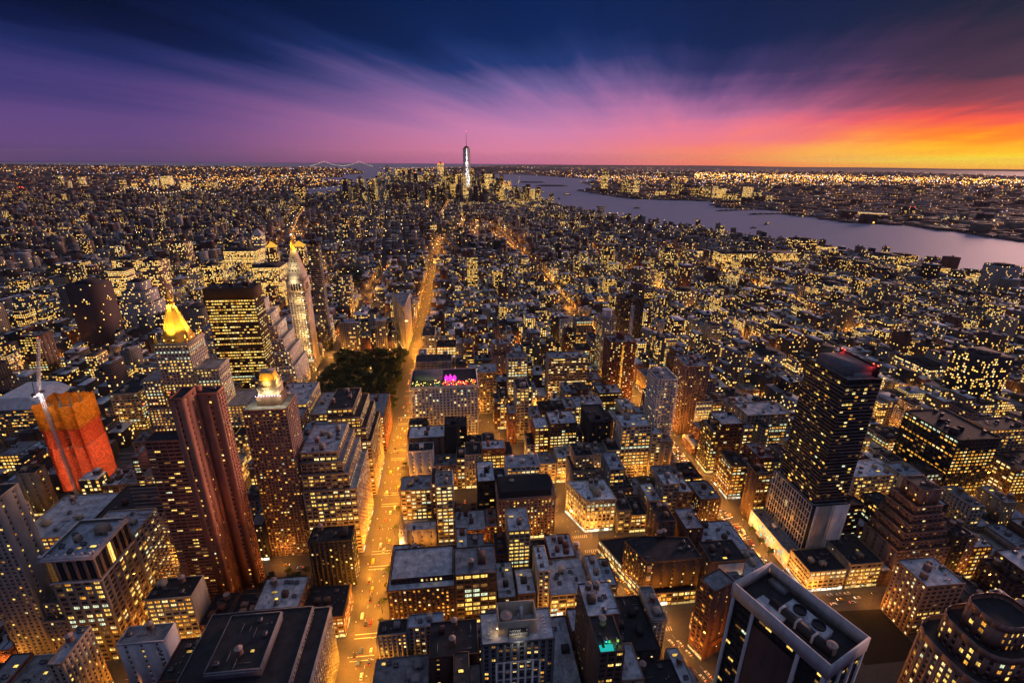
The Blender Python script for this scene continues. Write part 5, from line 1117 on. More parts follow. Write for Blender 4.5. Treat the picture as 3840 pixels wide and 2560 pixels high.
def in_view(x, y, m=.06):
    d0 = (x*f0[0]+y*f0[1]+(0-CAMZ)*f0[2]); px = (x*r0[0]+y*r0[1]-CAMZ*r0[2])/d0*FPX; py = -(x*u0[0]+y*u0[1]-CAMZ*u0[2])/d0*FPX
    return (d0 > 10) & (abs(px) < PW*(.5+m)) & (py < PH*(.5+m*1.6))
DARKPARKS = [(-330, -262, 1270, 1480), (-560, -500, 1060, 1150), (-140, 30, 2262, 2430), (-1400, -1150, 2150, 2450)]     # squares left open for trees

# ---- lots of the regular grid
lots = []
def carve(i0, i1, taken):
    seg = [(i0, i1)]
    for a, b_ in taken:
        out = []
        for s, e in seg:
            if b_ <= s or a >= e: out.append((s, e)); continue
            if a-s > 5: out.append((s, a-.15))
            if e-b_ > 5: out.append((b_+.15, e))
        seg = out
    return seg
ALLOCC = OCC+HREG
rl = np.random.default_rng(77)
for (bx0, bx1, by0, by1) in BLOCKS:
    mid_ = (by0+by1)/2
    for (ry0, ry1, south) in ((by0, mid_-2.5, 0), (mid_+2.5, by1, 1)):
        hit = [o for o in ALLOCC if o[2] < ry1-.5 and o[3] > ry0+.5 and o[0] < bx1 and o[1] > bx0]
        part_ = [o for o in hit if (south and ry1-o[3] > 9) or (not south and o[2]-ry0 > 9)]
        tk = [(o[0]-.2, o[1]+.2) for o in hit if o not in part_]
        for s, e in carve(bx0, bx1, tk):
            x = s
            while x < e-4:
                w = rl.choice([9, 12, 15, 20, 28], p=[.15, .25, .3, .2, .1])*rl.uniform(.85, 1.15)
                if e-(x+w) < 6: w = e-x
                y0, y1 = ry0, ry1
                if south: y0 += rl.uniform(0, 5)
                else: y1 -= rl.uniform(0, 5)
                for o in part_:
                    if o[0] < x+w and o[1] > x:
                        if south: y0 = max(y0, o[3]+.4)
                        else: y1 = min(y1, o[2]-.4)
                q = np.array([(x, y0), (x+w, y0), (x+w, y1), (x, y1)])
                d = (q[:, 0]-np.array([bwx(t) for t in q[:, 1]]))*BWN[0]
                ok = True
                if by0 < 1330 and d.min() < 12 and d.max() > -12:
                    ok = False
                    if d.max() > 12+6 and d.min() > -16:          # trim the lot back to the diagonal avenue
                        nx_ = max(bwx(y0), bwx(y1))+13.2; 
                        if x+w-nx_ > 6: x_a = nx_; ok = True; q = np.array([(x_a, y0), (x+w, y0), (x+w, y1), (x_a, y1)])
                    elif d.min() < -18 and d.max() < 16:
                        nx_ = min(bwx(y0), bwx(y1))-13.2
                        if nx_-x > 6: ok = True; q = np.array([(x, y0), (nx_, y0), (nx_, y1), (x, y1)])
                if any(p[0]-5 < q[:, 0].mean() < p[1]+5 and p[2]-5 < q[:, 1].mean() < p[3]+5 for p in DARKPARKS): ok = False
                if ok:
                    cx0, cy0 = q.mean(0); D = math.hypot(cx0, cy0)
                    base = rl.choice([14, 20, 28, 38, 52], p=[.18, .27, .28, .2, .07] if by0 < 420 else ([.1, .18, .3, .27, .15] if by0 < 900 and cx0 > -420 and cx0 < 560 else [.3, .36, .22, .1, .02]))
                    if w > 22 and rl.random() < .10 and by0 > 420: base = rl.uniform(55, 85)
                    h_ = base*rl.uniform(.85, 1.15)
                    lots.append((q[0, 0], q[1, 0], q[0, 1], q[2, 1], h_))
                x += w
lots = np.array(lots)
vis = in_view(lots[:, [0, 1]].mean(1), lots[:, [2, 3]].mean(1), .04)
lots = lots[vis]
dist = np.sqrt(lots[:, [0, 1]].mean(1)**2+lots[:, [2, 3]].mean(1)**2+(CAMZ-lots[:, 4])**2)
score = ((lots[:, 1]-lots[:, 0])*(lots[:, 4]*.55+(lots[:, 3]-lots[:, 2])*.7)+lots[:, 4]*(lots[:, 3]-lots[:, 2])*.25)/dist**2
order = np.argsort(-score); N_FILL = 205
pick_i, rest_i = order[:N_FILL], order[N_FILL:]
for t in lots[order[:900]]: BLD.append(tuple(t))
WW = {'red': 'red brick', 'brown': 'brown brick', 'tan': 'tan brick', 'lime': 'limestone', 'white': 'white', 'grey': 'grey', 'dark': 'blackish', 'pink': 'pinkish', 'cream': 'cream', 'brickdk': 'dark brick'}
RW = {'tar': 'black roof', 'grey': 'grey roof', 'silver': 'pale roof', 'blue': 'bluish roof', 'brown': 'brown roof', 'white': 'white roof'}
rows = []
for j, k in enumerate(pick_i):
    x0, x1, y0, y1, hh = lots[k]; me = next(b_ for b_ in BLD[-900:] if b_[0] == x0 and b_[2] == y0)
    wl = rl.choice(list(WW), p=[.15, .2, .16, .1, .05, .12, .05, .07, .06, .04]); rf = rl.choice(list(RW), p=[.34, .22, .16, .19, .05, .04])
    sn = rl.choice(['loft', 'loftlit', 'loftdim', 'hotel', 'hoteldim', 'apt', 'few', 'strip'], p=[.22, .16, .16, .12, .1, .1, .1, .04])
    ss = rl.choice(['few', 'blank', 'hoteldim'], p=[.5, .3, .2])
    onav = [i for i, xx in ((3, x0), (1, x1)) if any(abs(xx-(a[1]+s_*a[2])) < 1 for a in AVE for s_ in (-1, 1))]
    if onav: ss = sn
    ar = (x1-x0)*(y1-y0); nf = int(np.clip(ar/90, 1, 5)); fe = []
    if hh > 20 and ar > 180 and rl.random() < .62: fe.append('tank')
    fe += list(rl.choice(['bulk', 'unit', 'vent', 'sky'], nf, p=[.4, .32, .18, .10]))
    size = 'low-rise' if hh < 19 else 'mid-rise' if hh < 42 else 'high-rise'
    lab = '%s %s, %s, %s' % (WW[wl], size, RW[rf]+(' plus tank' if 'tank' in fe else ''), near_lm((x0+x1)/2, (y0+y1)/2))
    tiers = [(rect(x0, x1, y0, y1), 0, hh)]
    if hh > 44 and x1-x0 > 14 and rl.random() < .5: tiers = [(rect(x0, x1, y0, y1), 0, hh*.75), (rect(x0+2, x1-2, y0+2.5, y1-1), hh*.75, hh)]
    o = building({'low-rise': 'row_building', 'mid-rise': 'loft_building', 'high-rise': 'apartment_building'}[size], lab, 'building', tiers, sn, ss, wl, rf, fe, seed=1000+j, me=me, cornice=.6 if rl.random() < .25 else 0, group='city buildings of the near blocks', indiv=36 if dist[k] < 400 and hh < 60 else 0, shop=([0]+onav if (rl.random() < .5 or onav) else None))
    rows.append((o, lab, dist[k]))
uniq(rows)

# ---- everything farther away
rest = lots[rest_i]; k = len(rest)
city('city_blocks', np.c_[rest[:, :4], np.zeros(k), rest[:, 4]], lit=rl.choice([.06, .15, .35, .7], k, p=[.28, .34, .23, .15]), wsz=1.15, glow_=1.25, seed=5)
tops = rest[rest[:, 4] > 12]; rr = np.random.default_rng(6); sel = rr.random(len(tops)) < .8; tp = tops[sel]; n_ = len(tp)
w_ = rr.uniform(3, 6, n_); u1, u2 = rr.uniform(.2, .8, n_), rr.uniform(.2, .8, n_); bxs = tp[:, 0]+(tp[:, 1]-tp[:, 0])*u1; bys = tp[:, 2]+(tp[:, 3]-tp[:, 2])*u2
city('roof_bulkheads', np.c_[bxs-w_/2, bxs+w_/2, bys-w_/2, bys+w_/2, tp[:, 4]-.1, tp[:, 4]+rr.uniform(3, 6, n_)], lit=.0, seed=7)
def fabric(name, region, cell, lot, hfun, seed, rot=0, lit=(.03, .07, .16, .45), wsz=1.5, excl=True, litp=(.38, .36, .18, .08), keep=.93, water=True, gl=1.3, rc=None):
    x0, x1, y0, y1 = region; r = np.random.default_rng(seed); c = ((x0+x1)/2, (y0+y1)/2); ex = max(x1-x0, y1-y0)*.75
    bw_, bd_, st = cell; out = []
    gx = np.arange(-ex, ex, bw_+st); gy = np.arange(-ex, ex, bd_+st); nx_ = max(1, int(bw_/lot)); nyy = max(1, int(round(bd_/lot)))
    X, Y, I, J = np.meshgrid(gx, gy, np.arange(nx_), np.arange(nyy), indexing='ij')
    lw, ld = bw_/nx_, bd_/nyy; px = (X+I*lw).ravel(); py = (Y+J*ld).ravel(); k = len(px)
    jx, jy = r.uniform(0, lw*.12, k), r.uniform(0, ld*.3, k)
    bx = np.c_[px+jx*.2, px+lw-jx, py+jy*.3, py+ld-jy]
    cx0, cy0 = (bx[:, 0]+bx[:, 1])/2, (bx[:, 2]+bx[:, 3])/2; cs, sn = math.cos(rot), math.sin(rot); wx, wy = c[0]+cs*cx0-sn*cy0, c[1]+sn*cx0+cs*cy0
    ok = (wx > x0) & (wx < x1) & (wy > y0) & (wy < y1) & in_view(wx, wy, .03) & (r.random(k) < keep)
    if water: ok &= ~inpoly(wx, wy, BAY)
    if excl: ok &= ~near_route(wx, wy, lot*.5)
    for p in DARKPARKS: ok &= ~((wx > p[0]) & (wx < p[1]) & (wy > p[2]) & (wy < p[3]))
    for t in FARBOX: ok &= ~((wx > t[0]-lot*.5) & (wx < t[1]+lot*.5) & (wy > t[2]-lot*.5) & (wy < t[3]+lot*.5))
    bx, wx, wy = bx[ok], wx[ok], wy[ok]; h_ = hfun(wx, wy, r)
    bx = np.c_[bx[:, 0]+c[0], bx[:, 1]+c[0], bx[:, 2]+c[1], bx[:, 3]+c[1], np.zeros(len(bx)), h_]
    fld = (np.sin(wx*.011+seed)+np.sin(wy*.013+wx*.004)+np.sin((wx-wy)*.023+2*seed))/3
    city(name, bx, lit=r.choice(lit, len(bx), p=litp)*np.clip(.75+1.1*fld, .12, 2), wsz=wsz, seed=seed, rot=rot, about=c, glow_=gl, rc=rc)
    nb_ = (h_ > 13) & (wy < 3600) & (r.random(len(bx)) < .75)
    if nb_.any():
        q = bx[nb_]; w2 = r.uniform(2.5, 5.5, len(q)); mx_ = q[:, 0]+(q[:, 1]-q[:, 0])*r.uniform(.25, .75, len(q)); my_ = q[:, 2]+(q[:, 3]-q[:, 2])*r.uniform(.25, .75, len(q))
        city('roof_bulkheads', np.c_[mx_-w2/2, mx_+w2/2, my_-w2/2, my_+w2/2, q[:, 5]-.1, q[:, 5]+r.uniform(2.5, 6, len(q))], lit=0, seed=seed+50, rot=rot, about=c)
# ---- towers one can name, by pixel column, roof line and distance
FARBOX = []; FT = []
def far_tower(name, label, c, xa, xb, yt, Y, lit=.35, wc=(.2, .18, .17), top=None, wsz=1.6, gl=1.7, cat='tower', group=None, dep=None, grp=None):
    a, b_ = unY(*pix(c, xa, yt), Y), unY(*pix(c, xb, yt), Y); x0, x1, h_ = a[0], b_[0], (a[2]+b_[2])/2; w = x1-x0; d = dep or max(18, min(w*.9, 60)); h_ = max(h_, 20)
    root = thing(name, label, cat, ((x0+x1)/2, Y+d/2, 0), 0, group); FARBOX.append((x0-4, x1+4, Y-4, Y+d+4))
    hw, hd = w/2, d/2; s = sum(map(ord, label))
    tiers = [[-hw, hw, -hd, hd, 0, h_]]
    if top == 'step': tiers = [[-hw, hw, -hd, hd, 0, h_*.62], [-hw*.8, hw*.8, -hd*.8, hd*.8, h_*.62, h_*.84], [-hw*.55, hw*.55, -hd*.55, hd*.55, h_*.84, h_]]
    if top in ('pyr', 'dome', 'gold'): tiers = [[-hw, hw, -hd, hd, 0, h_*.86]]
    city('wall', tiers, lit=lit, wsz=wsz, glow_=gl, wc=wc, rc=(.05, .05, .055), parent=root, kind=None, seed=s)
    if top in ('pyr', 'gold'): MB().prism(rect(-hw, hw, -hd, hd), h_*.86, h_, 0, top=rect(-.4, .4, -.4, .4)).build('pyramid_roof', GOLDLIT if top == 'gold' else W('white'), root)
    elif top == 'dome': b = MB(); b.lathe((0, 0), [(hw*1.05, h_*.86), (hw*.95, h_*.91), (hw*.6, h_*.97), (.1, h_)], 14); b.build('dome_roof', W('grey'), root)
    else:
        q = tiers[-1]; b = MB(); b.boxes([[q[0]*.55, q[1]*.55, q[2]*.55, q[3]*.55, h_, h_+max(3, h_*.03)]], 0); b.build('roof_plant', W('dark'), root)
    if top == 'red': dots('beacon', RED, root, [(-hw*.5, -hd, h_+2), (hw*.5, -hd, h_+2)], max(1, Y*.0006))
    return root
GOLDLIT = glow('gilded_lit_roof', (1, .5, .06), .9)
BRK, TAN, PAL, DRK, GRY = (.16, .07, .05), (.32, .25, .18), (.5, .47, .45), (.035, .035, .04), (.2, .2, .21)
far_list = [
 ('office_tower', 'plain dark tower at the left end of the downtown skyline', 'U2', 0, 45, 475, 3700, .1, DRK, None),
 ('office_tower', 'domed brownish tower left of the downtown cluster', 'U2', 125, 180, 445, 4700, .3, TAN, 'dome'),
 ('office_tower', 'tan tower with pointed top beside the silver rippled tower', 'U2', 240, 285, 445, 4800, .3, TAN, 'pyr'),
 ('office_tower', 'low stone tower with small golden pyramid downtown', 'U2', 226, 262, 498, 4600, .4, TAN, 'gold'),
 ('office_tower', 'squat lit block at the left foot of the downtown cluster', 'U2', 60, 110, 530, 4500, .5, TAN, None),
 ('office_tower', 'pinkish tower just left of the silver rippled tower', 'U2', 305, 343, 415, 4950, .3, TAN, None),
 ('apartment_tower', 'tall silver rippled tower left of centre downtown', 'U2', 350, 412, 370, 4469, .12, (.6, .56, .55), 'step'),
 ('office_tower', 'bright broad downtown tower with glowing crown', 'U2', 450, 540, 392, 5000, .75, TAN, None),
 ('office_tower', 'dark glass tower before the bright broad one', 'U2', 440, 503, 462, 4600, .15, DRK, None),
 ('office_tower', 'yellow lit block with dark top near the gothic tower', 'U2', 580, 634, 420, 5050, .85, TAN, 'red'),
 ('gothic_tower', 'slim pale gothic skyscraper with pointed crown', 'U2', 638, 667, 405, 4420, .4, PAL, 'pyr'),
 ('office_tower', 'windowless brown block standing alone before downtown', 'U2', 640, 718, 500, 4200, .02, (.16, .08, .07), None),
 ('office_tower', 'dark square tower with lit edge right of the gothic tower', 'U2', 688, 755, 408, 4900, .35, DRK, None),
 ('office_tower', 'wide lit office block at the near foot of downtown', 'U2', 735, 815, 572, 3950, .6, BRK, None),
 ('glass_tower', 'tall slim pale green glass tower left of the spire tower', 'U2', 806, 858, 340, 4756, .8, PAL, 'red'),
 ('office_tower', 'small grey tower under the pale green glass tower', 'U2', 868, 905, 430, 4650, .3, GRY, None),
 ('office_tower', 'yellow lit glass tower at the left foot of the spire tower', 'U2', 955, 1012, 428, 4484, .8, TAN, None),
 ('office_tower', 'dim tower at the right foot of the spire tower', 'U2', 1084, 1112, 468, 4700, .25, GRY, None),
 ('exhibition_block', 'low floodlit white block before the spire tower', 'U2', 1022, 1115, 570, 4250, .9, PAL, None),
 ('office_tower', 'amber domed tower beside the brightest yellow tower', 'U2', 1145, 1196, 445, 4700, .8, TAN, 'dome'),
 ('office_tower', 'brightest flat topped yellow tower right of the spire tower', 'U2', 1202, 1270, 430, 4430, .97, TAN, None),
 ('office_tower', 'dark low tower before the brightest yellow tower', 'U2', 1147, 1210, 540, 4050, .2, BRK, None),
 ('office_tower', 'stone tower with shallow dome right of the yellow tower', 'U2', 1275, 1332, 494, 4550, .45, TAN, 'dome'),
 ('office_tower', 'broad pinkish lit tower with flat top near the river', 'U2', 1340, 1430, 512, 4300, .7, TAN, 'red'),
 ('office_tower', 'stepped brown riverside tower closing the skyline', 'U2', 1444, 1500, 540, 4250, .35, BRK, 'step'),
 ('office_block', 'green lit glass block near the river bend', 'U2', 1497, 1567, 718, 3500, .95, PAL, None),
 ('apartment_block', 'terraced block with yellow balconies by the river bend', 'U2', 1700, 1850, 715, 3350, .5, BRK, 'step'),
 ('office_block', 'wide lit riverside warehouse with even windows', 'U2', 1900, 2008, 810, 3050, .75, TAN, None),
 ('library_block', 'red cube library with glowing tall bay beyond the avenue', 'U2', 570, 690, 850, 2440, .12, (.2, .03, .02), None),
 ('office_block', 'narrow yellow lit block beside the avenue end', 'U2', 745, 800, 862, 2350, .8, TAN, None),
 ('apartment_tower', 'three slab brown tower near the university', 'U2', 0, 52, 800, 2150, .25, BRK, None),
 ('apartment_tower', 'pink edged brown slab left of the avenue', 'U2', 95, 145, 805, 2050, .2, (.3, .14, .12), None),
 ('apartment_tower', 'pale apartment slab in the village rows', 'U2', 1445, 1500, 905, 2500, .1, PAL, None),
 ('office_block', 'large lit loft with arched top row on the avenue', 'U2', 770, 938, 1140, 1580, .85, TAN, None),
 # across the river
 ('office_tower', 'tallest dark glass tower on the far river bank', 'U3', 165, 218, 215, 5431, .55, DRK, None),
 ('office_tower', 'twin dark block with purple sign on the far bank', 'U3', 362, 430, 300, 5200, .35, DRK, None),
 ('office_tower', 'yellow lit striped tower on the far bank', 'U3', 482, 525, 300, 5150, .7, GRY, None),
 ('office_tower', 'lower lit block left of the striped tower on the far bank', 'U3', 425, 470, 365, 5000, .6, GRY, None),
 ('office_block', 'bright low block with lit base on the far bank', 'U3', 700, 782, 405, 4750, .75, TAN, None),
 ('apartment_tower', 'slim tower with purple lit roof on the far bank', 'U3', 862, 910, 300, 4800, .3, GRY, None),
 ('apartment_tower', 'slim dark tower beside the purple roofed one', 'U3', 920, 958, 345, 4750, .25, DRK, None),
 ('apartment_block', 'wide dark block mid way along the far bank', 'U3', 1060, 1150, 370, 4600, .3, BRK, None),
 ('apartment_tower', 'grey tower left of the yellow twin blocks on the far bank', 'U3', 1172, 1222, 368, 4500, .3, GRY, None),
 ('office_tower', 'white topped yellow tower on the far bank', 'U3', 1256, 1292, 362, 4400, .85, PAL, None),
 ('office_tower', 'broad yellow lit office on the far bank', 'U3', 1296, 1372, 380, 4420, .85, TAN, None),
 ('office_tower', 'pale green lit tower on the far bank', 'U3', 1572, 1640, 368, 4300, .9, PAL, None),
 ('apartment_block', 'lit block with row of roof lamps on the far bank', 'U3', 1372, 1482, 438, 4150, .5, DRK, None),
 ('apartment_block', 'tan block beside the pale green tower on the far bank', 'U3', 1490, 1560, 480, 4050, .4, TAN, None),
 ('apartment_tower', 'purple lamped tower right of the pale green tower', 'U3', 1662, 1722, 410, 4200, .35, GRY, None),
 ('apartment_tower', 'dim slab near the right end of the far bank towers', 'U3', 1790, 1840, 452, 4000, .25, GRY, None),
 ('apartment_tower', 'small pale slab ending the far bank towers', 'U3', 1882, 1932, 520, 3700, .3, PAL, None),
 ('office_block', 'lit twin gabled office on the right far bank', 'U4', 862, 960, 600, 2950, .8, TAN, 'pyr'),
 ('office_block', 'second lit gabled office on the right far bank', 'U4', 975, 1075, 605, 2900, .8, TAN, 'pyr'),
 ('office_tower', 'dark tower with red lamp on the right far bank', 'U4', 1265, 1350, 545, 3000, .15, DRK, 'red'),
 ('apartment_tower', 'pale slab on the right far bank hill', 'U4', 1660, 1755, 612, 2600, .2, PAL, None),
 # this side of the river, right
 ('office_block', 'huge lit brick block filling a whole city block', 'U3', 1340, 2091, 1025, 1420, .8, BRK, None),
 ('apartment_tower', 'tall brown tower with lit middle bay in the rows at right', 'U3', 775, 912, 985, 1420, .3, (.2, .13, .1), None),
 ('apartment_tower', 'brown slab beside the tall lit bay tower', 'U3', 985, 1085, 925, 1560, .2, (.2, .12, .1), None),
 ('office_block', 'lit white drum like block right of the brown slabs', 'U3', 1090, 1212, 995, 1600, .8, PAL, None),
 ('apartment_building', 'squat pale grid block with few lit windows', 'U3', 890, 1082, 1390, 1010, .25, (.36, .3, .25), None),
 ('apartment_tower', 'dark riverside tower with pale strip', 'U4', 225, 420, 848, 1650, .35, BRK, None),
 ('office_block', 'curved lit white office by the river', 'U4', 472, 600, 915, 1620, .85, PAL, None),
 ('apartment_block', 'first dark brick slab by the river with pale stripes', 'U4', 598, 785, 1040, 1330, .1, BRK, None),
 ('apartment_block', 'second dark brick slab with lit stair by the river', 'U4', 795, 985, 1080, 1270, .15, BRK, None),
 ('apartment_block', 'third dark brick slab by the river', 'U4', 1000, 1185, 1135, 1200, .1, BRK, None),
 ('office_block', 'stone warehouse block behind the brick slabs', 'U4', 1000, 1190, 995, 1420, .3, TAN, None),
 ('office_block', 'lit roof block next to the stone warehouse', 'U4', 1195, 1370, 1000, 1440, .5, BRK, None),
 ('gallery_building', 'golden lit hall with angled roof at the river edge', 'U4', 1330, 1665, 1120, 1250, .97, (.45, .33, .1), None),
 ('white_wall_block', 'white panelled block in the rows at right', 'U4', 168, 340, 1125, 1290, .05, PAL, None),
 ('office_block', 'grey grid block in the rows at right', 'U4', 518, 712, 1275, 1080, .15, GRY, None),
 ('glass_office', 'lit sail shaped glass office at the right edge', 'U4', 2010, 2240, 1190, 1180, .95, PAL, 'step'),
 ('ribbed_tower', 'ribbed grey tower cut by the right edge', 'U4', 2170, 2352, 1100, 1120, .1, PAL, None),
 ('apartment_tower', 'big brown apartment block with lit crown at right', 'C', 1180, 1375, 195, 900, .35, (.3, .2, .14), None),
 ('apartment_tower', 'brown slab pair at right beyond the busy crossing', 'C', 1480, 1650, 285, 860, .25, (.2, .11, .09), None),
 ('office_block', 'lit brown office with stepped roof at right', 'C', 600, 880, 335, 780, .55, BRK, 'step'),
 ('apartment_tower', 'tall thin brown slab in the rows right of centre', 'C', 415, 590, 215, 960, .3, (.2, .12, .1), None),
 ('apartment_block', 'pale lit block near the right edge', 'C', 1700, 1975, 600, 600, .45, PAL, None),
 ('office_tower', 'dark tower with yellow side near the right edge', 'C', 2080, 2290, 520, 520, .3, DRK, None),
 ('white_block', 'white block with lit strip left of the lit brown office', 'C', 540, 720, 500, 640, .3, PAL, None),
 ('apartment_tower', 'white stepped slab far at right', 'C', 1640, 1800, 155, 1000, .1, PAL, 'step'),
 # left
 ('utility_tower', 'pale tower with pointed lantern top left of the clock tower', 'U1', 1722, 1795, 548, 1500, .5, PAL, 'pyr'),
 ('utility_block', 'large lit block in front of the pale pointed tower', 'U1', 1535, 1760, 700, 1440, .8, TAN, None),
 ('apartment_tower', 'brown tower with small gold pyramid left of the clock tower lantern', 'U1', 1820, 1890, 640, 1416, .35, BRK, 'gold'),
 ('apartment_tower', 'brown tower with small gold pyramid right of the clock tower lantern', 'U1', 2002, 2085, 635, 1416, .4, BRK, 'gold'),
 ('office_block', 'wide lit office below the pale pointed tower', 'U1', 1735, 1925, 815, 1130, .75, TAN, None),
 ('apartment_tower', 'tan tower with lit windows left of the gold pyramid', 'U1', 958, 1085, 770, 1080, .3, (.33, .22, .17), None),
 ('hospital_tower', 'brown slab farther left behind the tan tower', 'U1', 1150, 1270, 645, 1600, .25, (.3, .2, .15), None),
 ('apartment_tower', 'dark ribbed tower at left beyond the glass office', 'U1', 440, 650, 935, 860, .04, (.13, .07, .06), None),
 ('apartment_block', 'white terraced block behind the gold pyramid', 'U1', 785, 1000, 925, 950, .15, (.6, .58, .58), 'step'),
 ('hospital_block', 'white stepped hospital block left of the bronze tower', 'U1', 1265, 1360, 820, 1200, .3, (.6, .58, .58), 'step'),
 ('office_block', 'dark lit block beside the white stepped hospital', 'U1', 1385, 1500, 800, 1220, .5, DRK, None),
 ('school_block', 'low lit yellow block with flat roof far left', 'U1', 765, 935, 765, 1350, .7, TAN, None),
 ('school_block', 'small lit corner block right of the far park', 'U1', 735, 860, 838, 1150, .75, TAN, None),
 ('apartment_tower', 'brick tower standing alone before the bridge cables', 'U1', 2025, 2090, 265, 4100, .3, BRK, None),
 ('apartment_block', 'pale slab row beside the river at far left', 'U1', 205, 260, 445, 3000, .1, (.3, .2, .17), None),
 ('apartment_block', 'tan slab row by the river, right of the pale row', 'U1', 275, 350, 450, 3000, .1, (.3, .2, .17), None),
 ('apartment_block', 'dark slab by the river left of the estate lamps', 'U1', 405, 470, 445, 3050, .12, (.24, .14, .12), None),
 ('apartment_block', 'brown estate slab in front of the left bridge', 'U1', 895, 985, 385, 3000, .1, (.26, .15, .13), None),
 ('apartment_block', 'tall brown estate slab left of the cables', 'U1', 1040, 1085, 365, 3100, .15, (.26, .15, .13), None),
 ('office_tower', 'brightest green lit tower beyond the left bridge', 'U1', 1098, 1165, 182, 5600, .95, PAL, None),
 ('office_block', 'yellow domed block beyond the left bridge', 'U1', 1238, 1292, 230, 5400, .95, TAN, None),
 ('office_tower', 'yellow lit tower left of the green one', 'U1', 1032, 1070, 210, 5700, .7, TAN, None),
 ('office_tower', 'tan tower in the far borough centre', 'U1', 818, 850, 212, 5700, .5, TAN, None),
 ('office_block', 'golden lit box in the far borough centre', 'U1', 902, 926, 232, 5600, .9, TAN, None),
 ('clock_spire', 'thin far clock tower with red top at left', 'U1', 392, 414, 170, 5850, .5, TAN, 'dome'),
 ('office_tower', 'white lit tower right of the thin clock tower', 'U1', 532, 566, 192, 5600, .6, PAL, None),
 ('office_tower', 'small pale tower near the thin clock tower', 'U1', 455, 476, 212, 5700, .4, PAL, None),
 ('chimney_block', 'red lamped stack block at far left', 'U1', 126, 162, 262, 4700, .2, BRK, 'red'),
 ('apartment_tower', 'wide dark tower beyond the bridge, right of the domed block', 'U1', 1368, 1418, 232, 5500, .3, BRK, None),
 ('apartment_tower', 'brown twin tower beyond the bridge cables', 'U1', 1425, 1480, 225, 5600, .35, TAN, None),
]
for (nm, lab, c, xa, xb, yt, Y, lt, wc, tp_) in far_list:
    nl = 1.0+max(0, Y-900)/3000
    far_tower(nm, lab, c, xa, xb, yt, Y, lt, wc, tp_, wsz=nl, cat='tower' if 'tower' in nm or 'spire' in nm else 'building')
# glass office with slanting roof at left
wr = building('glass_office', 'low glass office with pale slanted roof at the left edge', 'building', [(rect(-560, -498, 583, 640), 0, 34)], 'strip', ['strip', 'blank', 'blank'], 'grey', 'silver', (), seed=41)
MB().prism(rect(-30.5, 30.5, -28, 28), 34.2, 47, 0, top=rect(-26, 8, -20, 27)).build('slanted_roof', W('white'), wr); FARBOX.append((-562, -496, 580, 642))
# spire tower downtown: square base turning into a turned square top
wt = thing('spire_skyscraper', 'tallest glass skyscraper with long thin spire downtown', 'skyscraper', (118, 4562, 0)); FARBOX.append((80, 160, 4520, 4600))
s_ = 31.0; bq = [(-s_, -s_), (s_, -s_), (s_, s_), (-s_, s_)]; tq = [(0, -s_), (s_, 0), (0, s_), (-s_, 0)]
GL1 = glass_mat('tower_glass_pale', (.72, .70, .78), .45); b = MB(); z0, z1 = 57, 407
for i in range(4):
    b.tris([[(*bq[i], z0), (*bq[(i+1) % 4], z0), (*tq[i], z1)]], 0); b.tris([[(*bq[(i+1) % 4], z0), (*tq[(i+1) % 4], z1), (*tq[i], z1)]], 0)
b.build('glass_shaft', GL1, wt); MB().boxes([[-s_, s_, -s_, s_, 0, 57]], 0).build('base_wall', W('grey'), wt)
b = MB(); b.lathe((0, 0), [(22, 407), (22, 417), (13, 417), (13, 421), (2.2, 423), (1.6, 480), (.4, 541)], 12); b.build('spire', DKMET, wt); dots('beacon', RED, wt, [(0, 0, 542)], 2.2)
rq = random.Random(5)
WTW = [glow('tower_light_white', (.95, .97, 1), 2.4), LIT[2]]
for k in range(230):
    t = rq.random()**1.15; z = 60+t*340; f = t; xh = s_*(1-f); x = rq.uniform(-xh, xh)*.95 if xh > 1 else 0; y = -s_-.0-.3+0
    m = MB(); hgt = rq.choice([3, 4, 7, 12]); w = rq.choice([2.5, 4]); m.boxes([[x-w/2, x+w/2, y-.3, y, z, z+hgt]], 0, bottom=True); m.build('lit_floor', WTW[rq.random() < .3], wt)
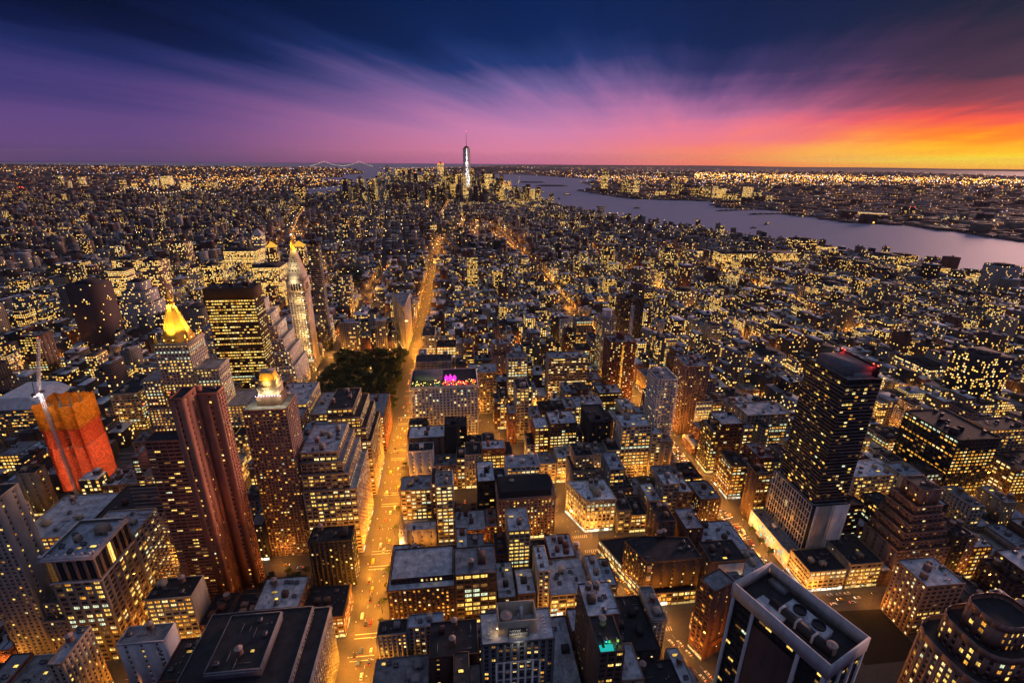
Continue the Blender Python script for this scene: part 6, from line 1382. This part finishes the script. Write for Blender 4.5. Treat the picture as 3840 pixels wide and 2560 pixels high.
# suspension bridges
def bridge(name, label, A_, B_, htow, deck, sag, n, half, light, lsz, mat):
    A_, B_ = np.array(A_, float), np.array(B_, float); root = thing(name, label, 'bridge', (A_[0], A_[1], 0)); d = B_-A_; Lg = np.linalg.norm(d); u = d/Lg; v = np.array([-u[1], u[0]]); ang = math.atan2(u[1], u[0])
    for s in (0, Lg):
        b = MB()
        for k in (-1, 1): b.boxes([[s-half*.28, s+half*.28, k*half-half*.22, k*half+half*.22, 0, htow]], 0)
        b.boxes([[s-half*.22, s+half*.22, -half, half, htow*.9, htow*.99], [s-half*.22, s+half*.22, -half, half, deck-6, deck]], 0, bottom=True); b.build('tower', mat, root, rz=ang)
    MB().boxes([[-Lg*.42, Lg*1.42, -half, half, deck-3, deck]], 0, bottom=True).build('deck', mat, root, rz=ang)
    lamps_ = []
    for k in (-1, 1):
        b = MB(); pts = [(s, htow-(htow-deck-4)*sag*(1-(2*s/Lg-1)**2)) for s in np.linspace(0, Lg, n)]
        pts = [(-Lg*.4, deck+2)]+pts+[(Lg*1.4, deck+2)]
        for p, q in zip(pts[:-1], pts[1:]): b.beam((p[0], k*half, p[1]), (q[0], k*half, q[1]), max(.5, half*.05))
        b.build('main_cable', mat, root, rz=ang)
        if k < 0:
            lamps_ += [(s, z) for s, z in pts]
            lamps_ += [(-Lg*.4*t, deck+2+(htow-deck-2)*(1-t)) for t in np.linspace(.1, .9, n//3)]+[(Lg+Lg*.4*t, deck+2+(htow-deck-2)*(1-t)) for t in np.linspace(.1, .9, n//3)]
    for s, z in lamps_:
        m = MB(); m.lathe((0, 0), [(.01, -lsz), (lsz, 0), (.01, lsz)], 6, 0, cap=False); m.build('cable_lamp', light, root, loc=(u[0]*s+v[0]*half*-1, u[1]*s+v[1]*half*-1, z+.5))
    return root
FARW, FARO, FARP = glow('far_lamp_white', (1, .76, .42), 3.2), glow('far_lamp_orange', (1, .40, .05), 3.8), glow('far_lamp_violet', (.85, .7, 1), 4.0)
g1, g2 = un(*pix('U1', 1310, 305)), un(*pix('U1', 1545, 318))
bridge('suspension_bridge', 'suspension bridge with strings of lamps on its cables at left', (g1[0], 4130), (g2[0], 4190), 100, 42, .8, 20, 16, FARW, 3.0, W('slate'))
g1, g2 = un(*pix('U1', 1705, 300)), un(*pix('U1', 2085, 318))
bridge('suspension_bridge', 'second lamp strung bridge nearer to downtown', (g1[0], 4650), (-1010, 4700), 84, 41, .8, 18, 13, FARW, 2.6, W('slate'))
v1, v2 = unY(*pix('U1', 2240, 130), 15900), unY(*pix('U2', 150, 380), 16400)
bridge('narrows_bridge', 'far pale suspension bridge on the sea horizon', (v1[0], 15900), (v2[0], 16400), 210, 70, .9, 26, 18, FARW, 6, W('white'))
# statue on its island
st = thing('statue', 'tiny statue with raised torch on a harbour island', 'statue', (il[0]-170, il[1], 0)); st.scale = (.8, .8, .8)
b = MB(); b.lathe((0, 0), [(30, 0), (30, 12), (16, 14), (12, 20), (9.5, 44), (11, 47)], 8, 0); b.build('pedestal', W('tan'), st)
b = MB(); b.lathe((0, 0), [(5.5, 47), (5, 62), (4.2, 70), (3, 74), (4, 77), (3.4, 80), (1.4, 81.5), (2.3, 84), (2.5, 86), (1.5, 88.5), (.2, 90)], 10); b.beam((2, 0, 78), (4.4, 0, 90), 1.0); b.beam((-2.6, -1, 77), (-3.4, -3.5, 70), 1.0); b.build('figure', plain('copper_green', (.2, .38, .32), .7), st); MB().lathe((4.5, 0), [(.5, 90), (1.4, 91), (.1, 93.5)], 8).build('torch', LAMP_OR, st)
bulb(st, (-25, -45, 20), 50000, (1, .85, .6), 2)

# ---- fabric of the rest of the island and of the far shores
def h_island(x, y, r):
    n = len(x); b = r.choice([11, 14, 18, 24, 34, 48], n, p=[.2, .27, .25, .16, .09, .03]).astype(float)
    soho = (y > 2700) & (y < 3700); b[soho] = r.choice([14, 20, 26, 34], soho.sum())
    dt = (y > 3700) & (y < 5600) & (x > -800); b[dt] = r.choice([18, 30, 50, 85, 130], dt.sum(), p=[.2, .3, .25, .16, .09]); co = (y > 4350) & (y < 5350) & (x > -650) & (x < 420); b[co] = r.choice([45, 80, 125, 170, 205], co.sum(), p=[.22, .28, .27, .16, .07])
    est = (x < -700) & (r.random(n) < .10); b[est] = r.uniform(38, 60, est.sum())
    return b*r.uniform(.85, 1.15, n)
fabric('city_blocks', (-2200, -1145, 400, 1560), (62, 150, 17), 22, h_island, 31, wsz=1.3)
fabric('city_blocks', (-3400, 60, 1545, 4300), (64, 120, 15), 21, h_island, 32, rot=.12, wsz=1.5)
fabric('city_blocks', (60, 1600, 1545, 3300), (62, 100, 14), 20, h_island, 33, rot=-.38, wsz=1.5)
fabric('city_blocks', (-1200, 1000, 3300, 5700), (60, 66, 14), 28, h_island, 34, rot=.2, lit=(.08, .2, .45, .8), wsz=2.0, litp=(.3, .3, .25, .15))
fabric('city_blocks', (1360, 2000, 300, 1600), (70, 150, 18), 28, h_island, 35, wsz=1.4)
def h_low(x, y, r): return r.choice([8, 10, 13, 20, 42], len(x), p=[.36, .3, .24, .08, .02])*r.uniform(.8, 1.2, len(x))
fabric('far_shore_blocks', (-8000, -1350, 3600, 9000), (70, 200, 24), 38, h_low, 36, rot=.3, lit=(.01, .02, .05, .12), wsz=2.6, gl=1.4, rc=(.055, .05, .055))
fabric('far_shore_blocks', (-17000, -2000, 9000, 17500), (150, 300, 60), 75, h_low, 37, rot=.5, lit=(.004, .01, .02, .05), wsz=4, gl=2, rc=(.05, .045, .05))
fabric('far_shore_blocks', (1400, 6500, -200, 6500), (80, 180, 26), 42, h_low, 38, rot=-.2, lit=(.01, .02, .05, .12), wsz=2.6, gl=1.4, rc=(.055, .05, .055))
fabric('far_shore_blocks', (2000, 15000, 2000, 15500), (160, 300, 80), 80, h_low, 39, rot=-.3, lit=(.004, .01, .02, .05), wsz=4, gl=2, keep=.55, rc=(.05, .045, .05))
# distant lamps: more than anyone could count
def far_lights():
    r = np.random.default_rng(9); P_ = []; 
    def add(az_, d_, c, big=1.0): P_.append(np.c_[d_*np.sin(R(1)*az_), d_*np.cos(R(1)*az_), c, np.broadcast_to(big, d_.shape)])
    n = 5200; add(r.uniform(-43, 55, n), np.exp(r.uniform(math.log(2300), math.log(24000), n)), r.choice(4, n, p=[.55, .18, .05, .22]))
    n = 1500; add(r.uniform(26, 54, n), r.normal(12500, 1300, n), r.choice(4, n, p=[.72, .22, .06, 0]), 1.5)          # port and airport
    n = 700; add(r.uniform(12, 40, n), r.normal(9500, 900, n), r.choice(4, n, p=[.72, .22, .06, 0]), 1.3)
    n = 800; add(r.uniform(-30, -11, n), r.normal(8200, 1500, n), r.choice(4, n, p=[.72, .22, .06, 0]), 1.2)           # brooklyn waterfront
    n = 500; add(r.uniform(-42, 2, n), r.uniform(14000, 19000, n), r.choice(4, n, p=[.6, .4, 0, 0]), 1.1)
    for _ in range(70):                                                                                                # lit roads
        a0, d0 = r.uniform(-43, 54), math.exp(r.uniform(math.log(3200), math.log(15000))); th = r.uniform(0, 6.28); L_ = d0*r.uniform(.05, .16); m = int(r.integers(10, 24)); t = np.linspace(0, 1, m)
        x = d0*math.sin(R(a0))+L_*t*math.cos(th); y = d0*math.cos(R(a0))+L_*t*math.sin(th); c = int(r.choice(4, p=[.75, .15, .05, .05])); P_.append(np.c_[x, y, np.full(m, c), np.full(m, .9)])
    q = np.concatenate(P_); ok = ~inpoly(q[:, 0], q[:, 1], BAY) & in_view(q[:, 0], q[:, 1], .02)
    isl = (np.hypot(q[:, 0], q[:, 1]) < 5600) & (q[:, 0] > -1600) & (q[:, 0] < 1200) & (q[:, 1] < 5600); ok &= ~(isl & (r.random(len(q)) < .55)); q = q[ok]
    d = np.hypot(q[:, 0], q[:, 1]); s = np.clip(d, 2500, 14000)*.00042*q[:, 3]*r.uniform(.6, 1.35, len(q)); z = r.uniform(9, 16, len(q))+np.where(isl[ok], r.uniform(0, 25, len(q)), 0)
    o6 = np.array([(1, 0, 0), (0, 1, 0), (-1, 0, 0), (0, -1, 0), (0, 0, 1), (0, 0, -1)], float); fc = np.array([(0, 1, 4), (1, 2, 4), (2, 3, 4), (3, 0, 4), (1, 0, 5), (2, 1, 5), (3, 2, 5), (0, 3, 5)])
    v = o6[None]*s[:, None, None]+np.c_[q[:, 0], q[:, 1], z+s][:, None]; t = v[:, fc]; b = MB(); b.tris(t.reshape(-1, 3, 3), np.repeat(q[:, 2].astype(int), 8))
    b.build('distant_city_lights', [FARO, FARW, FARP, glow('far_lamp_amber', (1, .30, .03), 2.6)], kind='stuff')
far_lights()

# ------------------------------------------------------------------ street lamps
SOD = (1.0, .34, .026)
LENS = glow('street_lamp_lens', (1.0, .62, .2), 7.0)
b = MB(); b.lathe((0, 0), [(.16, 0), (.09, 8.6)], 6); b.beam((0, 0, 8.5), (1.9, 0, 9.3), .06); POLE = b.mesh('lamp_post', [DKMET])
b = MB(); b.boxes([[1.6, 2.7, -.22, .22, 9.28, 9.5]], 0, bottom=True); HOUS = b.mesh('lamp_head', [MET])
b = MB(); b.lathe((2.2, 0), [(.02, 8.95), (.3, 9.12), (.3, 9.26)], 8); LENM = b.mesh('lamp_lens', [LENS])
lamp_rows = []; LSHARE = {}
def lightdata(e, col, rad=.35):
    k = (e, col)
    if k not in LSHARE: d = bpy.data.lights.new('lamp_light', 'POINT'); d.energy = e; d.color = col; d.shadow_soft_size = rad; LSHARE[k] = d
    return LSHARE[k]
def street_lamp(x, y, ang, e, where, col=SOD):
    if not in_view(np.array([x]), np.array([y]), .03)[0]: return
    root = thing('street_lamp', 'lamp', 'street lamp', (x, y, .15 if e else 0), ang, 'lit street lamps along the avenues and streets')
    link('lamp_post', POLE, root); h = link('lamp_head', HOUS, root); link('lamp_lens', LENM, h)
    l_ = bpy.data.objects.new('lamp_light', lightdata(e, col)); COL.objects.link(l_); l_.parent = root; l_.location = (2.2, 0, 8.6)
    lamp_rows.append((root, 'street lamp on '+where, math.hypot(x, y)))
for i, y in enumerate(np.arange(188, 890, 27)):
    for s, w in ((-1, 'left'), (1, 'right')):
        if s < 0 and 580 < y < 800: continue
        street_lamp(-73+s*9.2, y+(13 if s > 0 else 0), 0 if s < 0 else math.pi, 23000, 'the %s kerb of the long avenue' % w)
for y in np.arange(236, 900, 30):
    for s, w in ((-1, 'left'), (1, 'right')): street_lamp(250+s*10, y+(15 if s > 0 else 0), 0 if s < 0 else math.pi, 15000, 'the %s kerb of the right hand avenue' % w, (1, .36, .045))
for y in np.arange(196, 800, 29):
    for s, w in ((-1, 'left'), (1, 'right')): street_lamp(bwx(y)+s*9, y, (R(21) if s < 0 else R(201)), 11500, 'the %s kerb of the diagonal avenue' % w, (1, .38, .055))
for y in np.arange(240, 600, 36):
    street_lamp(-218+7.6, y, math.pi, 14000, 'the second avenue from the left')
    street_lamp(524-9.5, y, 0, 18000, 'the avenue at the right edge')
for j, (sy, sh) in enumerate(STR[1:10]):
    xs = np.arange(-400, 600, 41)+(j % 2)*15
    for i, x in enumerate(xs):
        if any(abs(x-a[1]) < a[2]+6 for a in AVE) or abs(x-bwx(sy)) < 16 or (-206 < x < -88 and 640 < sy < 800): continue
        s = -1 if i % 2 else 1
        if len(lamp_rows) < 292: street_lamp(x, sy+s*5.8, R(-90)*s, 8500, 'the cross street '+near_lm(x, sy), (1, .37, .05))
uniq(lamp_rows)
# lamps beyond: one object, real lights
b = MB(); n_l = 0
for pl, hw in ROUTES:
    for a, c in zip(pl[:-1], pl[1:]):
        a, c = np.array(a, float), np.array(c, float); d = c-a; Lg = np.linalg.norm(d); u = d/Lg; v = np.array([-u[1], u[0]])
        for i, s in enumerate(np.arange(10, Lg, 34)):
            p = a+u*s+v*(8 if i % 2 else -8); D = math.hypot(*p)
            if D < 880 and (abs(p[0]+73) < 20 or abs(p[0]-250) < 20) or (abs(p[0]-524) < 20 and p[1] < 600) or not in_view(np.array([p[0]]), np.array([p[1]]), 0)[0]: continue
            r = .4+.0002*D; b.lathe(p, [(.01, 9-r), (r, 9), (.01, 9+r)], 6, 0, cap=False); b.beam((*p, 0), (*p, 9), .1, 1)
            if (abs(p[0]+73) < 20 or i % 2 == 0) and D < 4600:
                l_ = bpy.data.objects.new('lamp_light', lightdata(42000 if abs(p[0]+73) < 20 else 16000 if D < 1800 else 60000, SOD)); COL.objects.link(l_); l_.location = (*p, 9.6); n_l += 1
b.build('far_street_lamps', [glow('far_street_lens', (1, .42, .06), 5.0), DKMET], kind='stuff')
for a in AVE[4:10]:
    for sy0, _ in STR[8::2]:
        if sy0 > 1500 or abs(a[1]+73) < 5 or not in_view(np.array([a[1]]), np.array([sy0]), 0)[0]: continue
        l_ = bpy.data.objects.new('lamp_light', lightdata(45000, (1, .36, .045))); COL.objects.link(l_); l_.location = (a[1]+5, sy0+6, 10)
for xx in np.arange(-700, 900, 110):
    for sy0, _ in STR[6::3]:
        if not in_view(np.array([xx]), np.array([sy0]), 0)[0] or sy0 < 560: continue
        l_ = bpy.data.objects.new('lamp_light', lightdata(24000, (1, .37, .05))); COL.objects.link(l_); l_.location = (xx+sy0 % 60, sy0, 9)
# lamps of the far cross streets, seen only as sparks between roofs
rs = np.random.default_rng(3); b = MB(); q = np.c_[rs.uniform(-1600, 1500, 2600), rs.uniform(480, 3600, 2600)]
sy_ = np.array([s[0] for s in STR]+[1617+79*i for i in range(26)]); q[:, 1] = sy_[np.argmin(abs(q[:, 1][:, None]-sy_[None]), 1)]+rs.uniform(-6, 6, len(q))
q = q[in_view(q[:, 0], q[:, 1], 0) & ~inpoly(q[:, 0], q[:, 1], BAY)]
for p in q: r = .32+.0003*math.hypot(*p); b.lathe(p, [(.01, 8.5-r), (r, 8.5), (.01, 8.5+r)], 4, int(rs.random() < .2), cap=False)
b.build('far_street_lamps', [LAMP_OR, LAMP_WH], kind='stuff')

# ------------------------------------------------------------------ vehicles
HEADL, TAILL = glow('headlight', (1, .88, .66), 9.0), glow('taillight', (1, .06, .02), 6.0)
TYRE = plain('tyre', (.02, .02, .02), .9)
CARC = {'white': (.75, .74, .72), 'black': (.02, .02, .022), 'silver': (.42, .43, .45), 'red': (.35, .03, .02), 'yellow': (.85, .48, .02), 'blue': (.05, .09, .22)}
wb_ = MB(); wb_.lathe((0, 0), [(.05, -.11), (.33, -.11), (.33, .11), (.05, .11)], 12); WHEEL = wb_.mesh('wheel', [TYRE])
_cm = {}
def car_meshes(col, van):
    if (col, van) in _cm: return _cm[(col, van)]
    L_, Wd = (5.6, 2.0) if van else (4.7, 1.85); a, hw = L_/2, Wd/2; m = plain('car_paint_'+col, CARC[col], .3)
    b = MB(); b.prism([(-a, -hw*.9), (-a+.25, -hw), (a-.5, -hw), (a, -hw*.78), (a, hw*.78), (a-.5, hw), (-a+.25, hw), (-a, hw*.9)], .32, .85 if not van else 1.0, 0); body = b.mesh('body', [m])
    b = MB()
    if van: b.prism(rect(-a+.1, a-1.1, -hw*.96, hw*.96), .99, 2.3, 0, top=rect(-a+.2, a-1.7, -hw*.85, hw*.85))
    else: b.prism(rect(-a+.45, a-1.2, -hw*.94, hw*.94), .84, 1.36, 1, cap=False, top=rect(-a+.95, a-2.0, -hw*.72, hw*.72)); b.prism(rect(-a+.93, a-1.98, -hw*.73, hw*.73), 1.36, 1.42, 0)
    cab = b.mesh('cabin', [m, GLASS])
    h = MB().boxes([[0, .06, -.2, .2, -.1, .1]], 0, bottom=True).mesh('headlight', [HEADL]); t = MB().boxes([[-.06, 0, -.22, .22, -.1, .1]], 0, bottom=True).mesh('taillight', [TAILL])
    _cm[(col, van)] = (body, cab, h, t, a, hw); return _cm[(col, van)]
car_rows = []
def car(x, y, ang, col, where, van=False, lights=True):
    if not in_view(np.array([x]), np.array([y]), .0)[0]: return
    body, cab, h, t, a, hw = car_meshes(col, van); nm = 'taxi' if col == 'yellow' else 'van' if van else 'car'
    root = thing('parked_car' if not lights else nm, 'car', nm, (x, y, .012), ang, 'cars and taxis in the streets')
    link('body', body, root); c = link('cabin', cab, root)
    for sx_ in (-a+.95, a-.95):
        for sy_ in (-hw+.1, hw-.1): w = link('wheel', WHEEL, root, (sx_, sy_, .33)); w.rotation_euler = (R(90), 0, 0)
    if lights:
        for sy_ in (-hw*.62, hw*.62): link('headlight', h, root, (a, sy_, .68)); link('taillight', t, root, (-a, sy_, .72))
    if nm == 'taxi': link('roof_sign', ROOFSIGN, c, (-.3, 0, 1.43))
    car_rows.append((root, '%s %s %s' % (col, nm, where), math.hypot(x, y)))
ROOFSIGN = MB().boxes([[-.15, .15, -.4, .4, 0, .22]], 0, bottom=True).mesh('roof_sign', [LIT[2]])
rc_ = random.Random(12); COLS = ['white', 'black', 'silver', 'yellow', 'yellow', 'red', 'blue', 'black', 'white']
used_y = {}
def lane(xf, hdg, lo, hi, gap, where, off, base=None):
    y = lo+rc_.uniform(0, 10)
    while y < hi:
        p = xf(y); car(p[0]+off*BWN[0] if base else p[0]+off, y+(off*BWN[1] if base else 0), hdg, base or rc_.choice(COLS), where, rc_.random() < .12 and not base)
        y += rc_.uniform(7, gap)
for off in (-5.4, -1.8, 1.8, 5.4): lane(lambda y: (-73, y), R(90), 205, 800, 75 if abs(off) < 4 else 48, 'heading away on the long avenue, %s lane' % {-5.4: 'left', -1.8: 'inner left', 1.8: 'inner right', 5.4: 'right'}[off], off)
for off in (-6.3, -3.2, 0, 3.2, 6.3): lane(lambda y: (250, y), R(-90), 300, 520, 17 if off < 6 else 30, 'coming up the right hand avenue', off)
for off in (-1.6, 2.2): lane(lambda y: (bwx(y), y), R(90)+math.atan(.388), 262, 330, 18, 'on the diagonal avenue beside the L shaped store', off, 'yellow')
for off in (-2.5, 2.5): lane(lambda y: (bwx(y), y), R(90)+math.atan(.388), 205, 250, 30, 'on the diagonal avenue near the mural tower', off, 'white')
for i, x in enumerate((283, 291, 299, 306)): car(x, 253.5+(i % 2)*3.4, math.pi if i % 2 else 0, ['white', 'yellow', 'silver', 'white'][i], 'waiting on the cross street beside the empty lot')
for i, x in enumerate((286, 294, 301)): car(x, 261.6, math.pi, ['white', 'silver', 'white'][i], 'parked along the cross street beside the empty lot', lights=False)
for i in range(9):
    for x in (-5.5, 8.5):
        if rc_.random() < .85: car(x, 373.5+i*3.2, 0 if x < 0 else math.pi, rc_.choice(['white', 'black', 'silver', 'red', 'blue']), 'parked in the %s row of the small car park' % ('left' if x < 0 else 'right'), lights=False)
car(1, 404, R(90), 'yellow', 'at the far end of the small car park'); car(-150, 338, 0, 'yellow', 'by the small tree plaza'); car(-138, 334, math.pi, 'white', 'by the small tree plaza')
for i, x in enumerate((64, 71, 79, 55)): car(x, 252.5+(i % 2)*3.5, math.pi, ['yellow', 'black', 'red', 'white'][i], 'on the cross street behind the rental tower')
uniq(car_rows)
# traffic farther down the avenues, only sparks of light
rs = np.random.default_rng(8); b = MB()
for pl, hw in ROUTES[:6]+ROUTES[7:]:
    for a, c in zip(pl[:-1], pl[1:]):
        a, c = np.array(a, float), np.array(c, float); d = c-a; Lg = np.linalg.norm(d); u = d/Lg; v = np.array([-u[1], u[0]])
        for s in np.arange(0, Lg, 9):
            if rs.random() < .45: continue
            p = a+u*s+v*rs.uniform(-6, 6)
            if (math.hypot(*p) < 830) or not in_view(np.array([p[0]]), np.array([p[1]]), 0)[0]: continue
            r = .35+.00022*math.hypot(*p); b.lathe(p, [(.01, 1-r*.6), (r, 1), (.01, 1+r*.6)], 4, int(rs.choice(3, p=[.45, .3, .25])), cap=False)
b.build('distant_traffic_lights', [glow('traffic_red', (1, .12, .03), 3.0), glow('traffic_amber', (1, .5, .1), 3.0), glow('traffic_white', (1, .8, .5), 3.0)], kind='stuff')

# ------------------------------------------------------------------ trees
LEAFM = []
for i, c in enumerate([(.045, .075, .022), (.06, .085, .025), (.075, .08, .022)]):
    m, n, l, o = new_mat('leaves_%d' % i); p = n.new('ShaderNodeBsdfPrincipled'); l.new(p.outputs[0], o.inputs[0]); p.inputs['Roughness'].default_value = .7
    g = n.new('ShaderNodeNewGeometry'); r = n.new('ShaderNodeMapRange'); l.new(g.outputs['Random Per Island'], r.inputs[0]); r.inputs[3].default_value = .45; r.inputs[4].default_value = 1.5
    v = n.new('ShaderNodeVectorMath'); v.operation = 'SCALE'; v.inputs[0].default_value = c; l.new(r.outputs[0], v.inputs['Scale']); l.new(v.outputs[0], p.inputs['Base Color']); LEAFM.append(m)
BARK = plain('bark', (.06, .045, .035), .95)
def tree_meshes(seed):
    r = np.random.default_rng(seed); t = MB(); t.lathe((0, 0), [(.32, 0), (.24, 2), (.17, 5), (.06, 8)], 7, 0, cap=False); cl = []
    for k in range(9):
        a = r.uniform(0, 6.28); z = r.uniform(2.8, 5.5); q = np.array([math.cos(a)*r.uniform(1.6, 3.1), math.sin(a)*r.uniform(1.6, 3.1), z+r.uniform(1.2, 3.6)]); t.beam((0, 0, z), q, .07); cl.append((q, r.uniform(1.1, 1.9)))
    cl.append((np.array([0, 0, 8.6]), 1.5)); c = MB(); Q = []
    for q, s in cl:
        n = 95; d = r.normal(size=(n, 3)); d /= np.linalg.norm(d, axis=1)[:, None]; pos = q+d*s*r.uniform(.55, 1.1, (n, 1))*np.array([1, 1, .75])
        for p in pos:
            a1 = r.normal(size=3); a1 /= np.linalg.norm(a1); b1 = np.cross(a1, r.normal(size=3)); b1 /= np.linalg.norm(b1); e = r.uniform(.18, .42); Q.append([p-a1*e-b1*e*.6, p+a1*e-b1*e*.6, p+a1*e+b1*e*.6, p-a1*e+b1*e*.6])
    c.quads(np.array(Q), 0); return t, c
TM = []
for i in range(6): t, c = tree_meshes(50+i); TM.append((t.mesh('trunk', [BARK]), c.mesh('crown', [LEAFM[i % 3]])))
tree_rows = []
def tree(x, y, s, where):
    tm, cm = rc_.choice(TM); root = thing('tree', 't', 'tree', (x, y, .15), rc_.uniform(0, 6.28), 'city trees'); root.scale = (s, s, s*rc_.uniform(.9, 1.15)); link('trunk', tm, root); link('crown', cm, root); tree_rows.append((root, where, math.hypot(x, y)))
placed = []
while len(placed) < 125:
    x, y = rc_.uniform(-203, -92), rc_.uniform(588, 797)
    if all((x-p[0])**2+(y-p[1])**2 > 80 for p in placed): placed.append((x, y))
for x, y in placed:
    q = ('near' if y < 655 else 'middle' if y < 730 else 'far')+' '+('left' if x < -165 else 'right' if x > -130 else 'centre'); tree(x, y, rc_.uniform(1.7, 2.5), 'leafy tree in the %s of the dark park' % q)
for x, y in ((-166, 319), (-158, 324), (-150, 317), (-144, 325), (-136, 319), (-130, 325), (-160, 314)): tree(x, y, rc_.uniform(.75, 1.1), 'small lit tree in the plaza beside the brick slab tower')
for y in (272, 290, 305, 318, 372, 396, 440, 470): tree(-63.6, y, rc_.uniform(.5, .75), 'street tree on the right kerb of the long avenue')
for x, y in ((262, 318), (262, 331), (238, 345), (262, 305)): tree(x, y, .8, 'street tree on the right hand avenue')
for x in (-44, -36): tree(x, 341.5, .6, 'small tree behind the church')
uniq(tree_rows)
for i in range(13):
    x, y = rc_.uniform(-198, -96), rc_.uniform(595, 790); street_lamp(x, y, rc_.uniform(0, 6), 6000, 'a path inside the dark park', (1, .5, .12)); 
uniq(lamp_rows)
def grove(name, regions, n, seed):
    r = np.random.default_rng(seed); Q = []
    for (x0, x1, y0, y1) in regions:
        for _ in range(n):
            cx0, cy0 = r.uniform(x0, x1), r.uniform(y0, y1); s = r.uniform(4, 6.5)
            for _ in range(45):
                d = r.normal(size=3); d /= np.linalg.norm(d); p = np.array([cx0, cy0, 8])+d*s*np.array([1, 1, .8]); a1 = r.normal(size=3); a1 /= np.linalg.norm(a1); b1 = np.cross(a1, d); b1 /= np.linalg.norm(b1)+1e-6; e = r.uniform(.7, 1.4); Q.append([p-a1*e-b1*e, p+a1*e-b1*e, p+a1*e+b1*e, p-a1*e+b1*e])
    MB().quads(np.array(Q), 0).build(name, LEAFM[0], kind='stuff')
grove('far_square_trees', DARKPARKS, 60, 4)

# ------------------------------------------------------------------ river craft and piers
def boat(x, y, ang, s, label, mat):
    root = thing('ferry', label, 'boat', (x, y, .4), ang); MB().prism([(-14*s, -4*s), (9*s, -4*s), (15*s, 0), (9*s, 4*s), (-14*s, 4*s)], 0, 3*s, 0).build('hull', W('dark'), root)
    MB().boxes([[-11*s, 6*s, -3*s, 3*s, 3*s, 6*s], [-2*s, 5*s, -2.4*s, 2.4*s, 6*s, 8*s]], 0).build('deckhouse', mat, root); b = MB(); b.boxes([[-10*s, 5.4*s, -3.1*s, -3.02*s, 3.6*s, 5.4*s]], 0, bottom=True); b.build('cabin_window', LIT[0], root)
for (c, px, py), s, lab in ((('U3', 1768, 737), 1.4, 'bright yellow lit ferry alone on the wide river'), (('U3', 1632, 773), .8, 'small dark boat near the yellow lit ferry'), (('U3', 490, 580), 1.2, 'small boat in mid river near the bend'), (('U2', 1828, 643), 1.6, 'lit boat in the bay right of downtown'), (('U2', 1898, 608), 1.8, 'lit ferry near the far bank island'), (('U2', 1690, 590), 1.5, 'tiny boat in the open bay')):
    p = un(*pix(c, px, py)); boat(p[0], p[1], rc_.uniform(0, 3), s*1.3, lab, W('cream'))
for i, (c, px, py, w, ln, lab) in enumerate((('U4', 790, 1020, 22, 190, 'long dark pier jutting into the river at right'), ('U4', 640, 965, 14, 90, 'short pier beside the curved lit office'), ('U3', 960, 762, 18, 120, 'low dark pier in the river right of centre'), ('U3', 150, 640, 30, 200, 'bright lit pier park with sheds by the river'), ('U3', 1450, 600, 26, 300, 'dark finger pier on the far bank'), ('U3', 1800, 635, 26, 330, 'second dark finger pier on the far bank'))):
    p = un(*pix(c, px, py)); root = thing('pier', lab, 'pier', (p[0], p[1], .36), R(12)); MB().boxes([[-ln/2, ln/2, -w/2, w/2, 0, 3]], 0).build('deck', W('dark'), root); MB().boxes([[-ln/2+8, ln/2-25, -w*.36, w*.36, 3, 8]], 0).build('shed', W('slate'), root)
    for k in range(8): dots('pier_lamp', FARW, root, [(-ln/2+ln*k/7, -w/2, 9)], 1.1 if i != 3 else 2.0)
p = un(*pix('U3', 135, 640)); root = thing('vent_tower', 'tan ventilation tower with wide flat cap at the river edge', 'tower', (p[0], p[1], 0)); MB().boxes([[-15, 15, -15, 15, 0, 45]], 0).build('shaft', W('tan'), root); MB().boxes([[-26, 26, -20, 20, 45, 50]], 0, bottom=True).build('cap', W('grey'), root); bulb(root, (0, -30, 12), 60000, (1, .75, .3), 1)

# ------------------------------------------------------------------ evening haze over the whole scene
hm, hn, hl, ho = new_mat('evening_haze'); pv = hn.new('ShaderNodeVolumePrincipled'); hl.new(pv.outputs[0], ho.inputs['Volume'])
pv.inputs['Color'].default_value = (.86, .80, .92, 1); pv.inputs['Density'].default_value = 7e-6; pv.inputs['Anisotropy'].default_value = .2
MB().boxes([[-36000, 36000, -36000, 36000, -42, 600]], 0, bottom=True).build('haze', hm, kind='stuff')
